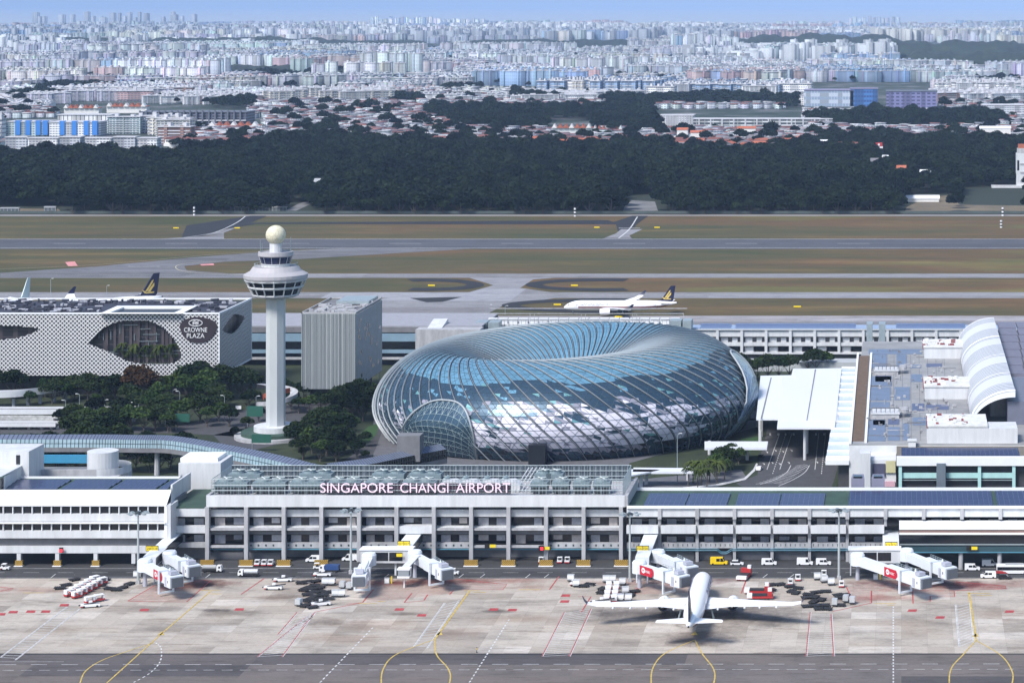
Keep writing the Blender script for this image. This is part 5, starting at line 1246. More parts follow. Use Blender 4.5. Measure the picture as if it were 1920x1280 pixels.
# long grey parapet with roof plant behind the dome
PB = thing('plant_enclosure', 'pale framed enclosure full of white roof units behind the dome crest', 'plant enclosure', (Xat(1090, 1215), 1210, 14))
Y_e = 1205; x0, x1 = Xat(906, Y_e), Xat(1282, Y_e); zt, zb_ = zz(587, Y_e), zz(612, Y_e)
MB().box(x0, x1, Y_e, Y_e+20, 0, zb_+1).build('wall', white, PB, world=True)
b = MB()
for i in range(48):
    x = x0+(x1-x0)*i/47; b.box(x-.1, x+.1, Y_e-.4, Y_e-.1, zb_-2, zt if i % 12 in (0, 11) or i == 47 else zz(600, Y_e))
b.box(x0, x1, Y_e-.5, Y_e-.42, zz(601, Y_e), zz(599.5, Y_e)); b.box(x0, x1, Y_e-.41, Y_e-.05, zt-.35, zt); b.box(x0, x1, Y_e+19.6, Y_e+20, zt-.3, zt); b.build('frame', conc, PB, world=True)
for i in range(19):
    b = MB(); x = Xat(915+i*19, Y_e); b.box(x, x+4.2, Y_e+3, Y_e+8, zb_+1, zb_+3.2); b.box(x-.3, x+4.4, Y_e+2.5, Y_e+5, zb_+3.3, zb_+3.9); b.build('roof_unit', white2, PB, world=True)
for (a, e) in ((893, 914), (917, 937), (1256, 1278), (1281, 1297)):
    b = MB(); b.box(Xat(a, 1196), Xat(e, 1196), 1193, 1203, 0, zz(603 if a < 1200 else 600, 1196)); b.build('lift_shaft', steel, label='grey lift shaft at the dome crest, %s from the left' % ORD(1+[893, 917, 1256, 1281].index(a)), cat='lift shaft', group='lift shafts by the dome crest', loc=(Xat(a, 1196), 1193, 0))
bz = mat('sky_blue_drum', (.20, .36, .50), .5, var=.1)
for k in range(4): 
    MB().lathe([(1.2, 15.5), (1.2, 18.6), (.4, 19.2)], Xat(846+k*9, 1190), 1190, 10).build('water_tank', bz, label='small blue roof tank, %s from the left behind the dome' % ORD(k+1), cat='tank', group='blue roof tanks', loc=(Xat(846+k*9, 1190), 1190, 15.5))
# back wing with bays (right of the dome)
BW = thing('rear_wing', 'long white two-storey wing with blue solar roof behind the canopies', 'terminal', (Xat(1600, 1200), 1200, 0)); YB = 1200.0
MB().box(Xat(1288, YB), Xat(1990, YB), 1203, 1230, 0, zz(617, YB)-.3).build('wall', concd, BW, world=True)
wb(MB(), 1288, 1990, 617, 618.6, YB-1, 2).build('cornice', white2, BW, world=True); wb(MB(), 1288, 1990, 620, 631, YB, 3).build('fascia', white, BW, world=True)
wb(MB(), 1300, 1990, 642.5, 648.5, YB-.5, 3).build('spandrel', white, BW, world=True); wb(MB(), 1300, 1990, 661, 664, YB-1.5, 5).build('ledge', white, BW, world=True)
b = MB(); b.face([(Xat(1288, YB), YB-1, zz(616.5, YB-1)), (Xat(1990, YB), YB-1, zz(616.5, YB-1)), (Xat(1990, YB), 1231, zz(604, 1231)), (Xat(1288, YB), 1231, zz(604, 1231))]); b.build('roof', mat('pale_blue_roof', (.28, .36, .50), .5, var=.08), BW, world=True)
for k in range(16):
    x = 1345+k*45.6-45.6
    wb(MB(), x-2.5, x+2.5, 620, 661, YB-1.2, 1.5).build('column', white, BW, world=True)
    for a, e in ((7, 20), (28, 38)):
        wb(MB(), x+a, x+e, 633, 641, YB+1.6, .5).build('blind', white, BW, world=True)
    wb(MB(), x+6, x+22, 650, 660.5, YB+1.6, .5).build('panel', white, BW, world=True); wb(MB(), x+24, x+42, 650, 660.5, YB+1.7, .5).build('window', glassd, BW, world=True)
for j, (a, e) in enumerate(((1312, 1370), (1378, 1604), (1680, 1810))):
    t = thing('solar_array', 'royal blue solar strip on the rear wing roof, %s from the left' % ORD(j+1), 'solar panels', (Xat((a+e)/2, 1212), 1212, zz(612, 1210)))
    for r_ in range(2):
        y0, y1 = 1204+r_*12, 1214+r_*12; zA = lambda y: zz(616.5, YB-1)+(y-YB+1)/32*(zz(604, 1231)-zz(616.5, YB-1))+.15
        b = MB(); b.face([(Xat(a, y0), y0, zA(y0)), (Xat(e, y0), y0, zA(y0)), (Xat(e, y0), y1, zA(y1)), (Xat(a, y0), y1, zA(y1))]); b.build('panel_row', MATS.get('royal_solar') or mat('royal_solar', (.035, .06, .22), .3, var=.15, scale=.2), t, world=True)
for j, (a, e) in enumerate(((1625, 1636), (1648, 1660))):
    b = MB(); b.box(Xat(a, 1185), Xat(e, 1185), 1180, 1190, 0, zz(605, 1185)); b.build('lift_shaft', steel, label='slim grey lift shaft on the rear wing, %s of the pair' % ('left one' if j == 0 else 'right one'), cat='lift shaft', loc=(Xat(a, 1185), 1180, 0))
# service road deck, buses and canopy
deck = mat('pale_deck', (.40, .42, .43), .7, var=.1, scale=.2)
MB().box(Xat(1390, 1180), Xat(1640, 1180), 1165, 1178, 0, 4.5).build('viaduct', deck, label='pale elevated roadway in front of the rear wing', cat='viaduct', loc=(Xat(1500, 1170), 1165, 0))
roofw = mat('canopy_white', (.70, .72, .76), .45, var=.05, scale=.08, st=(1, .2, 1))
CZ = 13.7
def canopy(lab, P, z, legs, th=.8):
    pts_ = [G(a, e, z) for a, e in P]; c0 = sum(pts_, Vector())/len(pts_); t = thing('canopy', lab, 'canopy', (c0.x, c0.y, 0))
    MB().prism([(p.x, p.y) for p in pts_], z-th, z).build('roof', roofw, t, world=True)
    for (lx, ly) in legs:
        g_ = G(lx, ly); MB().lathe([(.65, 0), (.65, z-th)], g_.x, g_.y, 10).build('column', white, t, world=True)
    return t
cn = canopy('wide white ribbed drop-off canopy over the lanes right of the dome', [(1405, 784), (1418, 784), (1426, 704), (1484, 703), (1487, 691), (1578, 690), (1565, 801), (1457, 801), (1459, 784)], CZ, [(1425, 828), (1428, 818), (1509, 862), (1513, 850), (1420, 800), (1500, 760)])
b = MB()
for i in range(60):
    y = 950+i*2.3; xl_, xr_ = Xat(1466, y) if y < 1060 else Xat(1489, y), Xat(1571, y)
    if y < 1083: b.box(xl_, xr_, y, y+.35, CZ+.002, CZ+.22)
b.build('roof_rib', mat('roof_rib_lilac', (.56, .58, .66), .5, var=0), cn, world=True)
b = MB(); 
for px_ in (1512,): b.face([(Xat(px_, 950), 950, CZ+.24), (Xat(px_+1.5, 950), 950, CZ+.24), (Xat(px_+18, 1083), 1083, CZ+.24), (Xat(px_+16, 1083), 1083, CZ+.24)])
b.face([(Xat(1426, 955), 955, CZ+.1), (Xat(1429, 955), 955, CZ+.1), (Xat(1447, 1060), 1060, CZ+.1), (Xat(1445, 1060), 1060, CZ+.1)]); b.build('gutter', concd, cn, world=True)
canopy('slim white walkway canopy beside the dome foot', [(1321, 839), (1438, 839), (1440, 827), (1321, 827)], 6.5, [(1401, 862), (1330, 852), (1426, 832)], .9)
canopy('pale flat bus shelter roof in front of the dome at right', [(1186, 884), (1300, 884), (1302, 877), (1188, 876)], 6, [(1212, 908), (1290, 900)], .8)
canopy('small pale sloping shelter roof left of the palms', [(1172, 893), (1232, 882), (1238, 880), (1180, 879)], 6, [(1202, 914)], .5)
# glazed gallery alongside the right terminal
GA = thing('glazed_gallery', 'long glass roofed gallery of repeating skylights beside the brown roof strip', 'gallery', (Xat(1580, 940), 930, 0))
zg = 13.0; a1, a2 = G(1548, 862, zg), G(1578, 690, zg); b1, b2_ = G(1592, 862, zg), G(1604, 690, zg)
MB().prism([(a1.x, a1.y), (b1.x, b1.y), (b2_.x, b2_.y), (a2.x, a2.y)], zg-.9, zg-.1).build('roof', mat('gallery_glass', (.50, .56, .62), .25, var=.1), GA, world=True)
n = 14
for i in range(n+1):
    f = i/n; p, r_ = a1.lerp(a2, f), b1.lerp(b2_, f); MB().box(p.x, r_.x, p.y, p.y+(1.6 if i % 3 else 5.5), zg-.05, zg+.5).build('skylight', white2, GA, world=True)
MB().box(a1.x, b1.x, a1.y-1.2, a1.y, zg-1.6, zg+.1).build('fascia', white2, GA, world=True)
MB().prism([(b1.x-4, b1.y+2), (b1.x, b1.y+2), (b2_.x, b2_.y), (b2_.x-4, b2_.y)], 0, zg-.95).build('wall', inner, GA, world=True)
# main right terminal body
ZR = 19.0
RT = thing('departure_hall', 'broad terminal hall at right with blue roof panels and long brown gravel strip', 'terminal', (Xat(1750, 900), 895, 0))
def rp(px, py, z=ZR): g_ = G(px, py, z); return (g_.x, g_.y)
bodym = mat('hall_wall', (.62, .63, .64), .7, var=.1, scale=.2); rfm = mat('hall_roof', (.27, .27, .27), .7, var=.22, scale=.08)
MB().prism([rp(1592, 832), rp(1682, 832), rp(1962, 832), rp(1990, 640), rp(1618, 640)], 0, ZR-.5).build('wall', bodym, RT, world=True)
MB().prism([rp(1592, 832), rp(1962, 832), rp(1990, 640), rp(1618, 640)], ZR-.49, ZR).build('roof', rfm, RT, world=True)
brown = mat('gravel_strip', (.13, .085, .055), .9, var=.2, scale=.4); MB().prism([rp(1597, 827), rp(1619, 827), rp(1630, 668), rp(1609, 668)], ZR+.01, ZR+.35).build('gravel_strip', brown, RT, world=True)
b = MB()
for (p0, p1) in (((1592, 832), (1607, 664)), ((1621, 830), (1632, 664))): 
    A_, B_ = rp(*p0), rp(*p1); b.prism([A_, (A_[0]+.9, A_[1]), (B_[0]+.9, B_[1]), B_], ZR+.01, ZR+.9)
b.build('kerb', white2, RT, world=True)
bluep = mat('roof_blue_panel', (.14, .18, .26), .5, var=.12, scale=.15); dkp = mat('roof_slate_panel', (.09, .11, .19), .5, var=.12)
for (x0, x1, y0, y1, m_) in ((1632, 1663, 665, 690, 0), (1680, 1700, 665, 688, 0), (1630, 1672, 706, 724, 0), (1640, 1671, 705, 716, 1), (1628, 1670, 726, 751, 0), (1676, 1706, 726, 750, 0), (1627, 1668, 754, 770, 0), (1624, 1660, 787, 827, 0), (1663, 1687, 801, 826, 0), (1636, 1659, 788, 797, 1), (1664, 1686, 786, 796, 1),
                       (1628, 1729, 655, 664, 0), (1707, 1729, 702, 716, 0), (1709, 1733, 757, 770, 1), (1710, 1738, 783, 797, 0), (1735, 1779, 759, 768, 1), (1736, 1766, 682, 688, 1), (1692, 1704, 794, 825, 0), (1705, 1727, 684, 690, 0)):
    MB().prism([rp(x0+1-(y0-640)*.0, y1), rp(x1, y1), rp(x1+(1690-x1)*0, y0), rp(x0+1, y0)], ZR+.012, ZR+.2).build('roof_panel', (bluep, dkp)[m_], RT, world=True)
random.seed(91); b = MB()
for k in range(150):
    x_, y_ = rp(random.uniform(1626, 1790), random.uniform(652, 826)); u_ = random.random()
    d_ = (random.uniform(.4, 1.6), random.uniform(.4, 1.6), random.uniform(.3, 1.1)) if u_ < .6 else ((random.uniform(3, 9), .22, .25) if u_ < .8 else (.22, random.uniform(3, 14), .25))
    b.cbox((x_, y_, ZR+.22+d_[2]/2), d_, 0, random.choice((0, 0, 1)))
b.build('roof_clutter', [conc, concd], RT, world=True)
b = MB()
for k in range(9):
    x_, y_ = rp(1640+k*17, 826); x2_, y2_ = rp(1645+k*15.5, 655); b.face([(x_, y_, ZR+.008), (x_+.25, y_, ZR+.008), (x2_+.25, y2_, ZR+.008), (x2_, y2_, ZR+.008)])
b.build('roof_seam', concd, RT, world=True)
hallf = G(1640, 850, 14)
wb(MB(), 1612, 1690, 834, 848, 882, 3).build('fascia', white2, RT, world=True)
# roof boxes
def rbox(lab, px0, px1, py, hpx, dpt, m_, z0=ZR, name='roof_box', cat='roof box'):
    Y = FO*(CH-z0)/(py-YH); x0, x1 = Xat(px0, Y), Xat(px1, Y); h_ = hpx*Y/FO
    t = thing(name, lab, cat, ((x0+x1)/2, Y, z0)); MB().box(x0, x1, Y, Y+dpt, z0, z0+h_).build('casing', m_, t, world=True)
    MB().box(x0-.3, x1+.3, Y-.3, Y+dpt+.3, z0+h_+.002, z0+h_+.4).build('lid', white, t, world=True); return t
for lab, a, e, y, h, d in (('grey plant box with open steel frame, nearer the brown strip top', 1640, 1684, 702, 11, 9), ('grey plant box with open steel frame, lower one by the brown strip', 1635, 1686, 784, 13, 10)):
    t = rbox(lab, a, e, y, h*.6, d, conc); Y = t.location.y; x0, x1 = Xat(a, Y), Xat(e, Y); b = MB(); zt_ = ZR+h*.6*Y/FO+.4
    for k in range(7): x = x0+(x1-x0)*k/6; b.tube([(x, Y+1, zt_), (x, Y+1, zt_+2)], .12, 4); b.tube([(x, Y+1, zt_+2), (min(x1, x+(x1-x0)/6), Y+d-1, zt_+.2)], .1, 4)
    b.tube([(x0, Y+1, zt_+2), (x1, Y+1, zt_+2)], .15, 4); b.build('frame', concd, t, world=True)
    for k in range(2): MB().lathe([(1.6, zt_-.2), (1.6, zt_+1.2)], x1+2.2, Y+3+k*4, 10).build('duct', conc, t, world=True)
redm = mat('rust_soffit', (.20, .04, .04), .8, var=.2); worn = mat('worn_white_roof', (.62, .62, .60), .8, var=.22, scale=.35)
for i, (a, e, y, h) in enumerate(((1733, 1792, 672, 10), (1734, 1806, 748, 16), (1741, 1822, 830, 26))):
    Y = FO*(CH-ZR)/(y-YH); t = thing('roof_block', '%s weathered white roof block with rusty edge beside the curved roof' % ['rear', 'middle', 'front'][i], 'roof block', (Xat(a, Y), Y, ZR)); x0, x1 = Xat(a, Y), Xat(e+30, Y); dd = 24
    hh = 5.0 if i < 2 else 6.0; MB().box(x0, x1, Y, Y+dd, ZR, ZR+hh).build('wall', white, t, world=True); MB().box(x0-.4, x1, Y-.4, Y+dd, ZR+hh+.002, ZR+hh+.6).build('roof', worn, t, world=True)
    MB().box(x0-.7, x0-.42, Y-.4, Y+dd, ZR+hh-.8, ZR+hh+.3).build('rusty_edge', redm, t, world=True); random.seed(i); b = MB()
    for k in range(26): b.cbox((random.uniform(x0, x0+14), random.uniform(Y+2, Y+dd-2), ZR+hh+.9), (random.uniform(.5, 2.2), random.uniform(.5, 2), random.uniform(.3, 1)), 0, random.choice((0, 0, 1)))
    b.build('roof_clutter', [worn, redm], t, world=True)
# curved vaulted roof
VZ = ZR+5.5
VR = thing('vaulted_roof', 'large curved white louvred roof arching down towards the left', 'roof', (Xat(1840, 1000), 900, ZR))
def vpt(u_, v_):
    # u: 0 low edge .. 1 high edge, v: 0 front .. 1 rear
    yA = FO*(CH-ZR-1)/(793-148*v_-YH); a = u_*pi*.5
    lowx = Xat(1824+(-26)*v_, yA) if False else Xat(1690+(132)*(1-0*v_)*1.0, 905); hix = Xat(1690+215, 905)
    zlow = ZR+1; zhi = ZR+13.5
    return Vector((lowx+(hix-lowx)*(1-cos(a)), yA, zlow+(zhi-zlow)*sin(a)))
nu, nv = 12, 90; b = MB()
q = newmat('louvre_stripes', .5); s = q.n('SeparateXYZ'); q.l(q.n('NewGeometry').outputs['Position'], s.inputs[0])
f = q.math('LESS_THAN', q.math('FRACT', q.math('MULTIPLY', s.outputs[1], .30)), .36); f2 = q.math('GREATER_THAN', q.math('FRACT', q.math('MULTIPLY_ADD', s.outputs[1], 1/52.0, .1)), .34)
q.l(q.mix(q.math('MULTIPLY', f, f2), (.60, .61, .63), (.16, .17, .20)), q.b.inputs['Base Color']); lvs = q.m
for j in range(nv):
    for i in range(nu):
        m_ = 0
        off = 0 if j % 2 == 0 else -.45
        P_ = [vpt(i/nu, j/nv), vpt((i+1)/nu, j/nv), vpt((i+1)/nu, (j+1)/nv), vpt(i/nu, (j+1)/nv)]
        b.face(P_, 0)
b.build('louvres', [lvs, mat('roof_plain_white', (.70, .72, .76), .5, var=.05)], VR, world=True)
b = MB()
for i in range(nu): b.face([vpt(i/nu, 0)-Vector((0, 0, .5)), vpt((i+1)/nu, 0)-Vector((0, 0, .5)), vpt((i+1)/nu, 1)-Vector((0, 0, .5)), vpt(i/nu, 1)-Vector((0, 0, .5))])
b.build('lining', mat('roof_lining', (.07, .075, .09), .7, var=.1), VR, world=True)
b = MB()
for v_ in (0, .25, .5, .75, 1): b.tube([vpt(k/16, v_)+Vector((0, 0, .1)) for k in range(17)], .5 if v_ == 0 else .14, 6)
b.build('arch_rib', white2, VR, world=True); b = MB()
e0 = [vpt(k/16, 0) for k in range(17)]
for k in range(16): b.face([e0[k]-Vector((0, .3, 2.4)), e0[k+1]-Vector((0, .3, 2.4)), e0[k+1]-Vector((0, .3, 0)), e0[k]-Vector((0, .3, 0))])
b.build('end_fascia', white2, VR, world=True)
MB().box(Xat(1862, 905), Xat(1990, 905), 930, 1120, ZR, ZR+7).build('inner_hall', conc, VR, world=True)
gb = mat('grey_blue_hall', (.14, .15, .20), .5, var=.1); b = MB(); Y = FO*(CH-ZR)/(796-YH); b.box(Xat(1889, Y), Xat(1990, Y), Y, Y+60, ZR, ZR+9); b.build('roof_hall', gb, label='plain grey blue roof hall at the right edge beside the curved roof', cat='roof hall', loc=(Xat(1889, Y), Y, ZR))
LR = thing('louvred_roof', 'grey shingle-like louvred roof fields behind the curved roof at the far right', 'roof', (Xat(1900, 1050), 1050, ZR+7)); lm_ = mat('slate_louvre', (.16, .16, .21), .6, var=.15)
random.seed(4)
for i in range(7):
    for j in range(2):
        Y = 985+i*23; MB().box(Xat(1884-6*i*.3, Y)+j*9, Xat(1884-6*i*.3, Y)+j*9+8.3, Y, Y+21, ZR+7.01, ZR+8.5+.002*j).build('louvre_field', lm_, LR, world=True)
# lower front hall (two storeys) with turquoise band
YH2 = 850.0
FH = thing('front_hall', 'white fronted hall with slate solar roof and pale turquoise glass band at right', 'terminal', (Xat(1800, YH2), YH2, 0))
MB().box(Xat(1684, YH2), Xat(1990, YH2), YH2+3, YH2+26, 0, Zat(857, YH2+3)-.6).build('wall', inner, FH, world=True)
b = MB(); wb(b, 1681, 1990, 857.5, 873, YH2, 3); b.build('fascia', white2, FH, world=True)
for a, e in ((1686, 1756), (1774, 1836), (1839, 1904)):
    wb(MB(), a, e, 886, 896, YH2+1.5, .4).build('glass_band', mat('turquoise_glass', (.42, .66, .64), .35, var=.08), FH, world=True)
    wb(MB(), a, e, 899, 900.5, YH2+1.5, .4).build('rail', steel, FH, world=True)
for x in (1688, 1836.5, 1901): wb(MB(), x-3, x+3, 873.3, 914.5, YH2+.4, 1).build('column', MATS['turquoise_glass'], FH, world=True)
wb(MB(), 1756, 1773, 869, 914, YH2-1.2, 3).build('lift_shaft', mat('slate_shaft', (.13, .16, .19), .6, var=.1), FH, world=True)
Z2 = Zat(857.5, YH2); MB().box(Xat(1681, YH2), Xat(1990, YH2), YH2+3.01, YH2+27, Z2-.5, Z2-.1).build('roof', mat('olive_roof', (.16, .14, .11), .8, var=.2, scale=.3), FH, world=True)
solarfield(1690, 1910, YH2+3.5, YH2+17, Z2-.08, 'slate solar field on the roof above the turquoise band', 5)
b = MB(); Y = 874.0; b.box(Xat(1738, Y), Xat(1908, Y), Y, Y+14, 10, Zat(803, Y)); b.build('roof_block', white, label='long white upstand block above the slate solar roof', cat='roof block', loc=(Xat(1738, Y), Y, 10))
for i, a in enumerate((1818, 1842, 1858)): rbox('small grey louvred box, %s on the solar roof edge' % ORD(i+1), a, a+12, 833, 6, 3, steel, z0=Z2)
rbox('tiny cream lift motor room at the left end of the slate solar roof', 1703, 1717, 838, 11, 3, bodym, z0=Z2)
# stub between: white stair towers and twin grey hoppers
t = thing('link_block', 'white, pink and yellow walled link block between the canopy lanes and the turquoise band', 'building', (Xat(1640, 860), 860, 0)); Yk = 858.0
wb(MB(), 1612, 1632, 850, 915, Yk-1, 8).build('wall', white, t, world=True); wb(MB(), 1632, 1680, 862, 915, Yk+2, 14).build('wall', bodym, t, world=True)
wb(MB(), 1636, 1660, 869, 893, Yk+1.4, .5).build('window', mat('slate_glass', (.09, .09, .14), .3, var=.1), t, world=True); wb(MB(), 1656, 1678, 902, 912, Yk+1.3, .5).build('pink_panel', mat('pink_panel', (.62, .38, .44), .6, var=.05), t, world=True)
wb(MB(), 1661, 1679, 864, 886, Yk+1.3, .5).build('yellow_panel', mat('yellow_panel', (.55, .52, .30), .6, var=.05), t, world=True)
for i, a in enumerate((1596, 1634)):
    b = MB(); Y = 797.0; b.prism([(Xat(a, Y), Y), (Xat(a+25, Y), Y), (Xat(a+23, Y), Y+7), (Xat(a+2, Y), Y+7)], 17, Zat(896, Y)); wb(b, a+4, a+20, 893, 896, Y-.05, 3, 1); b.build('vent_shaft', [mat('violet_shaft', (.20, .20, .27), .6, var=.1), glassd], label='squat violet grey vent shaft on the wing roof, %s of the pair' % ['left', 'right'][i], cat='vent shaft', loc=(Xat(a, Y), Y, 17))
# lanes under and before the canopy
lane = mat('lane_asphalt', (.06, .06, .065), .9, var=.2, scale=.3)
sheet('drop_off_road', [[(1470, 912), (1392, 912), (1380, 906), (1420, 890), (1424, 860), (1440, 800), (1452, 745), (1585, 745), (1570, 880), (1560, 912)]], .03, lane)
sheet('kerb_strip', [[(1280, 913), (1340, 908), (1395, 896), (1412, 880), (1418, 868), (1421, 869), (1416, 882), (1398, 899), (1345, 911), (1290, 916)]], .06, mat('kerb_concrete', (.5, .5, .5), .8, var=.1))
W2 = []
for xt, xb_ in ((1462, 1438), (1485, 1462), (1535, 1528)): W2 += linep([(xt, 812), (xb_, 880)], .25)
for xt, xb_ in ((1474, 1448), (1548, 1540)): W2 += dashes((xt, 812), (xb_, 890), 2.2, 2.2, .3)
for x in (1444, 1459, 1473, 1488, 1530, 1545): W2 += linep([(x, 812), (x, 816)], .7)
for i in range(16):
    t_ = i/15; y = 872+t_*34; xl_ = 1492-(t_**1.4)*75; xr_ = 1516-t_*46; W2 += linep([(xl_, y+1), ((xl_+xr_)/2+4, y-1.5), (xr_, y+1.5)], .35)
W2 += linep(curve([(1483, 872), (1475, 885), (1455, 898), (1425, 908)]), .3)+linep(curve([(1518, 872), (1508, 886), (1485, 900), (1460, 911)]), .3)
for (x, y) in ((1436, 846), (1452, 843), (1466, 845), (1482, 843), (1430, 868), (1446, 866), (1460, 868), (1477, 866), (1530, 865), (1545, 865)): W2 += linep([(x, y), (x+3, y+1), (x+3, y+3)], .45)
sheet('lane_markings', W2, .05, wm, px=False)
# low ground, roads and lawns between the terminals
sheet('access_road', [[(-50, 800), (110, 800), (330, 800), (470, 765), (700, 740), (705, 748), (560, 790), (480, 820), (340, 812), (-50, 812)], [(640, 868), (690, 830), (712, 800), (716, 810), (705, 840), (690, 870)], [(400, 815), (470, 800), (520, 832), (470, 845), (420, 838)]], .02, lane)
sheet('paved_court', [[(1180, 914), (1280, 914), (1340, 908), (1400, 895), (1390, 880), (1180, 900)], [(700, 885), (1180, 885), (1180, 868), (1420, 800), (1420, 770), (700, 770)]], .015, mat('court_paving', (.12, .12, .13), .8, var=.2, scale=.3))
sheet('lawn', [[(668, 820), (690, 800), (712, 792), (705, 815), (680, 840)], [(1390, 822), (1424, 818), (1420, 842), (1380, 852)]], .05, mat('lawn_green', (.03, .08, .02), .9, var=.2, scale=.5), kind='stuff')
# ---------------------------------------------------------------- airliners
planew = newmat('airliner_skin', .28); s = planew.n('SeparateXYZ'); planew.l(planew.n('TexCoord').outputs['Object'], s.inputs[0])
def rng(q, v, a, b): return q.math('MULTIPLY', q.math('GREATER_THAN', v, a), q.math('LESS_THAN', v, b))
xs_, ys_, zs_ = s.outputs[0], s.outputs[1], s.outputs[2]
zz_ = planew.math('SUBTRACT', zs_, planew.math('MULTIPLY', planew.math('MAXIMUM', planew.math('SUBTRACT', -14.0, ys_), 0.0), .045))
st1 = planew.math('MULTIPLY', rng(planew, zz_, 3.75, 4.75), rng(planew, ys_, -30.0, 24.5)); st2 = planew.math('MULTIPLY', rng(planew, zz_, 3.25, 3.5), rng(planew, ys_, -30.0, 24.5))
wnd = planew.math('MULTIPLY', planew.math('MULTIPLY', rng(planew, zs_, 5.15, 5.5), planew.math('LESS_THAN', planew.math('FRACT', planew.math('DIVIDE', ys_, .64)), .45)), rng(planew, ys_, -22.0, 25.0))
c0 = planew.mix(st1, (.90, .90, .91), (.16, .035, .03)); c0 = planew.mix(st2, c0, (.42, .25, .08)); c0 = planew.mix(wnd, c0, (.05, .05, .06)); planew.l(c0, planew.b.inputs['Base Color'])
pw = mat('wing_white', (.90, .90, .91), .3, var=0); navy = mat('navy_fin', (.010, .012, .045), .35, var=0); gold = mat('gold_mark', (.62, .45, .12), .4, var=0); engm = mat('engine_core', (.04, .03, .035), .4, metal=.5, var=0); rub = mat('rubber', (.015, .015, .015), .9, var=0)
gvs = mat('seam_grey', (.25, .25, .27), .5, var=0)
letm = mat('livery_letter', (.12, .13, .22), .5, var=0)
L2 = 33.4
def airliner(name, label, loc, rz, group=None, tailc=navy, bird=True, text=True):
    t = thing(name, label, 'airliner', loc, rz, group)
    prf = [(0, .05, 3.9), (.7, .8, 4.0), (2, 1.5, 4.3), (4, 2.2, 4.65), (6.5, 2.7, 4.9), (10, 2.98, 5.0), (20, 2.98, 5.0), (32, 2.98, 5.0), (44, 2.98, 5.0), (49, 2.8, 5.2), (54, 2.3, 5.55), (59, 1.6, 6.0), (63, .95, 6.35), (66, .42, 6.6), (66.8, .2, 6.65)]
    b = MB(); n = 24; k = 0
    for (d, r_, z) in prf:
        for i in range(n): a = 2*pi*i/n; b.v.append((r_*cos(a), L2-d, z+r_*1.02*sin(a)))
    for j in range(len(prf)-1):
        for i in range(n): l = (i+1) % n; b.f.append((j*n+i, (j+1)*n+i, (j+1)*n+l, j*n+l)); b.m.append(0)
    b.f.append(tuple(range(n))); b.m.append(0); b.build('fuselage', planew.m, t, smooth=True)
    MB().tube([(0, L2-66.5, 6.64), (0, L2-66.95, 6.66)], .3, 10).build('exhaust', engm, t)
    for sg in (-1, 1):
        sec = [(1.5, 21.5, 36.8, 3.7, .9), (10.3, 27.6, 37.0, 4.7, .55), (20, 33.3, 40.0, 5.5, .38), (28.5, 38.2, 42.6, 6.3, .28), (31.3, 40.6, 43.6, 7.2, .2)]
        def wing(sec, name, m_):
            b = MB()
            for (x, le, te, z, th) in sec:
                ch = te-le
                for (u_, v_) in ((0, 0), (.12, .8), (.35, 1), (.7, .5), (1, 0), (.7, -.25), (.3, -.6), (.08, -.5)): b.v.append((sg*x, L2-(le+ch*u_), z+th*.5*v_))
            for j in range(len(sec)-1):
                for i in range(8):
                    l = (i+1) % 8; q_ = (j*8+i, j*8+l, (j+1)*8+l, (j+1)*8+i); b.f.append(q_ if sg > 0 else q_[::-1]); b.m.append(0)
            b.f.append(tuple(range((len(sec)-1)*8, len(sec)*8))); b.m.append(0); return b.build(name, m_, t)
        wing(sec, 'wing', pw); wing([(31.3, 40.6, 43.6, 7.2, .2), (32.1, 42.0, 44.3, 8.4, .16), (32.5, 43.9, 45.1, 9.9, .1)], 'winglet', navy)
        wing([(1.0, 56.2, 62.6, 6.5, .5), (9.2, 61.5, 64.6, 7.3, .22), (9.5, 62.6, 64.7, 7.35, .1)], 'tailplane', pw)
        wz = lambda x: float(np.interp(x, [1.5, 10.3, 20, 28.5], [4.15, 4.98, 5.7, 6.45])); b = MB()
        for (f0, f1) in ((.74, .76), (.12, .135)):
            for x0_, x1_ in ((3.2, 10.3), (10.3, 20), (20, 28.3)):
                le = lambda x: float(np.interp(x, [1.5, 10.3, 20, 28.5], [21.5, 27.6, 33.3, 38.2])); te = lambda x: float(np.interp(x, [1.5, 10.3, 20, 28.5], [36.8, 37.0, 40, 42.6])); py_ = lambda x, f: L2-(le(x)+(te(x)-le(x))*f); dz = -.06 if f0 > .5 else .12
                b.face([(sg*x0_, py_(x0_, f0), wz(x0_)+dz+.1), (sg*x1_, py_(x1_, f0), wz(x1_)+dz+.06), (sg*x1_, py_(x1_, f1), wz(x1_)+dz+.06), (sg*x0_, py_(x0_, f1), wz(x0_)+dz+.1)])
        b.build('flap_seam', gvs, t); b = MB()
        for d in (7.5, 20.5, 38.5, 53.5): x_ = 2.99 if d < 50 else 2.42; b.box(sg*x_-.04, sg*x_+.04, L2-d-.5, L2-d-.42, 4.6, 6.1); b.box(sg*x_-.04, sg*x_+.04, L2-d+.42, L2-d+.5, 4.6, 6.1)
        b.build('door_outline', gvs, t)
        ex = sg*10.4; c_ = L2
        b = MB(); ring_ = [(22.6, 1.45), (22.7, 1.75), (24.5, 1.98), (27, 1.85), (28.6, 1.5)]
        for (d, r_) in ring_:
            for i in range(20): b.v.append((ex+r_*cos(2*pi*i/20), c_-d, 2.75+r_*sin(2*pi*i/20)))
        for j in range(4):
            for i in range(20): l = (i+1) % 20; b.f.append((j*20+i, (j+1)*20+i, (j+1)*20+l, j*20+l)); b.m.append(0)
        e = b.build('engine', pw, t, smooth=True)
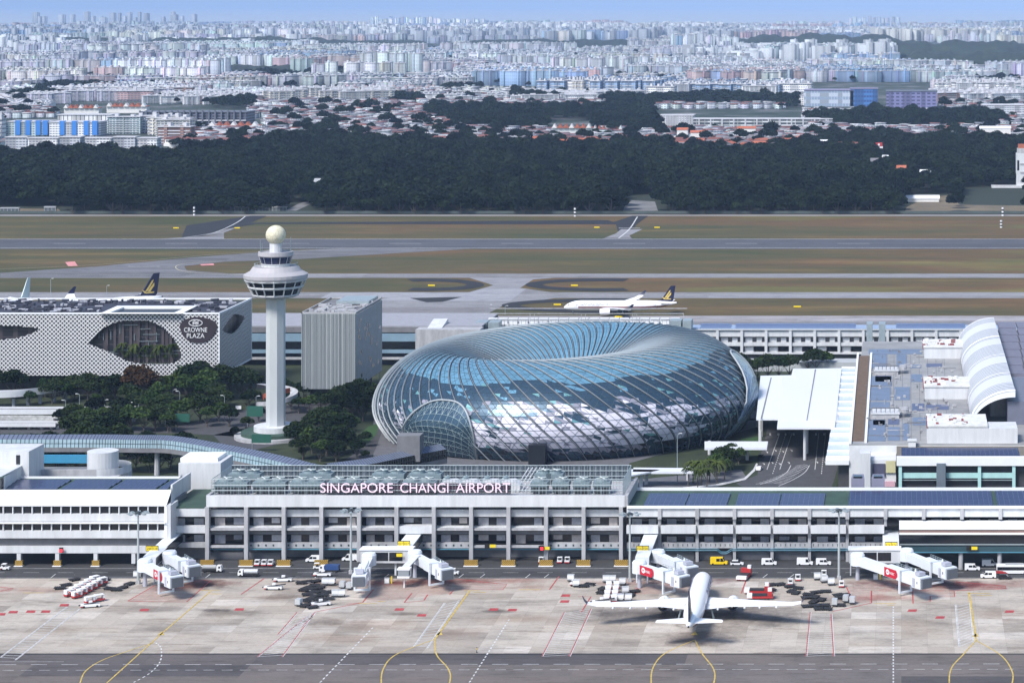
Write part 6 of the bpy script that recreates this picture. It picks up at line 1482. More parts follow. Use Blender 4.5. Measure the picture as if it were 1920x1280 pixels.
        MB().tube([(ex, c_-23.2, 2.75), (ex, c_-23.4, 2.75), (ex, c_-28.2, 2.75), (ex, c_-30.2, 2.75)], [1.5, 1.55, 1.25, .55], 16).build('engine_core', engm, e)
        b = MB(); b.box(ex-.25, ex+.25, c_-33, c_-25.5, 3.4, 4.9); b.build('pylon', pw, t)
        for x in (6.5, 14.5, 19, 24): 
            le = np.interp(x, [1.5, 10.3, 20, 28.5], [36.8, 37.0, 40, 42.6]); zc_ = np.interp(x, [1.5, 10.3, 20, 28.5], [3.7, 4.7, 5.5, 6.3])
            MB().tube([(sg*x, L2-le+3, zc_-.3), (sg*x, L2-le+.2, zc_-.45), (sg*x, L2-le-.9, zc_-.3)], [.1, .38, .08], 8).build('flap_fairing', pw, t)
        g_ = MB(); g_.tube([(sg*5.2, L2-35.5, .9), (sg*4.4, L2-35, 3.6)], .28, 8); gr_ = g_.build('landing_gear', steel, t)
        for dy in (-.95, .95):
            for dx in (-.55, .55): MB().tube([(sg*5.2+dx-.22, L2-35.5+dy, .72), (sg*5.2+dx+.22, L2-35.5+dy, .72)], .72, 14).build('wheel', rub, gr_)
    g_ = MB(); g_.tube([(0, L2-5.5, .8), (0, L2-5.2, 3)], .2, 8); gr_ = g_.build('landing_gear', steel, t)
    for dx in (-.35, .35): MB().tube([(dx-.15, L2-5.5, .55), (dx+.15, L2-5.5, .55)], .55, 12).build('wheel', rub, gr_)
    b = MB(); P = [(52.0, 7.4), (57.4, 8.4), (63.0, 16.6), (65.7, 16.7), (64.4, 8.0), (63.2, 7.0)]; Nf = len(P)
    for (d, z) in P: b.v.append((-.28*(1-(z-7)/14), L2-d, z))
    for (d, z) in P: b.v.append((.28*(1-(z-7)/14), L2-d, z))
    b.f += [tuple(range(Nf)), tuple(range(2*Nf-1, Nf-1, -1))]; b.m += [0, 0]
    for i in range(Nf): l = (i+1) % Nf; b.f.append((l, i, Nf+i, Nf+l)); b.m.append(0)
    fn = b.build('tail_fin', tailc, t)
    if bird:
        for sx_ in (-.34, .34):
            b = MB()
            for (pp) in ([(58.9, 9.2), (60.4, 11.2), (62.0, 13.6), (62.9, 14.2), (62.5, 13.0), (61.2, 11.0), (60.2, 9.6)], [(60.2, 9.3), (61.3, 10.8), (62.7, 12.4), (63.2, 12.9), (63.1, 11.4), (62.0, 10.2), (61.4, 9.2)], [(57.9, 10.2), (58.6, 8.9), (59.4, 8.6), (63.0, 8.6), (63.2, 9.1), (59.6, 9.1)]):
                b.face([(sx_, L2-d, z) for d, z in pp])
            b.build('tail_emblem', gold, fn)
    for sx_ in (-1, 1):
        b = MB()
        for (d0, d1, z0_, z1_) in ((2.6, 3.5, 5.35, 5.85), (3.6, 4.6, 5.6, 6.25)):
            r_ = lambda d: float(np.interp(d, [2, 4, 6.5], [1.5, 2.2, 2.7])); zc2 = lambda d: float(np.interp(d, [2, 4, 6.5], [4.3, 4.65, 4.9]))
            f = lambda d, z: (sx_*(math.sqrt(max(.02, r_(d)**2-((z-zc2(d))/1.02)**2))+.04), L2-d, z); b.face([f(d0, z0_), f(d1, z0_), f(d1, z1_), f(d0, z1_-.15)])
        b.build('cockpit_window', glassd, t)
    if text:
        for sx_ in (-1, 1):
            aa = R(25); cx, cz = 2.98*cos(aa)+.06, 5.0+3.02*sin(aa)
            # local frame: text runs along -y on the right side, +y on the left side
            ux = Vector((0, sx_, 0)); uz = Vector((-sx_*sin(aa), 0, cos(aa))); nn = ux.cross(uz)
            M = Matrix(((ux.x, -nn.x*-1*0+sx_*cos(aa)*-1, uz.x, sx_*(cx+.31)), (ux.y, 0, uz.y, L2-17.5), (ux.z, -sin(aa), uz.z, cz-.6), (0, 0, 0, 1)))
            lettering('lettering', 'SINGAPORE AIRLINES', 1.5, 20.5, .03, letm, t, M)
    return t
airliner('airliner', 'white wide-body airliner parked nose-in at the stand, seen from behind', (-60.8, 696.8, 0), R(1.0))
airliner('airliner', 'white airliner with red belly stripe and navy fin taxiing beyond the dome', (-165, 1379, .1), R(90))
airliner('airliner', 'white airliner mostly hidden behind the lattice hotel with navy fin showing', (-470, 1352, .1), R(135)).scale = (1.42,)*3
airliner('airliner', 'parked airliner at the far left behind the hotel with slim pale fin', (-520, 1346, .1), R(172), tailc=mat('teal_white_fin', (.45, .55, .56), .4, var=0), bird=False, text=False).scale = (1.25,)*3

# ---------------------------------------------------------------- boarding bridges
bw = mat('bridge_white', (.66, .70, .74), .5, var=.06, scale=.4, obj=True); bw2 = mat('bridge_lilac', (.40, .41, .47), .5, var=.06, obj=True); redp = mat('ad_red', (.50, .01, .03), .4, var=0)
def jetbridge(label, p0, p1, zf0=5.0, zf1=4.2, ad=False, rails=True):
    adn = 'nose' in label
    # p0: pixel of the rotunda roof, p1: pixel of the cab roof front corner
    A_ = G(p0[0], p0[1], zf0+3.6); B_ = G(p1[0], p1[1], zf1+3.3); A_.z = zf0; B_.z = zf1
    t = thing('jet_bridge', label, 'jet bridge', (A_.x, A_.y, 0)); d = B_-A_; Ln = Vector((d.x, d.y, 0)).length; u_ = Vector((d.x, d.y, 0)).normalized(); rz = math.atan2(u_.y, u_.x); lo = lambda p: Vector((p[0]-A_.x, p[1]-A_.y, p[2]))
    MB().lathe([(2.3, zf0-.2), (2.3, zf0+3.0), (1.9, zf0+3.6)], 0, 0, 14).build('rotunda', bw, t); MB().lathe([(.7, 0), (.5, zf0-.2)], 0, 0, 10).build('support_column', bw2, t)
    def tun(s0, s1, wd, ht, nm, m_):
        P0 = A_+u_*s0; P1 = A_+u_*s1; z0_ = zf0+(zf1-zf0)*s0/Ln; z1_ = zf0+(zf1-zf0)*s1/Ln; nx_, ny_ = -u_.y*wd/2, u_.x*wd/2; b = MB(); k = 0
        for (p, z) in ((P0, z0_), (P1, z1_)):
            q_ = lo(p); b.v += [(q_.x+nx_, q_.y+ny_, z), (q_.x-nx_, q_.y-ny_, z), (q_.x-nx_, q_.y-ny_, z+ht), (q_.x+nx_, q_.y+ny_, z+ht)]
        b.f = [(0, 1, 2, 3), (7, 6, 5, 4), (0, 4, 5, 1), (1, 5, 6, 2), (2, 6, 7, 3), (3, 7, 4, 0)]; b.m = [0]*6; return b.build(nm, m_, t)
    s1 = Ln-4.5; sm_ = s1*.55
    tun(1.8, sm_+1, 2.7, 2.6, 'inner_tunnel', bw); tun(sm_*.92, s1, 3.3, 3.1, 'outer_tunnel', bw)
    lo_ = lo(A_+u_*(s1+1.8)); MB().cbox((lo_.x, lo_.y, zf1+1.5), (4.2, 4.4, 3.4), rz, 0).build('cab', bw, t)
    c2_ = lo(A_+u_*(s1+1.2)); MB().cbox((c2_.x-u_.y*0, c2_.y, zf1+3.9), (2.2, 2.4, 1.0), rz).build('roof_unit', bw2, t)
    c3 = lo(A_+u_*(s1+4.2)); MB().cbox((c3.x, c3.y, zf1+1.4), (.9, 3.6, 2.9), rz).build('canopy_hood', mat('bridge_hood', (.10, .11, .13), .7, var=.1), t)
    sd_ = Vector((u_.y, -u_.x, 0)); 
    if sd_.y > 0: sd_ = -sd_
    for off, wdt, m_, nm in ((-1.0, 1.3, bw2, 'side_panel'), (.7, 1.4, white2, 'door')):
        p = lo(A_+u_*(s1+1.8+off))+sd_*2.24; MB().cbox((p.x, p.y, zf1+1.4), (wdt, .08, 2.7), rz).build(nm, m_, t)
    p = lo(A_+u_*(s1+2.5))+sd_*2.3; MB().cbox((p.x, p.y, zf1+1.6), (.35, .08, .8), rz).build('door_window', glassd, t)
    wp = s1*.80; pw_ = lo(A_+u_*wp); b = MB(); zt = zf1+3.6; nv_ = Vector((-u_.y, u_.x, 0))
    for s_ in (-1, 1):
        q_ = pw_+nv_*s_*2.3; b.cbox((q_.x, q_.y, zt/2+.5), (.5, .5, zt-1.0), rz)
    b.cbox((pw_.x, pw_.y, 1.1), (.6, 5.0, .5), rz); b.cbox((pw_.x, pw_.y, zt), (.5, 5.0, .4), rz); b.build('lift_frame', bw, t)
    for s_ in (-1, 1):
        q_ = pw_+nv_*s_*.8; MB().tube([tuple(q_-nv_*.25+Vector((0, 0, .55))), tuple(q_+nv_*.25+Vector((0, 0, .55)))], .55, 12).build('wheel', rub, t)
    if rails:
        b = MB(); L_ = int((s1-sm_)/1.3)
        for k in range(L_+1):
            q_ = lo(A_+u_*(sm_+k*1.3))+nv_*(1.4 if nv_.y > 0 else -1.4); z_ = zf0+(zf1-zf0)*(sm_+k*1.3)/Ln+3.1; b.tube([(q_.x, q_.y, z_), (q_.x, q_.y, z_+1.1)], .06, 4)
        qa, qb = lo(A_+u_*sm_)+nv_*(1.4 if nv_.y > 0 else -1.4), lo(A_+u_*(sm_+L_*1.3))+nv_*(1.4 if nv_.y > 0 else -1.4)
        for h in (.6, 1.1): b.tube([(qa.x, qa.y, zf0+(zf1-zf0)*sm_/Ln+3.1+h), (qb.x, qb.y, zf1+3.2+h)], .06, 4)
        b.build('roof_railing', steel, t); q_ = lo(A_+u_*(s1-1)); MB().lathe([(.35, zf1+3.1), (.3, zf1+4.2), (.12, zf1+5.0)], q_.x, q_.y, 8).build('beacon_mast', white2, t)
    if ad:
        s0a, s1a = (2.2, 8.8) if adn else (sm_*.95, sm_*.95+6.6); pm = lo(A_+u_*((s0a+s1a)/2))+sd_*1.72; zc_ = zf0+(zf1-zf0)*((s0a+s1a)/2)/Ln+1.5
        pan = MB(); hw, hh = 3.3, 1.4; pts_ = [(-hw, -hh), (hw*.72, -hh), (hw, -hh*.3), (hw, hh*.3), (hw*.8, hh), (-hw, hh)]
        dirx = u_ if u_.x > 0 else -u_; sl = (zf1-zf0)/Ln*(1 if u_.x > 0 else -1)
        pt = lambda x, z, o=0: (pm.x+dirx.x*x+sd_.x*o, pm.y+dirx.y*x+sd_.y*o, zc_+z+sl*x)
        pan.face([pt(x, z) for x, z in pts_]); pan.face([pt(x, z, -.08) for x, z in pts_][::-1]); po = pan.build('advert_panel', redp, t)
        e = MB(); e.face([pt(-1.55+.85*cos(2*pi*i/20), .1+.85*sin(2*pi*i/20), .04) for i in range(20)]); e.build('emblem_disc', white2, po)
        e = MB(); e.face([pt(-1.95, .55, .07), pt(-1.55, .1, .07), pt(-1.95, -.35, .07)]); e.face([pt(-1.15, .55, .07), pt(-1.55, .1, .07), pt(-1.15, -.35, .07)])
        e.face([pt(-1.95, .12, .075), pt(-1.15, .12, .075), pt(-1.15, .06, .075), pt(-1.95, .06, .075)]); e.build('emblem', redp, po)
        M = Matrix(((dirx.x, sd_.x*-1, 0, pt(.65, 0, .03)[0]), (dirx.y, sd_.y*-1, 0, pt(.65, 0, .03)[1]), (sl, 0, 1, pt(.65, -.35, 0)[2]), (0, 0, 0, 1)))
        lettering('lettering', 'HSBC', .75, 2.3, .03, white2, po, M)
    return t
JB = [('white jet bridge with red advert, left of its partner near the far left stand', (272, 1047), (333, 1080), True), ('grey white jet bridge behind the leftmost advert bridge', (318, 1032), (366, 1060), False),
      ('white jet bridge pointing straight at the camera beside the tall mast', (692, 1036), (672, 1079), False), ('white jet bridge sloping right, beside the bridge that points at the camera', (778, 1031), (840, 1066), False),
      ('jet bridge with red advert left of the parked airliner nose', (1199, 1050), (1286, 1079), True), ('pale blue jet bridge just behind the advert bridge by the airliner', (1234, 1030), (1300, 1062), False),
      ('long white jet bridge with red advert at the right stand', (1608, 1036), (1738, 1082), True), ('white jet bridge behind the long advert bridge at the right stand', (1700, 1028), (1786, 1064), False)]
for lab, a, e, ad in JB: jetbridge(lab, a, e, ad=ad)
def link(label, top, bot, z0=9.3, z1=8.2, wtop=28, wbot=28):
    # sloped walkway from the terminal face down to the rotundas (pixels of the roof's right edge)
    A_ = G(top[0], top[1], z0); B_ = G(bot[0], bot[1], z1); t = thing('boarding_walkway', label, 'walkway', (B_.x, B_.y, 0)); wA = wtop*A_.y/FO; wB = wbot*B_.y/FO; b = MB(); o = B_
    for (p, w_, z) in ((A_, wA, z0), (B_, wB, z1)): b.v += [(p.x-w_-o.x, p.y-o.y, z-3.2), (p.x-o.x, p.y-o.y, z-3.2), (p.x-o.x, p.y-o.y, z), (p.x-w_-o.x, p.y-o.y, z)]
    b.f = [(0, 3, 2, 1), (4, 5, 6, 7), (0, 1, 5, 4), (3, 7, 6, 2)]; b.m = [0]*4; b.build('roof', bw, t)
    s_ = MB(); s_.face([(A_.x-o.x+.02, A_.y-o.y, z0-.4), (B_.x-o.x+.02, B_.y-o.y, z1-.4), (B_.x-o.x+.02, B_.y-o.y, z1-3.0), (A_.x-o.x+.02, A_.y-o.y, z0-3.0)]); s_.build('side_glazing', glassd, t)
    for x in (-wB+.5, -.5): MB().tube([(x, .3, 0), (x, .3, z1-3.2)], .25, 8).build('column', bw, t)
    return t
link('grey sloping walkway roof down from the leftmost wing', (343, 997), (292, 1043), wtop=24, wbot=24); link('white sloping walkway roof above the middle pair of jet bridges', (792, 998), (768, 1030), wtop=28, wbot=30)
link('lilac sloping walkway roof above the airliner jet bridges', (1235, 997), (1217, 1044), wtop=26, wbot=26); link('white short walkway roof with gate signs at the right stand', (1685, 993), (1686, 1030), wtop=30, wbot=31)
for lab, a, e in (('white cross gallery with two dark windows between the middle jet bridges', 676, 772), ('white cross gallery with dark windows at the right stand', 1592, 1688)):
    A_ = G(a, 1031, 8.3); B_ = G(e, 1031, 8.3); t = thing('cross_gallery', lab, 'gallery', (A_.x, A_.y, 0)); Lx = B_.x-A_.x
    MB().box(0, Lx, 0, 4, 4.2, 8.3).build('wall', white, t); MB().box(-.3, Lx+.3, -.3, 4.3, 8.302, 8.7).build('roof', white2, t)
    for f in (.28, .56): MB().box(Lx*f, Lx*(f+.26), -.06, .2, 4.9, 7.6).build('window', glassd, t)
    for x in (.5, Lx*.68, Lx-.5): MB().tube([(x, 1, 0), (x, 1, 4.2)], .22, 8).build('column', white, t)
# lookout cabin beside the middle walkway
g_ = G(756, 1104); t = thing('lookout_cabin', 'small glazed white cabin on a single post between the middle jet bridges', 'cabin', (g_.x, g_.y, 0))
MB().box(-1.9, 1.9, 0, 3, 3.4, 4.0).build('base', white2, t); MB().box(-1.7, 1.7, .05, 2.9, 4.0, 5.9).build('glazing', mat('grey_glass', (.25, .28, .30), .2, var=0), t); MB().box(-2, 2, -.1, 3.2, 5.9, 6.3).build('roof', white2, t); MB().tube([(0, 1.5, 0), (0, 1.5, 3.4)], .25, 8).build('post', white2, t)
b = MB(); b.face([(-1.2, 3, 6.2), (1.2, 3, 6.2), (3, 12, 8), (.6, 12, 8)]); b.face([(.6, 12, 7.6), (3, 12, 7.6), (1.2, 3, 5.8), (-1.2, 3, 5.8)]); b.build('gangway', white, t)
# yellow gate signs
yel = mat('sign_yellow', (.80, .60, .02), .4, var=0); blk = mat('sign_black', (.01, .01, .01), .5, var=0); redl = mat('red_lamp', (.6, .01, .02), .3, var=0, emit=(1, .05, .08, .8))
def gate(px, py, txt, label, z=9.0, two=True):
    g_ = G(px, py, z); t = thing('gate_sign', label, 'gate sign', g_); MB().box(-2.0 if two else -1.1, 2.0 if two else 1.1, .05, .25, -.85, .95).build('frame', blk, t)
    for k, sx_ in enumerate((-1, 1) if two else (0,)):
        cx = sx_*.97; pl = MB().box(cx-.88, cx+.88, -.02, .04, -.7, .75).build('sign_face', yel, t); lettering('lettering', txt[k], .75, 1.35, .02, blk, pl, Matrix.Translation((cx, -.03, -.35)))
    return t
gate(285, 1028, ('28', 'E28'), 'double yellow gate sign at the leftmost walkway'); gate(757, 1019, ('E27', 'E27'), 'double yellow gate sign on the middle walkway')
gate(1205, 1028, ('E26', 'E26'), 'double yellow gate sign on the walkway by the airliner'); gate(1671, 1021, ('E24', 'E24'), 'double yellow gate sign at the right stand')
for px, py, lab in ((749, 1040, 'small yellow gate sign beside the middle walkway door'), (924, 1023, 'small yellow sign with dark box above the bay left of the red lamp'), (1025, 1027, 'small yellow sign next to the red signal lamp'), (1669, 1037, 'small yellow sign under the right double gate sign'), (1827, 1027, 'yellow sign on the dark teal band at the right')):
    g_ = G(px, py, 5.5 if px not in (749, 1669) else 6.5); Y_o = 766.0 if px in (924, 1025) else (756.6 if px == 1827 else g_.y-2); z_ = Zat(py, Y_o); t = thing('small_sign', lab, 'sign', (Xat(px, Y_o), Y_o, z_)); MB().box(-.95, .95, -.15, 0, -.5, .5).build('sign_face', yel, t); MB().box(-2.6, -1.1, -.2, .1, -.7, .8).build('dark_box', blk, t)
for px, py, lab in ((1016, 1027, 'red signal lamp box on the fourth bay left of the parked airliner'), (115, 1031, 'red signal lamp box under the left wing ribbon windows')):
    Y_o = 765.6 if px > 500 else 761.6; t = thing('signal_lamp', lab, 'signal lamp', (Xat(px, Y_o), Y_o, Zat(py, Y_o))); MB().box(-.65, .65, -.2, .1, -.8, .9).build('housing', blk, t); MB().box(-.5, .5, -.3, -.201, -.6, .4).build('lamp', redl, t)

# ---------------------------------------------------------------- vehicles and ground equipment
wp_ = mat('vehicle_white', (.78, .78, .78), .35, var=0); yv = mat('vehicle_yellow', (.85, .58, .01), .35, var=0); rv = mat('vehicle_red', (.42, .03, .03), .4, var=0); bv = mat('vehicle_blue', (.03, .07, .2), .4, var=0); gv = mat('equipment_grey', (.35, .36, .37), .5, var=.1, obj=True); sv = mat('container_silver', (.55, .57, .58), .4, metal=.3, var=.1, obj=True); dkv = mat('dolly_black', (.02, .02, .022), .7, var=0)
def wheels(t, xs, hw, r_, m_=rub):
    for x in xs:
        for s_ in (-1, 1): MB().tube([(x, s_*hw-.12, r_), (x, s_*hw+.12, r_)], r_, 10).build('wheel', m_, t)
def van(m_, L=4.9, Ht=2.1, glass2=True):
    t = thing('van', 'x', 'van'); hw = .95; h0 = .35
    b = MB().extrude([(-L/2, h0), (L/2, h0), (L/2, 1.0), (L/2-.9, 1.15), (L/2-1.6, Ht), (-L/2+.05, Ht)], 'y', -hw, hw); b.build('body', m_, t)
    b = MB()
    for s_ in (-1, 1): b.face([(L/2-1.05, s_*(hw+.01), 1.15), (L/2-1.6, s_*(hw+.01), Ht-.15), (L/2-2.3, s_*(hw+.01), Ht-.15), (L/2-2.3, s_*(hw+.01), 1.15)])
    b.build('side_window', glassd, t); b = MB(); b.face([(L/2-.87, -hw+.1, 1.17), (L/2-.87, hw-.1, 1.17), (L/2-1.52, hw-.15, Ht-.1), (L/2-1.52, -hw+.15, Ht-.1)]); b.build('windscreen', glassd, t)
    if glass2:
        b = MB()
        for s_ in (-1, 1): b.face([(L/2-2.45, s_*(hw+.01), 1.2), (L/2-2.45, s_*(hw+.01), Ht-.25), (L/2-3.6, s_*(hw+.01), Ht-.25), (L/2-3.6, s_*(hw+.01), 1.2)])
        b.build('rear_window', glassd, t)
    for s_ in (-1, 1): MB().box(L/2-.02, L/2+.04, s_*.7-.15, s_*.7+.15, .7, .9).build('headlight', white2, t)
    wheels(t, (-L/2+.9, L/2-.95), hw-.1, .34); freeze(t); return t
def car(m_):
    t = thing('car', 'x', 'car'); L = 4.2; hw = .88
    MB().extrude([(-L/2, .3), (L/2, .3), (L/2, .75), (L/2-1.0, .9), (-L/2, .95)], 'y', -hw, hw).build('body', m_, t); MB().extrude([(-L/2+.1, .96), (L/2-1.05, .91), (L/2-1.7, 1.5), (-L/2+.4, 1.5)], 'y', -hw+.08, hw-.08).build('cabin', glassd, t); MB().box(-L/2+.5, L/2-1.75, -hw+.1, hw-.1, 1.501, 1.56).build('roof', m_, t)
    wheels(t, (-L/2+.8, L/2-.85), hw-.1, .32); freeze(t); return t
def tug():
    t = thing('baggage_tug', 'x', 'baggage tug'); MB().box(-1.5, 1.4, -.8, .8, .35, 1.05).build('body', wp_, t); MB().box(-1.51, -.6, -.82, .82, .36, .7).build('skirt', rv, t); b = MB()
    for x in (-.9, .2):
        for s_ in (-.7, .7): b.tube([(x, s_, 1.05), (x, s_, 1.95)], .06, 4)
    b.build('cab_frame', wp_, t); MB().box(-1.0, .35, -.8, .8, 1.95, 2.05).build('roof', wp_, t); MB().box(-.7, -.3, -.5, .5, 1.06, 1.5).build('seat', dkv, t); wheels(t, (-.95, .85), .75, .35); freeze(t); return t
def dolly():
    t = thing('cargo_dolly', 'x', 'dolly'); b = MB(); b.box(-1.7, 1.7, -1.2, 1.2, .48, .62); 
    for k in range(6): b.box(-1.6+k*.6, -1.35+k*.6, -1.15, 1.15, .621, .70)
    b.build('deck', dkv, t); MB().tube([(1.7, 0, .45), (2.9, 0, .35)], .06, 4).build('tow_bar', gv, t); wheels(t, (-1.1, 1.1), .95, .24); freeze(t); return t
def container(top=True):
    t = thing('cargo_container', 'x', 'container'); MB().extrude([(-1.0, .7), (.75, .7), (1.15, 1.1), (1.15, 2.3), (-1.0, 2.3)], 'y', -.8, .8).build('shell', sv, t); MB().box(-.9, 1.05, -.82, -.801, 1.15, 2.2).build('curtain', wp_, t); MB().box(-1.05, 1.15, -.85, .85, .45, .69).build('base', dkv, t); freeze(t); return t
def cart():
    t = thing('baggage_cart', 'x', 'baggage cart'); MB().box(-1.5, 1.5, -.8, .8, .4, .95).build('tray', rv, t); MB().extrude([(-1.5, 2.0), (1.5, 2.0), (1.3, 2.2), (-1.3, 2.2)], 'y', -.85, .85).build('roof', wp_, t); b = MB().box(-1.45, -1.0, -.78, .78, .951, 1.999); b.box(.95, 1.45, -.78, .78, .951, 1.999); b.build('side_curtain', wp_, t); wheels(t, (-1.0, 1.0), .7, .25); MB().tube([(1.5, 0, .45), (2.3, 0, .35)], .05, 4).build('tow_bar', gv, t); freeze(t); return t
def loader():
    t = thing('belt_loader', 'x', 'belt loader'); MB().box(-3.2, 2.4, -.9, .9, .4, 1.1).build('chassis', wp_, t); MB().box(-.9, .2, .2, .95, 1.1, 1.9).build('cab', wp_, t); b = MB(); b.face([(-3.8, -.5, .9), (-3.8, .3, .9), (3.6, .3, 1.9), (3.6, -.5, 1.9)]); b.face([(-3.8, -.5, .7), (3.6, -.5, 1.7), (3.6, -.5, 1.9), (-3.8, -.5, .9)]); b.build('belt', dkv, t); MB().box(-3.21, -2.0, -.91, .91, .41, .7).build('stripe', rv, t); wheels(t, (-2.2, 1.6), .8, .38); freeze(t); return t
def hiloader():
    t = thing('cargo_loader', 'x', 'cargo loader'); MB().box(-4, 4, -1.6, 1.6, .5, 1.1).build('chassis', rv, t); MB().box(-3.8, 2.2, -1.5, 1.5, 1.2, 1.35).build('platform', dkv, t); MB().box(2.3, 3.8, -1.6, 1.6, 1.2, 2.6).build('bridge_deck', rv, t); MB().box(2.4, 3.6, -1.6, -.5, 2.61, 3.6).build('cab', wp_, t); MB().box(-4.01, -2.4, -1.62, 1.62, .6, 1.5).build('engine_cover', wp_, t); wheels(t, (-2.8, 2.6), 1.4, .4); freeze(t); return t
def truck(mb_, kind='tank'):
    t = thing('service_truck', 'x', 'truck'); MB().extrude([(1.6, .5), (3.2, .5), (3.2, 1.4), (2.9, 2.2), (1.6, 2.2)], 'y', -1, 1).build('cab', wp_, t); MB().box(-3.2, 1.5, -.95, .95, .55, .85).build('chassis', dkv, t)
    if kind == 'tank': MB().tube([(-3.0, 0, 1.6), (1.3, 0, 1.6)], .75, 12).build('tank', mb_, t)
    else: MB().box(-3.1, 1.4, -1.0, 1.0, .86, 2.4).build('box_body', mb_, t)
    MB().box(3.1, 3.2, -.8, .8, 1.401, 2.0).build('windscreen', glassd, t) if False else MB().box(2.2, 2.8, -1.02, 1.02, 1.4, 2.0).build('side_window', glassd, t); wheels(t, (-2.2, 2.3), .9, .42); freeze(t); return t
def buggy():
    t = thing('open_buggy', 'x', 'buggy'); MB().box(-1.6, 1.6, -.7, .7, .3, .8).build('body', wp_, t); MB().box(-1.3, .3, -.75, .75, 1.85, 1.92).build('roof', wp_, t); MB().box(-.8, .0, -.6, .6, .8, 1.25).build('seat', dkv, t); b = MB()
    for x in (-1.25, .25):
        for s_ in (-.65, .65): b.tube([(x, s_, .8), (x, s_, 1.85)], .05, 4)
    b.build('frame', gv, t); wheels(t, (-1.0, 1.1), .65, .28); freeze(t); return t
def bus(m_, L=11.5):
    t = thing('bus', 'x', 'bus'); MB().box(-L/2, L/2, -1.25, 1.25, .35, 3.0).build('body', m_, t); MB().box(-L/2+.2, L/2-.9, -1.27, 1.27, 1.35, 2.45).build('side_window', glassd, t); MB().box(L/2-.5, L/2+.03, -1.1, 1.1, 1.2, 2.7).build('windscreen', glassd, t)
    MB().extrude([(-L/2-.01, .36), (-L/2+3.8, .36), (-L/2+1.8, 1.2), (-L/2-.01, 1.3)], 'y', -1.28, 1.28).build('swoosh', rv if m_ is wp_ else wp_, t); MB().box(-L/4, L/4, -.8, .8, 3.001, 3.3).build('roof_unit', gv, t); wheels(t, (-L/2+2.6, L/2-2.4), 1.15, .48); freeze(t); return t
def put(proto, px, py, lab, rz=0.0, grp=None, z=0.03, box={}):
    g_ = G(px, py); loc = (g_.x, g_.y, z)
    if proto not in box: box[proto] = 1; proto.location = loc; proto.rotation_euler = (0, 0, rz); proto['label'] = lab; 
    else: return dup(proto, loc, rz, lab, grp)
    if grp: proto['group'] = grp
    return proto
vw, vy, cw, cb = van(wp_), van(yv, 5.6, 2.4), car(wp_), car(mat('vehicle_black', (.02, .02, .025), .3, var=0))
put(vy, 1348, 1058, 'bright yellow van parked right of the airliner jet bridge', 0); put(cw, 1382, 1059, 'white hatchback with black windows right of the yellow van', 0)
vw2 = van(wp_, 5.2, 2.3, False)
for v, x, y, lab, rz in ((vw, 1442, 1059, 'white windowed van, first right of the white hatchback', 0), (vw2, 1509, 1059, 'white panel van left of the tallest right mast', 0), (vw, 1544, 1059, 'white windowed van nearest the right mast', 0),
                         (vw, 588, 1053, 'white minivan in the bay beside the fourth striped bumper', pi), (vw2, 657, 1051, 'white panel van partly hidden by the mast at the middle stand', pi), (vw, 1823, 1069, 'tall white minibus in the right road lane', 0), (vw2, 1856, 1061, 'white panel van behind the tall minibus', 0),
                         (vw, 1853, 1083, 'white minibus in front of the red and white bus', pi)): put(v, x, y, lab, rz, 'white vans along the airside road')
put(cb, 1884, 1085, 'small silver topped dark car below the red and white bus', 0); put(bus(wp_), 1902, 1075, 'white bus with red swoosh entering at the right edge', 0)
put(cw, 1424, 881, 'small white car rounding the kerb right of the dome', R(80)); put(cb, 1427, 858, 'black car just above the white car right of the dome', R(82))
bb_ = bus(mat('bus_blue', (.04, .09, .40), .4, var=0), 10)
put(bb_, 1480, 672, 'royal blue bus on the elevated road behind the canopy', 0, z=4.55); put(bus(mat('bus_grey', (.42, .46, .46), .4, var=.05), 11.9), 1533, 673, 'pale grey coach right of the blue bus', 0, z=4.55)
bg = buggy(); put(bg, 597, 1066, 'white open buggy crossing the road lane', .1)
for i, x in enumerate((483, 496, 508)): put(tug0 if i else (tug0 := tug()), x, 1060, 'white tug, %s of three in a row between striped bumpers' % ['left', 'middle', 'right'][i], R(90), 'three parked tugs by the bumpers')
tk = truck(sv); put(tk, 466, 1080, 'white tanker truck on the road left of the tugs', pi); put(truck(bv, 'box'), 618, 1072, 'white cabbed truck with blue side box', pi)
put(truck(gv), 398, 1072, 'dark cluttered tanker truck beside the leftmost jet bridges', 0) 
lo1 = loader(); 
for x, y, lab, rz in ((515, 1105, 'red and white belt loader, lowest left of the middle stand', 0), (533, 1090, 'red and white belt loader behind the lowest one', .1), (607, 1080, 'white belt loader below the blue box truck', 0), (604, 1135, 'slim white belt loader at the bottom of the dolly cluster', .35), (172, 1138, 'white and red belt loader on its own at the left stand', .3), (1130, 1132, 'belt loader just below the left wingtip', .05), (1850, 1062+8, 'belt loader', 0)):
    if lab != 'belt loader': put(lo1, x, y, lab, rz, 'belt loaders on the apron')
ct = cart(); n_ = 0; random.seed(2)
for r_ in range(2):
    for k in range(6):
        n_ += 1; put(ct, 130+r_*14+k*9.5, 1118+r_*3-k*5.2, 'white roofed red cart, %s from its front end in the %s left train' % (ORD(k+1), ['rear', 'front'][r_]), R(52), 'baggage cart trains at the left stand')
put(ct, 168, 1131, 'single white roofed red cart below the cart trains', R(40), 'baggage cart trains at the left stand'); put(ct, 186, 1127, 'second loose cart touching the single one below the trains', R(40), 'baggage cart trains at the left stand')
for r_ in range(2):
    for k in range(4): put(ct, 1137+r_*14+k*1.5, 1129-k*8.5, 'white topped cart, %s from the front in the %s file above the left wing' % (ORD(k+1), ['left', 'right'][r_]), R(100), 'cart files above the left wing')
cn_ = container()
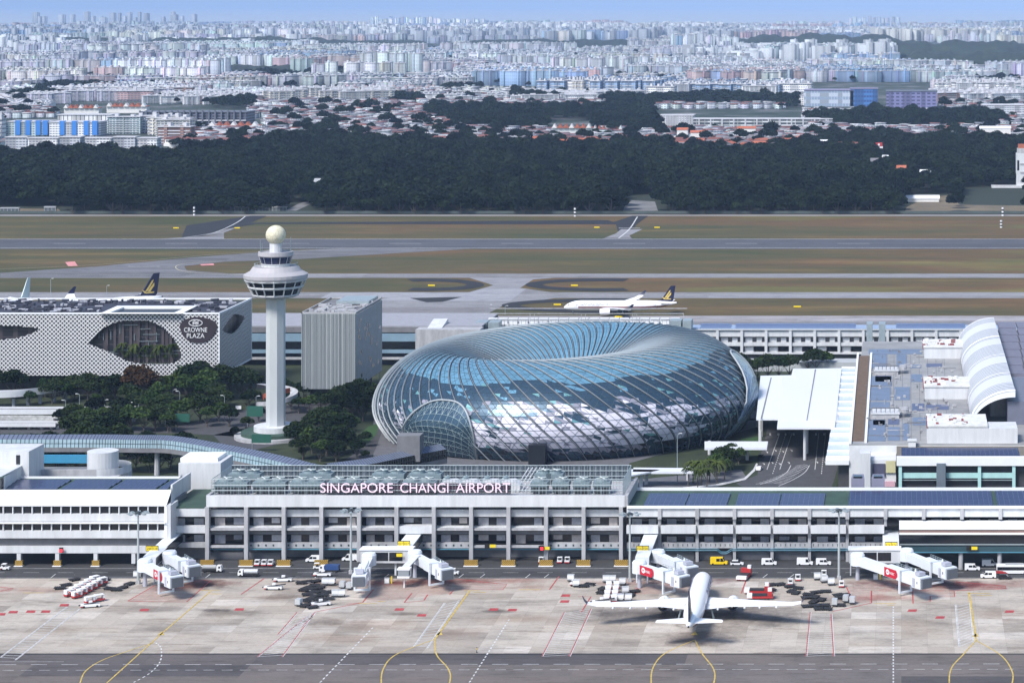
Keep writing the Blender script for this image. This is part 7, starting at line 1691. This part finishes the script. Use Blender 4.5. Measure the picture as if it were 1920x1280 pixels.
for i, (x, y, rz) in enumerate(((610, 1097, 0), (622, 1097, 0), (628, 1119, .2), (640, 1119, .2), (560, 1136, 1.4), (642, 1103, 1.5), (655, 1105, 1.5), (1136, 1092, .1), (1148, 1092, .1), (1167, 1097, 0), (1172, 1113, .2), (1163, 1127, 0), (1178, 1127, .1), (1532, 1087, .1), (1545, 1092, .3), (1558, 1097, .1), (1565, 1136, 1.5), (1598, 1132, 1.5), (1586, 1129, 1.4), (1070, 1090, 0), (1080, 1100, .1))):
    put(cn_, x, y, 'silver cargo container %s' % ['on the left of the pair above the middle dollies', 'right one of the pair above the middle dollies', 'left of the two amid the middle dollies', 'right of the two amid the middle dollies', 'alone at the left foot of the middle dollies', 'next to the jet bridge that faces the camera', 'closest to the jet bridge that faces the camera',
        'at the top left of the left wing cart files', 'at the top right of the left wing cart files', 'by the mast foot left of the advert bridge', 'right of the cart files under the mast', 'just above the left wing edge', 'just above the left wing, right one', 'blue curtained at the top of the right cluster', 'second in the top line of the right cluster', 'third in the top line of the right cluster', 'in the middle of the right dolly cluster', 'by the red hatching, right end of the cluster', 'left of the container by the red hatching', 'upper one on the lone pallet carrier', 'lower one on the lone pallet carrier'][i], rz, 'silver cargo containers on the apron')
dl = dolly(); random.seed(14); dp = [(565, 1094), (577, 1092), (592, 1091), (575, 1104), (590, 1099), (570, 1108), (584, 1106), (600, 1103), (588, 1112), (600, 1111), (576, 1116), (592, 1119), (606, 1117), (582, 1124), (598, 1125), (612, 1112), (575, 1128), (590, 1132), (616, 1124), (572, 1137), (586, 1140), (602, 1130)]
dq = [(1445, 1098), (1462, 1097), (1480, 1101), (1496, 1104), (1484, 1110), (1445, 1108), (1492, 1113), (1515, 1116), (1530, 1112), (1548, 1110), (1512, 1122), (1528, 1121), (1540, 1126), (1525, 1130), (1513, 1138), (1530, 1137), (1546, 1136), (1536, 1143), (1550, 1143), (1575, 1136), (1572, 1117), (1583, 1117), (1575, 1122)]
dr = [(190, 1098), (205, 1105), (218, 1107), (230, 1103), (196, 1089), (112, 1104), (124, 1098), (140, 1088), (243, 1096)]
dt = [(1128, 1113), (1130, 1105), (1190, 1110), (1182, 1118), (1106, 1097), (1094, 1100)]
for grp, P in (('middle', dp), ('right', dq), ('left', dr), ('wingtip', dt)):
    for i, (x, y) in enumerate(sorted(P)):
        put(dl, x, y, 'empty black dolly, %s from the left in the %s dolly cluster' % (ORD(i+1), grp), random.choice((0, .2, .5, .8, -.3, 1.2)), 'empty dollies in the %s cluster' % grp)
hl = hiloader(); put(hl, 1420, 1112, 'rust red cargo loader right of the airliner nose', 0); put(hl, 1425, 1122, 'red and white cargo loader in front of the rust red one', .05)
put(hl, 1395, 1084, 'narrow loader hugging the right side of the airliner nose', R(80))
tg = tug0
for x, y, lab, rz in ((1482, 1096, 'white tug above the right dolly cluster', R(90)), (1496, 1088, 'white and red tug left of the top container line', R(95)), (1578, 1100, 'white and red tug beside the right mast', R(90)), (1545, 1080, 'white tug at the top of the right container line', R(90)), (852, 1077, 'white covered tug right of the sloping middle bridge', 0), (1078, 1098, 'tug of the lone pallet carrier', 0), (10, 1068, 'white tug at the extreme left of the road', 0), (1015, 1055, 'white tug in the open bay, left one', R(90)), (1050, 1055, 'white tug in the open bay, middle one', R(90)), (1064, 1055, 'white tug in the open bay, right one', R(90))): put(tg, x, y, lab, rz)
# small fixed equipment
for px, py, lab in ((726, 1093, 'pale grey generator cabinet beside the white yellow posts'), (1642, 1086, 'grey cabinet under the right advert bridge'), (255, 1080, 'white cabinet at the foot of the leftmost mast')):
    g_ = G(px, py); t = thing('cabinet', lab, 'cabinet', (g_.x, g_.y, .03)); MB().box(-.8, .8, -.5, .5, 0, 1.7).build('casing', gv, t); MB().box(-.7, .7, -.56, -.501, .2, 1.5).build('door', wp_, t); MB().lathe([(.25, 0), (.25, 2.1), (.1, 2.2)], 1.4, 0, 8).build('post', yv if px != 255 else gv, t)
for i, x in enumerate((894,)):
    g_ = G(x, 1223); t = thing('marker_post', 'thin black and orange marker post at the edge of the taxilane', 'marker post', (g_.x, g_.y, 0)); MB().lathe([(.25, 0), (.08, .5), (.08, 1.6)], 0, 0, 8).build('post', blk, t); MB().lathe([(.12, .9), (.12, 1.3)], 0, 0, 8).build('band', yv, t)
# ---------------------------------------------------------------- masts and street lamps
def mast(px, pyb, pyt, label):
    g_ = G(px, pyb); h = Zat(pyt, g_.y); t = thing('floodlight_mast', label, 'floodlight mast', (g_.x, g_.y, 0), 0, 'tall floodlight masts on the apron')
    MB().lathe([(.42, 0), (.36, h*.5), (.24, h)], 0, 0, 10).build('pole', mat('mast_grey', (.38, .41, .41), .5, var=.1, obj=True), t); b = MB()
    b.lathe([(1.0, h-.4), (1.1, h+.3), (.3, h+.7)], 0, 0, 10); b.build('crown_ring', steeld, t)
    for k in range(8):
        a = k*pi/4+.2; l = MB(); l.tube([(.8*cos(a), .8*sin(a), h), (2.6*cos(a), 2.6*sin(a), h+.2)], .09, 4); l.cbox((2.9*cos(a), 2.9*sin(a), h+.05), (1.1, .8, .35), a); l.build('lamp', steel, t)
    MB().box(-.6, .6, -.6, .6, 0, 1.2).build('base', conc, t)
for px, pb, pt, lab in ((259, 1094, 962, 'tall floodlight mast at the leftmost jet bridges'), (658, 1075, 957, 'tall floodlight mast beside the middle jet bridges'), (1181, 1090, 964, 'tall floodlight mast left of the airliner advert bridge'), (1573, 1086, 957, 'tall floodlight mast left of the right jet bridges')): mast(px, pb, pt, lab)
def lamp(px, pyb, pyt, label, arm=1, grp='street lamps between the terminals'):
    g_ = G(px, pyb); h = Zat(pyt, g_.y); t = thing('street_lamp', label, 'street lamp', (g_.x, g_.y, 0), 0, grp); MB().tube([(0, 0, 0), (0, 0, h*.93), (arm*.4, 0, h*.99), (arm*1.6, 0, h)], [.17, .12, .09, .07], 6).build('pole', steel, t)
    MB().box(arm*1.3-.5, arm*1.3+.5, -.22, .22, h-.05, h+.12).build('lamp_head', white2, t)
LP = [(56, 729, 694, 1), (149, 766, 738, -1), (196, 762, 749, 1), (123, 762, 750, -1), (260, 766, 739, -1), (324, 760, 730, 1), (337, 762, 733, -1), (421, 787, 741, -1), (391, 764, 747, 1), (241, 786, 754, 0), (181, 785, 764, -1), (118, 802, 781, -1), (213, 804, 786, -1), (310, 800, 765, 1), (1270, 905, 812, 0), (918, 862, 829, 0), (712, 720, 694, -1), (636, 745, 712, 1), (545, 742, 722, -1), (580, 758, 710, -1), (618, 752, 722, 1), (560, 738, 718, 1), (480, 770, 742, 1)]
for i, (x, b_, t_, a) in enumerate(sorted(LP)):
    lamp(x, b_, t_, 'slim grey street lamp, %s from the left among the trees between terminals' % ORD(i+1) if x not in (1270, 918) else ('tall lamp standing before the dome foot near the slim canopy' if x == 1270 else 'lamp standing before the dome near its entrance box'), a if a else 1)
for i, (x, b_, t_) in enumerate(((95, 553, 522), (200, 556, 535), (917, 590, 571), (947, 590, 573), (1190, 603, 588))):
    lamp(x, b_, t_, 'apron light pole on the far stands, %s from the left' % ORD(i+1), 1, 'light poles on the far stands')
# striped approach posts by the perimeter road
for i, (x, b_, t_) in enumerate(((364, 404, 388), (1078, 406, 390), (1880, 405, 389), (1877, 427, 413))):
    g_ = G(x, b_); h = Zat(t_, g_.y); t = thing('striped_mast', 'black and white striped marker mast, %s from the left by the perimeter road' % ORD(i+1), 'marker mast', (g_.x, g_.y, 0), 0, 'striped marker masts by the perimeter road')
    for k in range(5): MB().lathe([(.9, h*k/5), (.9, h*(k+1)/5)], 0, 0, 8).build('band', (wp_, blk)[k % 2], t)
for i, (x, y) in enumerate(((330, 429), (445, 429), (809, 537), (1077, 537), (1045, 573), (1119, 428), (1232, 428), (1160, 596), (1495, 577))):
    g_ = G(x, y); t = thing('taxiway_sign', 'small yellow taxiway board, %s in the list of boards across the grass' % ORD(i+1), 'taxiway sign', (g_.x, g_.y, 0), 0, 'yellow boards beside the taxiways'); MB().box(-2.2, 2.2, -.2, .2, .3, 1.2).build('board', yel, t); MB().box(-2.2, 2.2, -.05, .05, 0, .3).build('feet', dkv, t)
# perimeter fence and gate
g_ = G(960, 401.2); fz = thing('perimeter_fence', 'long grey green mesh fence along the foot of the wood', 'fence', (0, g_.y, 0)); b = MB(); fm_ = mat('fence_mesh', (.07, .09, .085), .8, var=.15, scale=.1)
for k in range(150): x = -1000+k*12; b.box(x-.12, x+.12, -.1, .1, 0, 3.2)
b.box(-1000, 800, -.04, .04, .2, 2.6); b.build('mesh_panel', fm_, fz)
sheet('clearing', [[(1166, 402), (1172, 384), (1185, 376), (1228, 378), (1236, 402)], [(535, 395), (560, 382), (588, 373), (592, 378), (552, 397)]], .05, mat('pale_gravel', (.17, .17, .17), .9, var=.3, scale=.05))
sheet('bare_earth', [[(1695, 402), (1700, 388), (1740, 370), (1780, 366), (1800, 384), (1925, 386), (1925, 402)], [(-20, 402), (-20, 390), (110, 392), (118, 402)]], .06, mat('bare_earth', (.15, .12, .075), .9, var=.35, scale=.03))
MB().box(-16, 16, -.5, .5, 0, 5).build('gate', mat('green_gate', (.06, .11, .10), .7, var=.15), label='grey green closed gate where the forest track meets the perimeter road', cat='gate', loc=G(1209, 403))
for (x0, x1, y, hh, lab) in ((440, 537, 398, 5, 'long pale railing at the end of the left forest road'), (0, 35, 400, 5, 'low pale shed at the far left of the perimeter road'), (83, 104, 400, 6, 'small grey framed shed left of the parked line')):
    g0, g1 = G(x0, y), G(x1, y); b = MB(); t = thing('shed' if 'shed' in lab else 'railing', lab, 'shed' if 'shed' in lab else 'railing', g0); Lx = g1.x-g0.x; n = max(3, int(Lx/3))
    for k in range(n+1): b.box(Lx*k/n-.2, Lx*k/n+.2, 0, .4, 0, hh*.8)
    b.box(-.3, Lx+.3, -.1, 3, hh*.8, hh); b.build('frame', gv, t); MB().box(.2, Lx-.2, .6, 2.8, 0, hh*.78).build('wall', mat('shed_wall', (.12, .14, .15), .8, var=.2), t)
# second tower at the right rim and the red radar
g_ = G(1916, 352); t = thing('white_tower', 'white concrete tower with slanting stair flights cut by the right edge', 'tower', (g_.x, g_.y, 0)); hh = Zat(288, g_.y)
MB().box(-5.5, 9, 0, 12, 0, hh).build('wall', white, t); MB().box(-4.5, 8, 1, 10, hh+.01, hh+5).build('cab', conc, t); MB().box(-3.5, 7, 2, 9, hh+5.01, hh+9).build('top_box', tile, t); MB().box(-4.6, -2.6, -.1, .1, hh*.5, hh*.8).build('window', glassd, t); b = MB()
for k in range(3): b.cbox((2.5, -.4, hh*.2+k*hh*.25), (9, .8, 1.0), 0, 0)
b.build('stair', conc, t); MB().box(-30, 12, -4, 14, 0, 2.2).build('terrace', white, t)
g_ = G(1648, 300); t = thing('radar_tower', 'red and white radar tower rising out of the wood', 'radar tower', (g_.x, g_.y, 0)); hh = Zat(278, g_.y)
b = MB()
for x in (-3, 3):
    for y in (-3, 3): b.tube([(x, y, 0), (x, y, hh)], .4, 5)
b.build('legs', gv, t); MB().box(-4.5, 4.5, -4, 4, hh, hh+2).build('platform', wp_, t); MB().box(-4, 4, -1, 1, hh+2, hh+6.5).build('antenna', rv, t); MB().lathe([(1.2, hh+3), (1.2, hh+5.4)], 0, -1.6, 10).build('hub', wp_, t)
for i, (x, y, w_, h_, m_, lab) in enumerate(((1690, 345, 9, 5, tile, 'white hut with red roof in the wood clearing'), (1640, 330, 8, 5, tile3, 'pale roofed hut deep in the wood right of centre'), (1660, 322, 6, 4, wp_, 'tiny white hut above the pale roofed hut'), (1590, 300, 22, 7, tile2, 'dark red roofed hall inside the wood'), (1545, 290, 8, 4, wp_, 'small white hut left of the dark red hall'), (1730, 378, 30, 3, wp_, 'long cream low shed roof beside the bare earth'), (600, 366, 9, 2, gv, 'grey pump house above the left forest road'), (1310, 272, 20, 5, tile, 'white chapel with red roof beyond the wood edge'), (1280, 268, 14, 6, tile, 'orange gabled house beyond the wood edge'), (1400, 262, 24, 4, tile, 'low red roofed hall beyond the wood'), (1866, 268, 40, 8, wp_, 'pale hall poking out of the wood at the far right'), (1735, 352, 10, 4, wp_, 'white gabled hut beside the brown slope'))):
    g_ = G(x, y); t = thing('hut', lab, 'hut', (g_.x, g_.y, 0)); d_ = 9; k = 11 if y < 372 else 0; MB().box(-w_/2, w_/2, -d_/2, d_/2, 0, h_+k).build('wall', (plaster if i != 6 else concd), t); MB().extrude([(-d_/2-.6, h_+k), (d_/2+.6, h_+k), (0, h_+k+3)], 'x', -w_/2-.6, w_/2+.6).build('roof', m_, t)

# ---------------------------------------------------------------- elevated people-mover tubes
bluer = mat('tube_roof', (.16, .19, .27), .35, metal=.3, var=.12, scale=.3); tgl = mat('tube_glass', (.30, .42, .48), .2, var=.15, scale=.3)
def tubeway(label, pts_, z, wdt, hgt, piers, dark=False):
    P = [G(x, y, z) for x, y in curve(pts_, 8)]; o = P[0]; t = thing('elevated_tube', label, 'walkway tube', (o.x, o.y, 0)); rf, sd_, fl_, fr = MB(), MB(), MB(), MB(); L = []
    for i, p in enumerate(P):
        d = (P[min(i+1, len(P)-1)]-P[max(i-1, 0)]); d.z = 0; d.normalize(); nrm = Vector((-d.y, d.x, 0)); 
        if nrm.y < 0: nrm = -nrm
        L.append((p-Vector((o.x, o.y, 0)), nrm))
    for (p, n1_), (q_, n2_) in zip(L, L[1:]):
        F = lambda a, n, u_, v_: a+n*u_*wdt/2+Vector((0, 0, v_*hgt-hgt))
        rf.face([F(p, n1_, -.9, .72), F(q_, n2_, -.9, .72), F(q_, n2_, 0, 1), F(p, n1_, 0, 1)]); rf.face([F(p, n1_, 0, 1), F(q_, n2_, 0, 1), F(q_, n2_, 1, .8), F(p, n1_, 1, .8)])
        sd_.face([F(p, n1_, -1, .1), F(q_, n2_, -1, .1), F(q_, n2_, -.9, .72), F(p, n1_, -.9, .72)]); sd_.face([F(q_, n2_, 1, 0), F(p, n1_, 1, 0), F(p, n1_, 1, .8), F(q_, n2_, 1, .8)])
        fl_.face([F(p, n1_, -1, .1), F(p, n1_, -1, -.25), F(q_, n2_, -1, -.25), F(q_, n2_, -1, .1)]); fl_.face([F(p, n1_, -1, -.25), F(p, n1_, 1, -.25), F(q_, n2_, 1, -.25), F(q_, n2_, -1, -.25)])
        fr.tube([F(p, n1_, -1.01, .1), F(p, n1_, -.93, .72), F(p, n1_, 0, 1.02)], .11, 4, caps=False); m_ = (p+q_)/2; fr.tube([F(m_, n1_, -1.01, .1), F(m_, n1_, -.93, .72), F(m_, n1_, 0, 1.02)], .09, 4, caps=False)
        fr.tube([F(p, n1_, -.99, .42), F(q_, n2_, -.99, .42)], .08, 3, caps=False)
    rf.build('roof', bluer, t); sd_.build('side_glazing', glassd if dark else tgl, t); fl_.build('deck', concd, t); fr.build('frame', steeld, t)
    for k in piers:
        p, nv_ = L[min(len(L)-1, int(k*len(L)))]; MB().tube([(p.x, p.y, 0), (p.x, p.y, z-hgt*1.25)], [1.1, .9], 8).build('pier', conc, t)
tubeway('blue roofed glazed tube curving in from the left behind the white drum', [(-60, 814), (60, 814), (180, 814), (260, 815), (330, 817), (420, 832), (510, 850), (600, 872)], 15.5, 6.5, 5.0, (.05, .3, .5, .7, .9), False)
tubeway('dark glazed tube rising right into the dome beside its arch', [(612, 868), (680, 860), (750, 846), (825, 832)], 13.0, 8.5, 5.5, (.2, .5, .85), True)
MB().box(Xat(744, 890), Xat(787, 890), 890, 897, 9, Zat(817, 890)).build('tube_portal', concd, label='dark boxy portal sitting on the tube where it meets the dome', cat='portal', loc=(Xat(744, 890), 890, 9))
# curved white road viaducts at left
whc = mat('viaduct_white', (.60, .61, .63), .6, var=.08, scale=.2)
def wallstrip(label, pts_, z, h_, wd=7, m_=None, piers=True):
    P = [G(x, y, z) for x, y in curve(pts_, 6)]; o = P[0]; t = thing('viaduct', label, 'viaduct', (o.x, o.y, 0)); a, c = MB(), MB(); L = [p-Vector((o.x, o.y, 0)) for p in P]
    for p, q_ in zip(L, L[1:]):
        up = Vector((0, 0, h_)); bk = Vector((0, wd, 0)); a.face([p-up, q_-up, q_, p]); a.face([p+bk, q_+bk, q_+bk-up, p+bk-up]); c.face([p-Vector((0, 0, 1)), q_-Vector((0, 0, 1)), q_+bk-Vector((0, 0, 1)), p+bk-Vector((0, 0, 1))]); a.face([p-up, p+bk-up, q_+bk-up, q_-up])
    a.build('parapet', m_ or whc, t); c.build('deck', lane, t)
    if piers:
        for k in range(0, len(L), max(2, len(L)//5)): MB().tube([(L[k].x, L[k].y+wd/2, 0), (L[k].x, L[k].y+wd/2, max(.3, z-h_))], .8, 8).build('pier', conc, t)
wallstrip('long straight white viaduct wall at the left below the hotel trees', [(-60, 767), (100, 767), (245, 766)], 6, 2.2); wallstrip('curved white viaduct sweeping in from the left edge under the hotel', [(-60, 737), (20, 735), (70, 730), (118, 724)], 7, 2.4)
wallstrip('weathered low white retaining wall below the straight viaduct', [(-60, 782), (60, 782), (100, 784)], 3.5, 2.6, 5, mat('weathered_white', (.42, .42, .41), .8, var=.35, scale=.5)); wallstrip('lowest white road edge at the left above the glazed tube', [(-60, 793), (50, 793), (104, 793)], 3, 1.6, 6)
# spiral ramp wrapped round the tower foot
b = MB(); t = thing('spiral_ramp', 'white curling car ramp with orange panels behind the tower foot', 'ramp', (Xat(520, 1050), 1050, 0)); P = [(9*cos(R(a)), 9*sin(R(a)), 4+9*(a+200)/400) for a in range(-200, 201, 10)]
for p, q_ in zip(P, P[1:]): b.face([(p[0], p[1], p[2]-2), (q_[0], q_[1], q_[2]-2), q_, p]); b.face([p, q_, (q_[0]*.62, q_[1]*.62, q_[2]-.8), (p[0]*.62, p[1]*.62, p[2]-.8)])
b.build('ramp_wall', conc, t)
for k, a in enumerate((200, 235, 300, 330)): x, y = 6*cos(R(a)), 6*sin(R(a)); MB().cbox((x, y, 7+k), (3.2, .4, 2.0), R(a+90)).build('orange_panel', mat('orange_panel', (.28, .06, .02), .6, var=.15), t)
# road signs near the tower
for (x, y, w_, h_, lab) in ((478, 800, 7, 9, 'tall green road sign board left of the tower foot'), (490, 846, 8, 7, 'green road sign over the lane below the tower foot'), (342, 806, 6, 7, 'green road sign in the trees left of the tower'), (447, 773, 2.5, 3, 'tiny white square sign left of the tower')):
    g_ = G(x, y); t = thing('road_sign', lab, 'road sign', (g_.x, g_.y, 0)); MB().box(-w_/2, w_/2, -.1, .1, h_*.5, h_).build('board', mat('sign_green', (.02, .10, .07), .5, var=.05) if w_ > 3 else wp_, t); MB().tube([(-w_/2+.2, .2, 0), (-w_/2+.2, .2, h_)], .12, 6).build('post', steel, t)
# white reflector row on the solar roof and bollards along the rear edge
for i, x in enumerate((1457, 1472, 1487, 1501, 1511, 1524)):
    g_ = G(x, 944, 18.6); MB().box(-.22, .22, -.1, .3, 0, 1.7).build('roof_vent_pipe', wp_, label='white upright roof pipe, %s from the left on the right solar roof' % ORD(i+1), cat='roof pipe', group='white pipes on the right solar roof', loc=g_)
for i in range(26):
    x = 1186+i*14.5; g_ = G(x, 914+(i % 2)); MB().box(-.2, .2, -.2, .2, 0, 1.5).build('bollard', wp_, label='white bollard, %s from the left behind the right wing roof' % ORD(i+1), cat='bollard', group='white bollards behind the right wing roof', loc=g_)

# ---------------------------------------------------------------- trees between the terminals
TP = {'d': tree_proto('broadleaf_tree', lf_near, 11, 12, 2.5, 13, 2200, .42, 21), 'd2': tree_proto('broadleaf_tree', lf_mid, 13, 13, 3, 15, 2600, .45, 22), 'l': tree_proto('broadleaf_tree', lf_lime, 9, 10, 2, 10, 1600, .4, 23),
      'b': tree_proto('broadleaf_tree', lf_brown, 14, 14, 2.5, 14, 2400, .45, 24), 'r': tree_proto('round_tree', lf_dark, 7.5, 9, 2, 8, 1500, .36, 25)}
def palm():
    rs = np.random.RandomState(9); t = thing('palm', 'x', 'palm tree'); b = MB(); b.tube([(0, 0, 0), (.2, 0, 3), (.1, .1, 6.5)], [.28, .2, .16], 7); b.build('trunk', bark, t); b = MB()
    for k in range(22):
        a = rs.uniform(0, 2*pi); el = rs.uniform(.1, 1.1); prev = Vector((.1, .1, 6.5)); L = rs.uniform(2.6, 3.6)
        for j in range(6):
            f = (j+1)/6; p = Vector((.1+cos(a)*L*f*cos(el*.5), .1+sin(a)*L*f*cos(el*.5), 6.5+L*(el*f-1.15*f*f))); s_ = Vector((-sin(a), cos(a), 0))*.42*(1-f*.7); dn = Vector((0, 0, -.22)); b.face([prev, p, p+s_+dn, prev+s_*1.2+dn]); b.face([prev, prev-s_*1.2+dn, p-s_+dn, p]); prev = p
    b.build('crown', lf_palm, t); freeze(t); return t
TP['p'] = palm(); first = set(); nm_ = {'d': 'mid green broad tree', 'd2': 'dark broad tree', 'l': 'yellowish green tree', 'b': 'rust brown leaved tree', 'r': 'small dark round tree', 'p': 'feathery palm'}
LST = []
def T_(k, x, y, s_=1.0):
    if 430 < x < 580 and 770 < y < 870 and y < 840: s_ *= .72
    LST.append((k, x, y, s_*(.84 if 540 < x < 700 and y > 740 else .93)))
random.seed(77)
for (x, y, k, s_) in ((12, 735, 'd2', 1.3), (40, 738, 'd2', 1.2), (62, 735, 'd2', 1.2), (-8, 742, 'd2', 1.2), (25, 748, 'd2', 1.1), (85, 745, 'd', .8), (98, 757, 'd2', .9), (120, 755, 'd', .9), (140, 748, 'd2', .9), (165, 750, 'd2', 1.0), (190, 748, 'd', .9), (215, 752, 'd2', 1.0), (110, 742, 'd2', .8), (205, 738, 'd2', .8), (180, 735, 'd', .8),
                      (255, 752, 'b', 1.25), (275, 756, 'b', 1.1), (240, 760, 'd2', .8), (300, 762, 'd', 1.0), (318, 750, 'l', 1.35), (335, 738, 'd', 1.35), (350, 742, 'd', 1.4), (352, 756, 'd', 1.2), (372, 748, 'd2', 1.4), (395, 752, 'd', 1.4), (415, 750, 'd2', 1.3), (432, 745, 'd', 1.2), (452, 748, 'd2', 1.2), (470, 750, 'd2', 1.1), (385, 760, 'd', 1.0), (405, 763, 'd2', .9),
                      (180, 790, 'r', 1.3), (228, 792, 'r', 1.35), (262, 782, 'd2', 1.0), (285, 785, 'd', 1.1), (300, 795, 'd2', 1.0), (330, 798, 'd', 1.0), (352, 795, 'd', 1.0), (375, 792, 'd2', 1.0), (388, 800, 'd', .8), (115, 804, 'r', 1.1), (140, 806, 'd2', .9), (165, 808, 'd', .9), (190, 806, 'd', .9), (218, 808, 'd2', .9), (245, 808, 'd', 1.0), (270, 810, 'd', 1.0), (292, 808, 'd2', .9), (315, 810, 'd', .8),
                      (145, 845, 'd2', 1.3), (170, 850, 'd2', 1.3), (195, 848, 'd2', 1.3), (218, 850, 'd2', 1.0), (155, 862, 'd2', 1.2), (185, 866, 'd2', 1.1), (75, 880, 'd', .9), (105, 882, 'd', .9), (62, 872, 'd2', 1.0), (130, 880, 'd2', 1.0), (255, 880, 'd', .9), (280, 885, 'l', .8), (300, 884, 'd', .9), (262, 868, 'd2', .9), (320, 880, 'd2', 1.0), (242, 860, 'd', .8), (345, 862, 'd2', .9), (90, 862, 'd2', .9),
                      (485, 790, 'r', 1.1), (553, 830, 'd2', 1.1), (575, 825, 'd', 1.2), (600, 832, 'd2', 1.3), (620, 830, 'd', 1.3), (640, 835, 'd2', 1.2), (560, 845, 'd2', 1.0), (585, 850, 'd', 1.1), (612, 855, 'd2', 1.1), (636, 852, 'd2', 1.1), (568, 862, 'd2', .9), (600, 866, 'd', .9), (630, 866, 'd2', .8), (655, 825, 'd', 1.1), (625, 812, 'd2', 1.1), (595, 808, 'd', 1.0),
                      (640, 775, 'd2', 1.1), (655, 770, 'd', 1.2), (672, 772, 'd2', 1.3), (690, 768, 'd', 1.2), (702, 775, 'd2', 1.0), (660, 785, 'd2', 1.1), (680, 790, 'd2', 1.0), (620, 782, 'd2', 1.0), (545, 768, 'd2', .8), (560, 775, 'd2', .9), (580, 778, 'd', .9), (600, 772, 'd2', .8), (540, 790, 'd2', .8), (530, 755, 'd2', .9), (570, 760, 'd2', 1.0), (440, 820, 'r', .8), (462, 808, 'd2', .7), (410, 790, 'd', .8), (430, 800, 'd2', .7),
                      (1400, 715, 'd2', .9), (1420, 712, 'd', 1.0), (1440, 712, 'd2', 1.0), (1460, 710, 'd', 1.0), (1480, 708, 'd2', .9), (1385, 700, 'd2', .8), (1530, 696, 'd2', .9), (1550, 695, 'd', .9), (1515, 697, 'd2', .8), (1378, 690, 'd', .8),
                      (1300, 905, 'p', 1.3), (1315, 908, 'p', 1.4), (1330, 904, 'p', 1.35), (1345, 906, 'p', 1.3), (1358, 898, 'p', 1.2), (1308, 915, 'p', 1.1), (1325, 916, 'p', 1.2), (1290, 912, 'p', 1.1), (1340, 893, 'd', .8), (1362, 885, 'd2', .8), (1375, 878, 'd', .7), (1352, 880, 'd2', .7), (1385, 870, 'd', .6), (1370, 866, 'd2', .6)):
    T_(k, x, y, s_)
random.seed(5)
for (x0, x1, y0, y1, n) in ((-20, 240, 722, 762, 14), (240, 480, 752, 775, 12), (-20, 330, 842, 890, 18), (545, 690, 800, 868, 14), (110, 330, 790, 812, 10), (570, 700, 742, 780, 8)):
    for i in range(n): T_(random.choice(('d2', 'd', 'd2', 'r')), random.uniform(x0, x1), random.uniform(y0, y1), random.uniform(.45, .8))
LST.sort(key=lambda q: (q[0], q[1])); cnt = {}
for k, x, y, s_ in LST:
    if abs(x-517) < 26 and y > 780: continue
    cnt[k] = cnt.get(k, 0)+1; g_ = G(x, y); lab = '%s, %s of its kind counted from the left between the terminals' % (nm_[k], ORD(cnt[k]))
    if k not in first: first.add(k); o = TP[k]; o.location = g_; o['label'] = lab; o['group'] = nm_[k]+'s between the terminals'; o.scale = (s_,)*3
    else: dup(TP[k], g_, random.uniform(0, 6.28), lab, nm_[k]+'s between the terminals', s_)
# planting inside the hotel opening
fr_ = 0
for i in range(15):
    x = Xat(222+i*7.8, HY+1.2); sc = .85+.4*sin(i*2.1); dup(TP['p'], (x, HY+1.6, Zat(682-abs(i-8)*.6, HY)), i, 'dark palm growing in the leaf-shaped hotel opening, %s from its left' % ORD(i+1), 'palms inside the hotel opening', sc)
b = MB(); b.box(Xat(205, HY), Xat(340, HY), HY+.4, HY+2.4, Zat(690, HY), Zat(681, HY)); b.build('planter', mat('dark_planter', (.03, .04, .03), .9, var=.2), HT, world=True)
# low ground cover
hedge = mat('ground_cover_green', (.02, .04, .012), .9, var=.35, scale=.6)
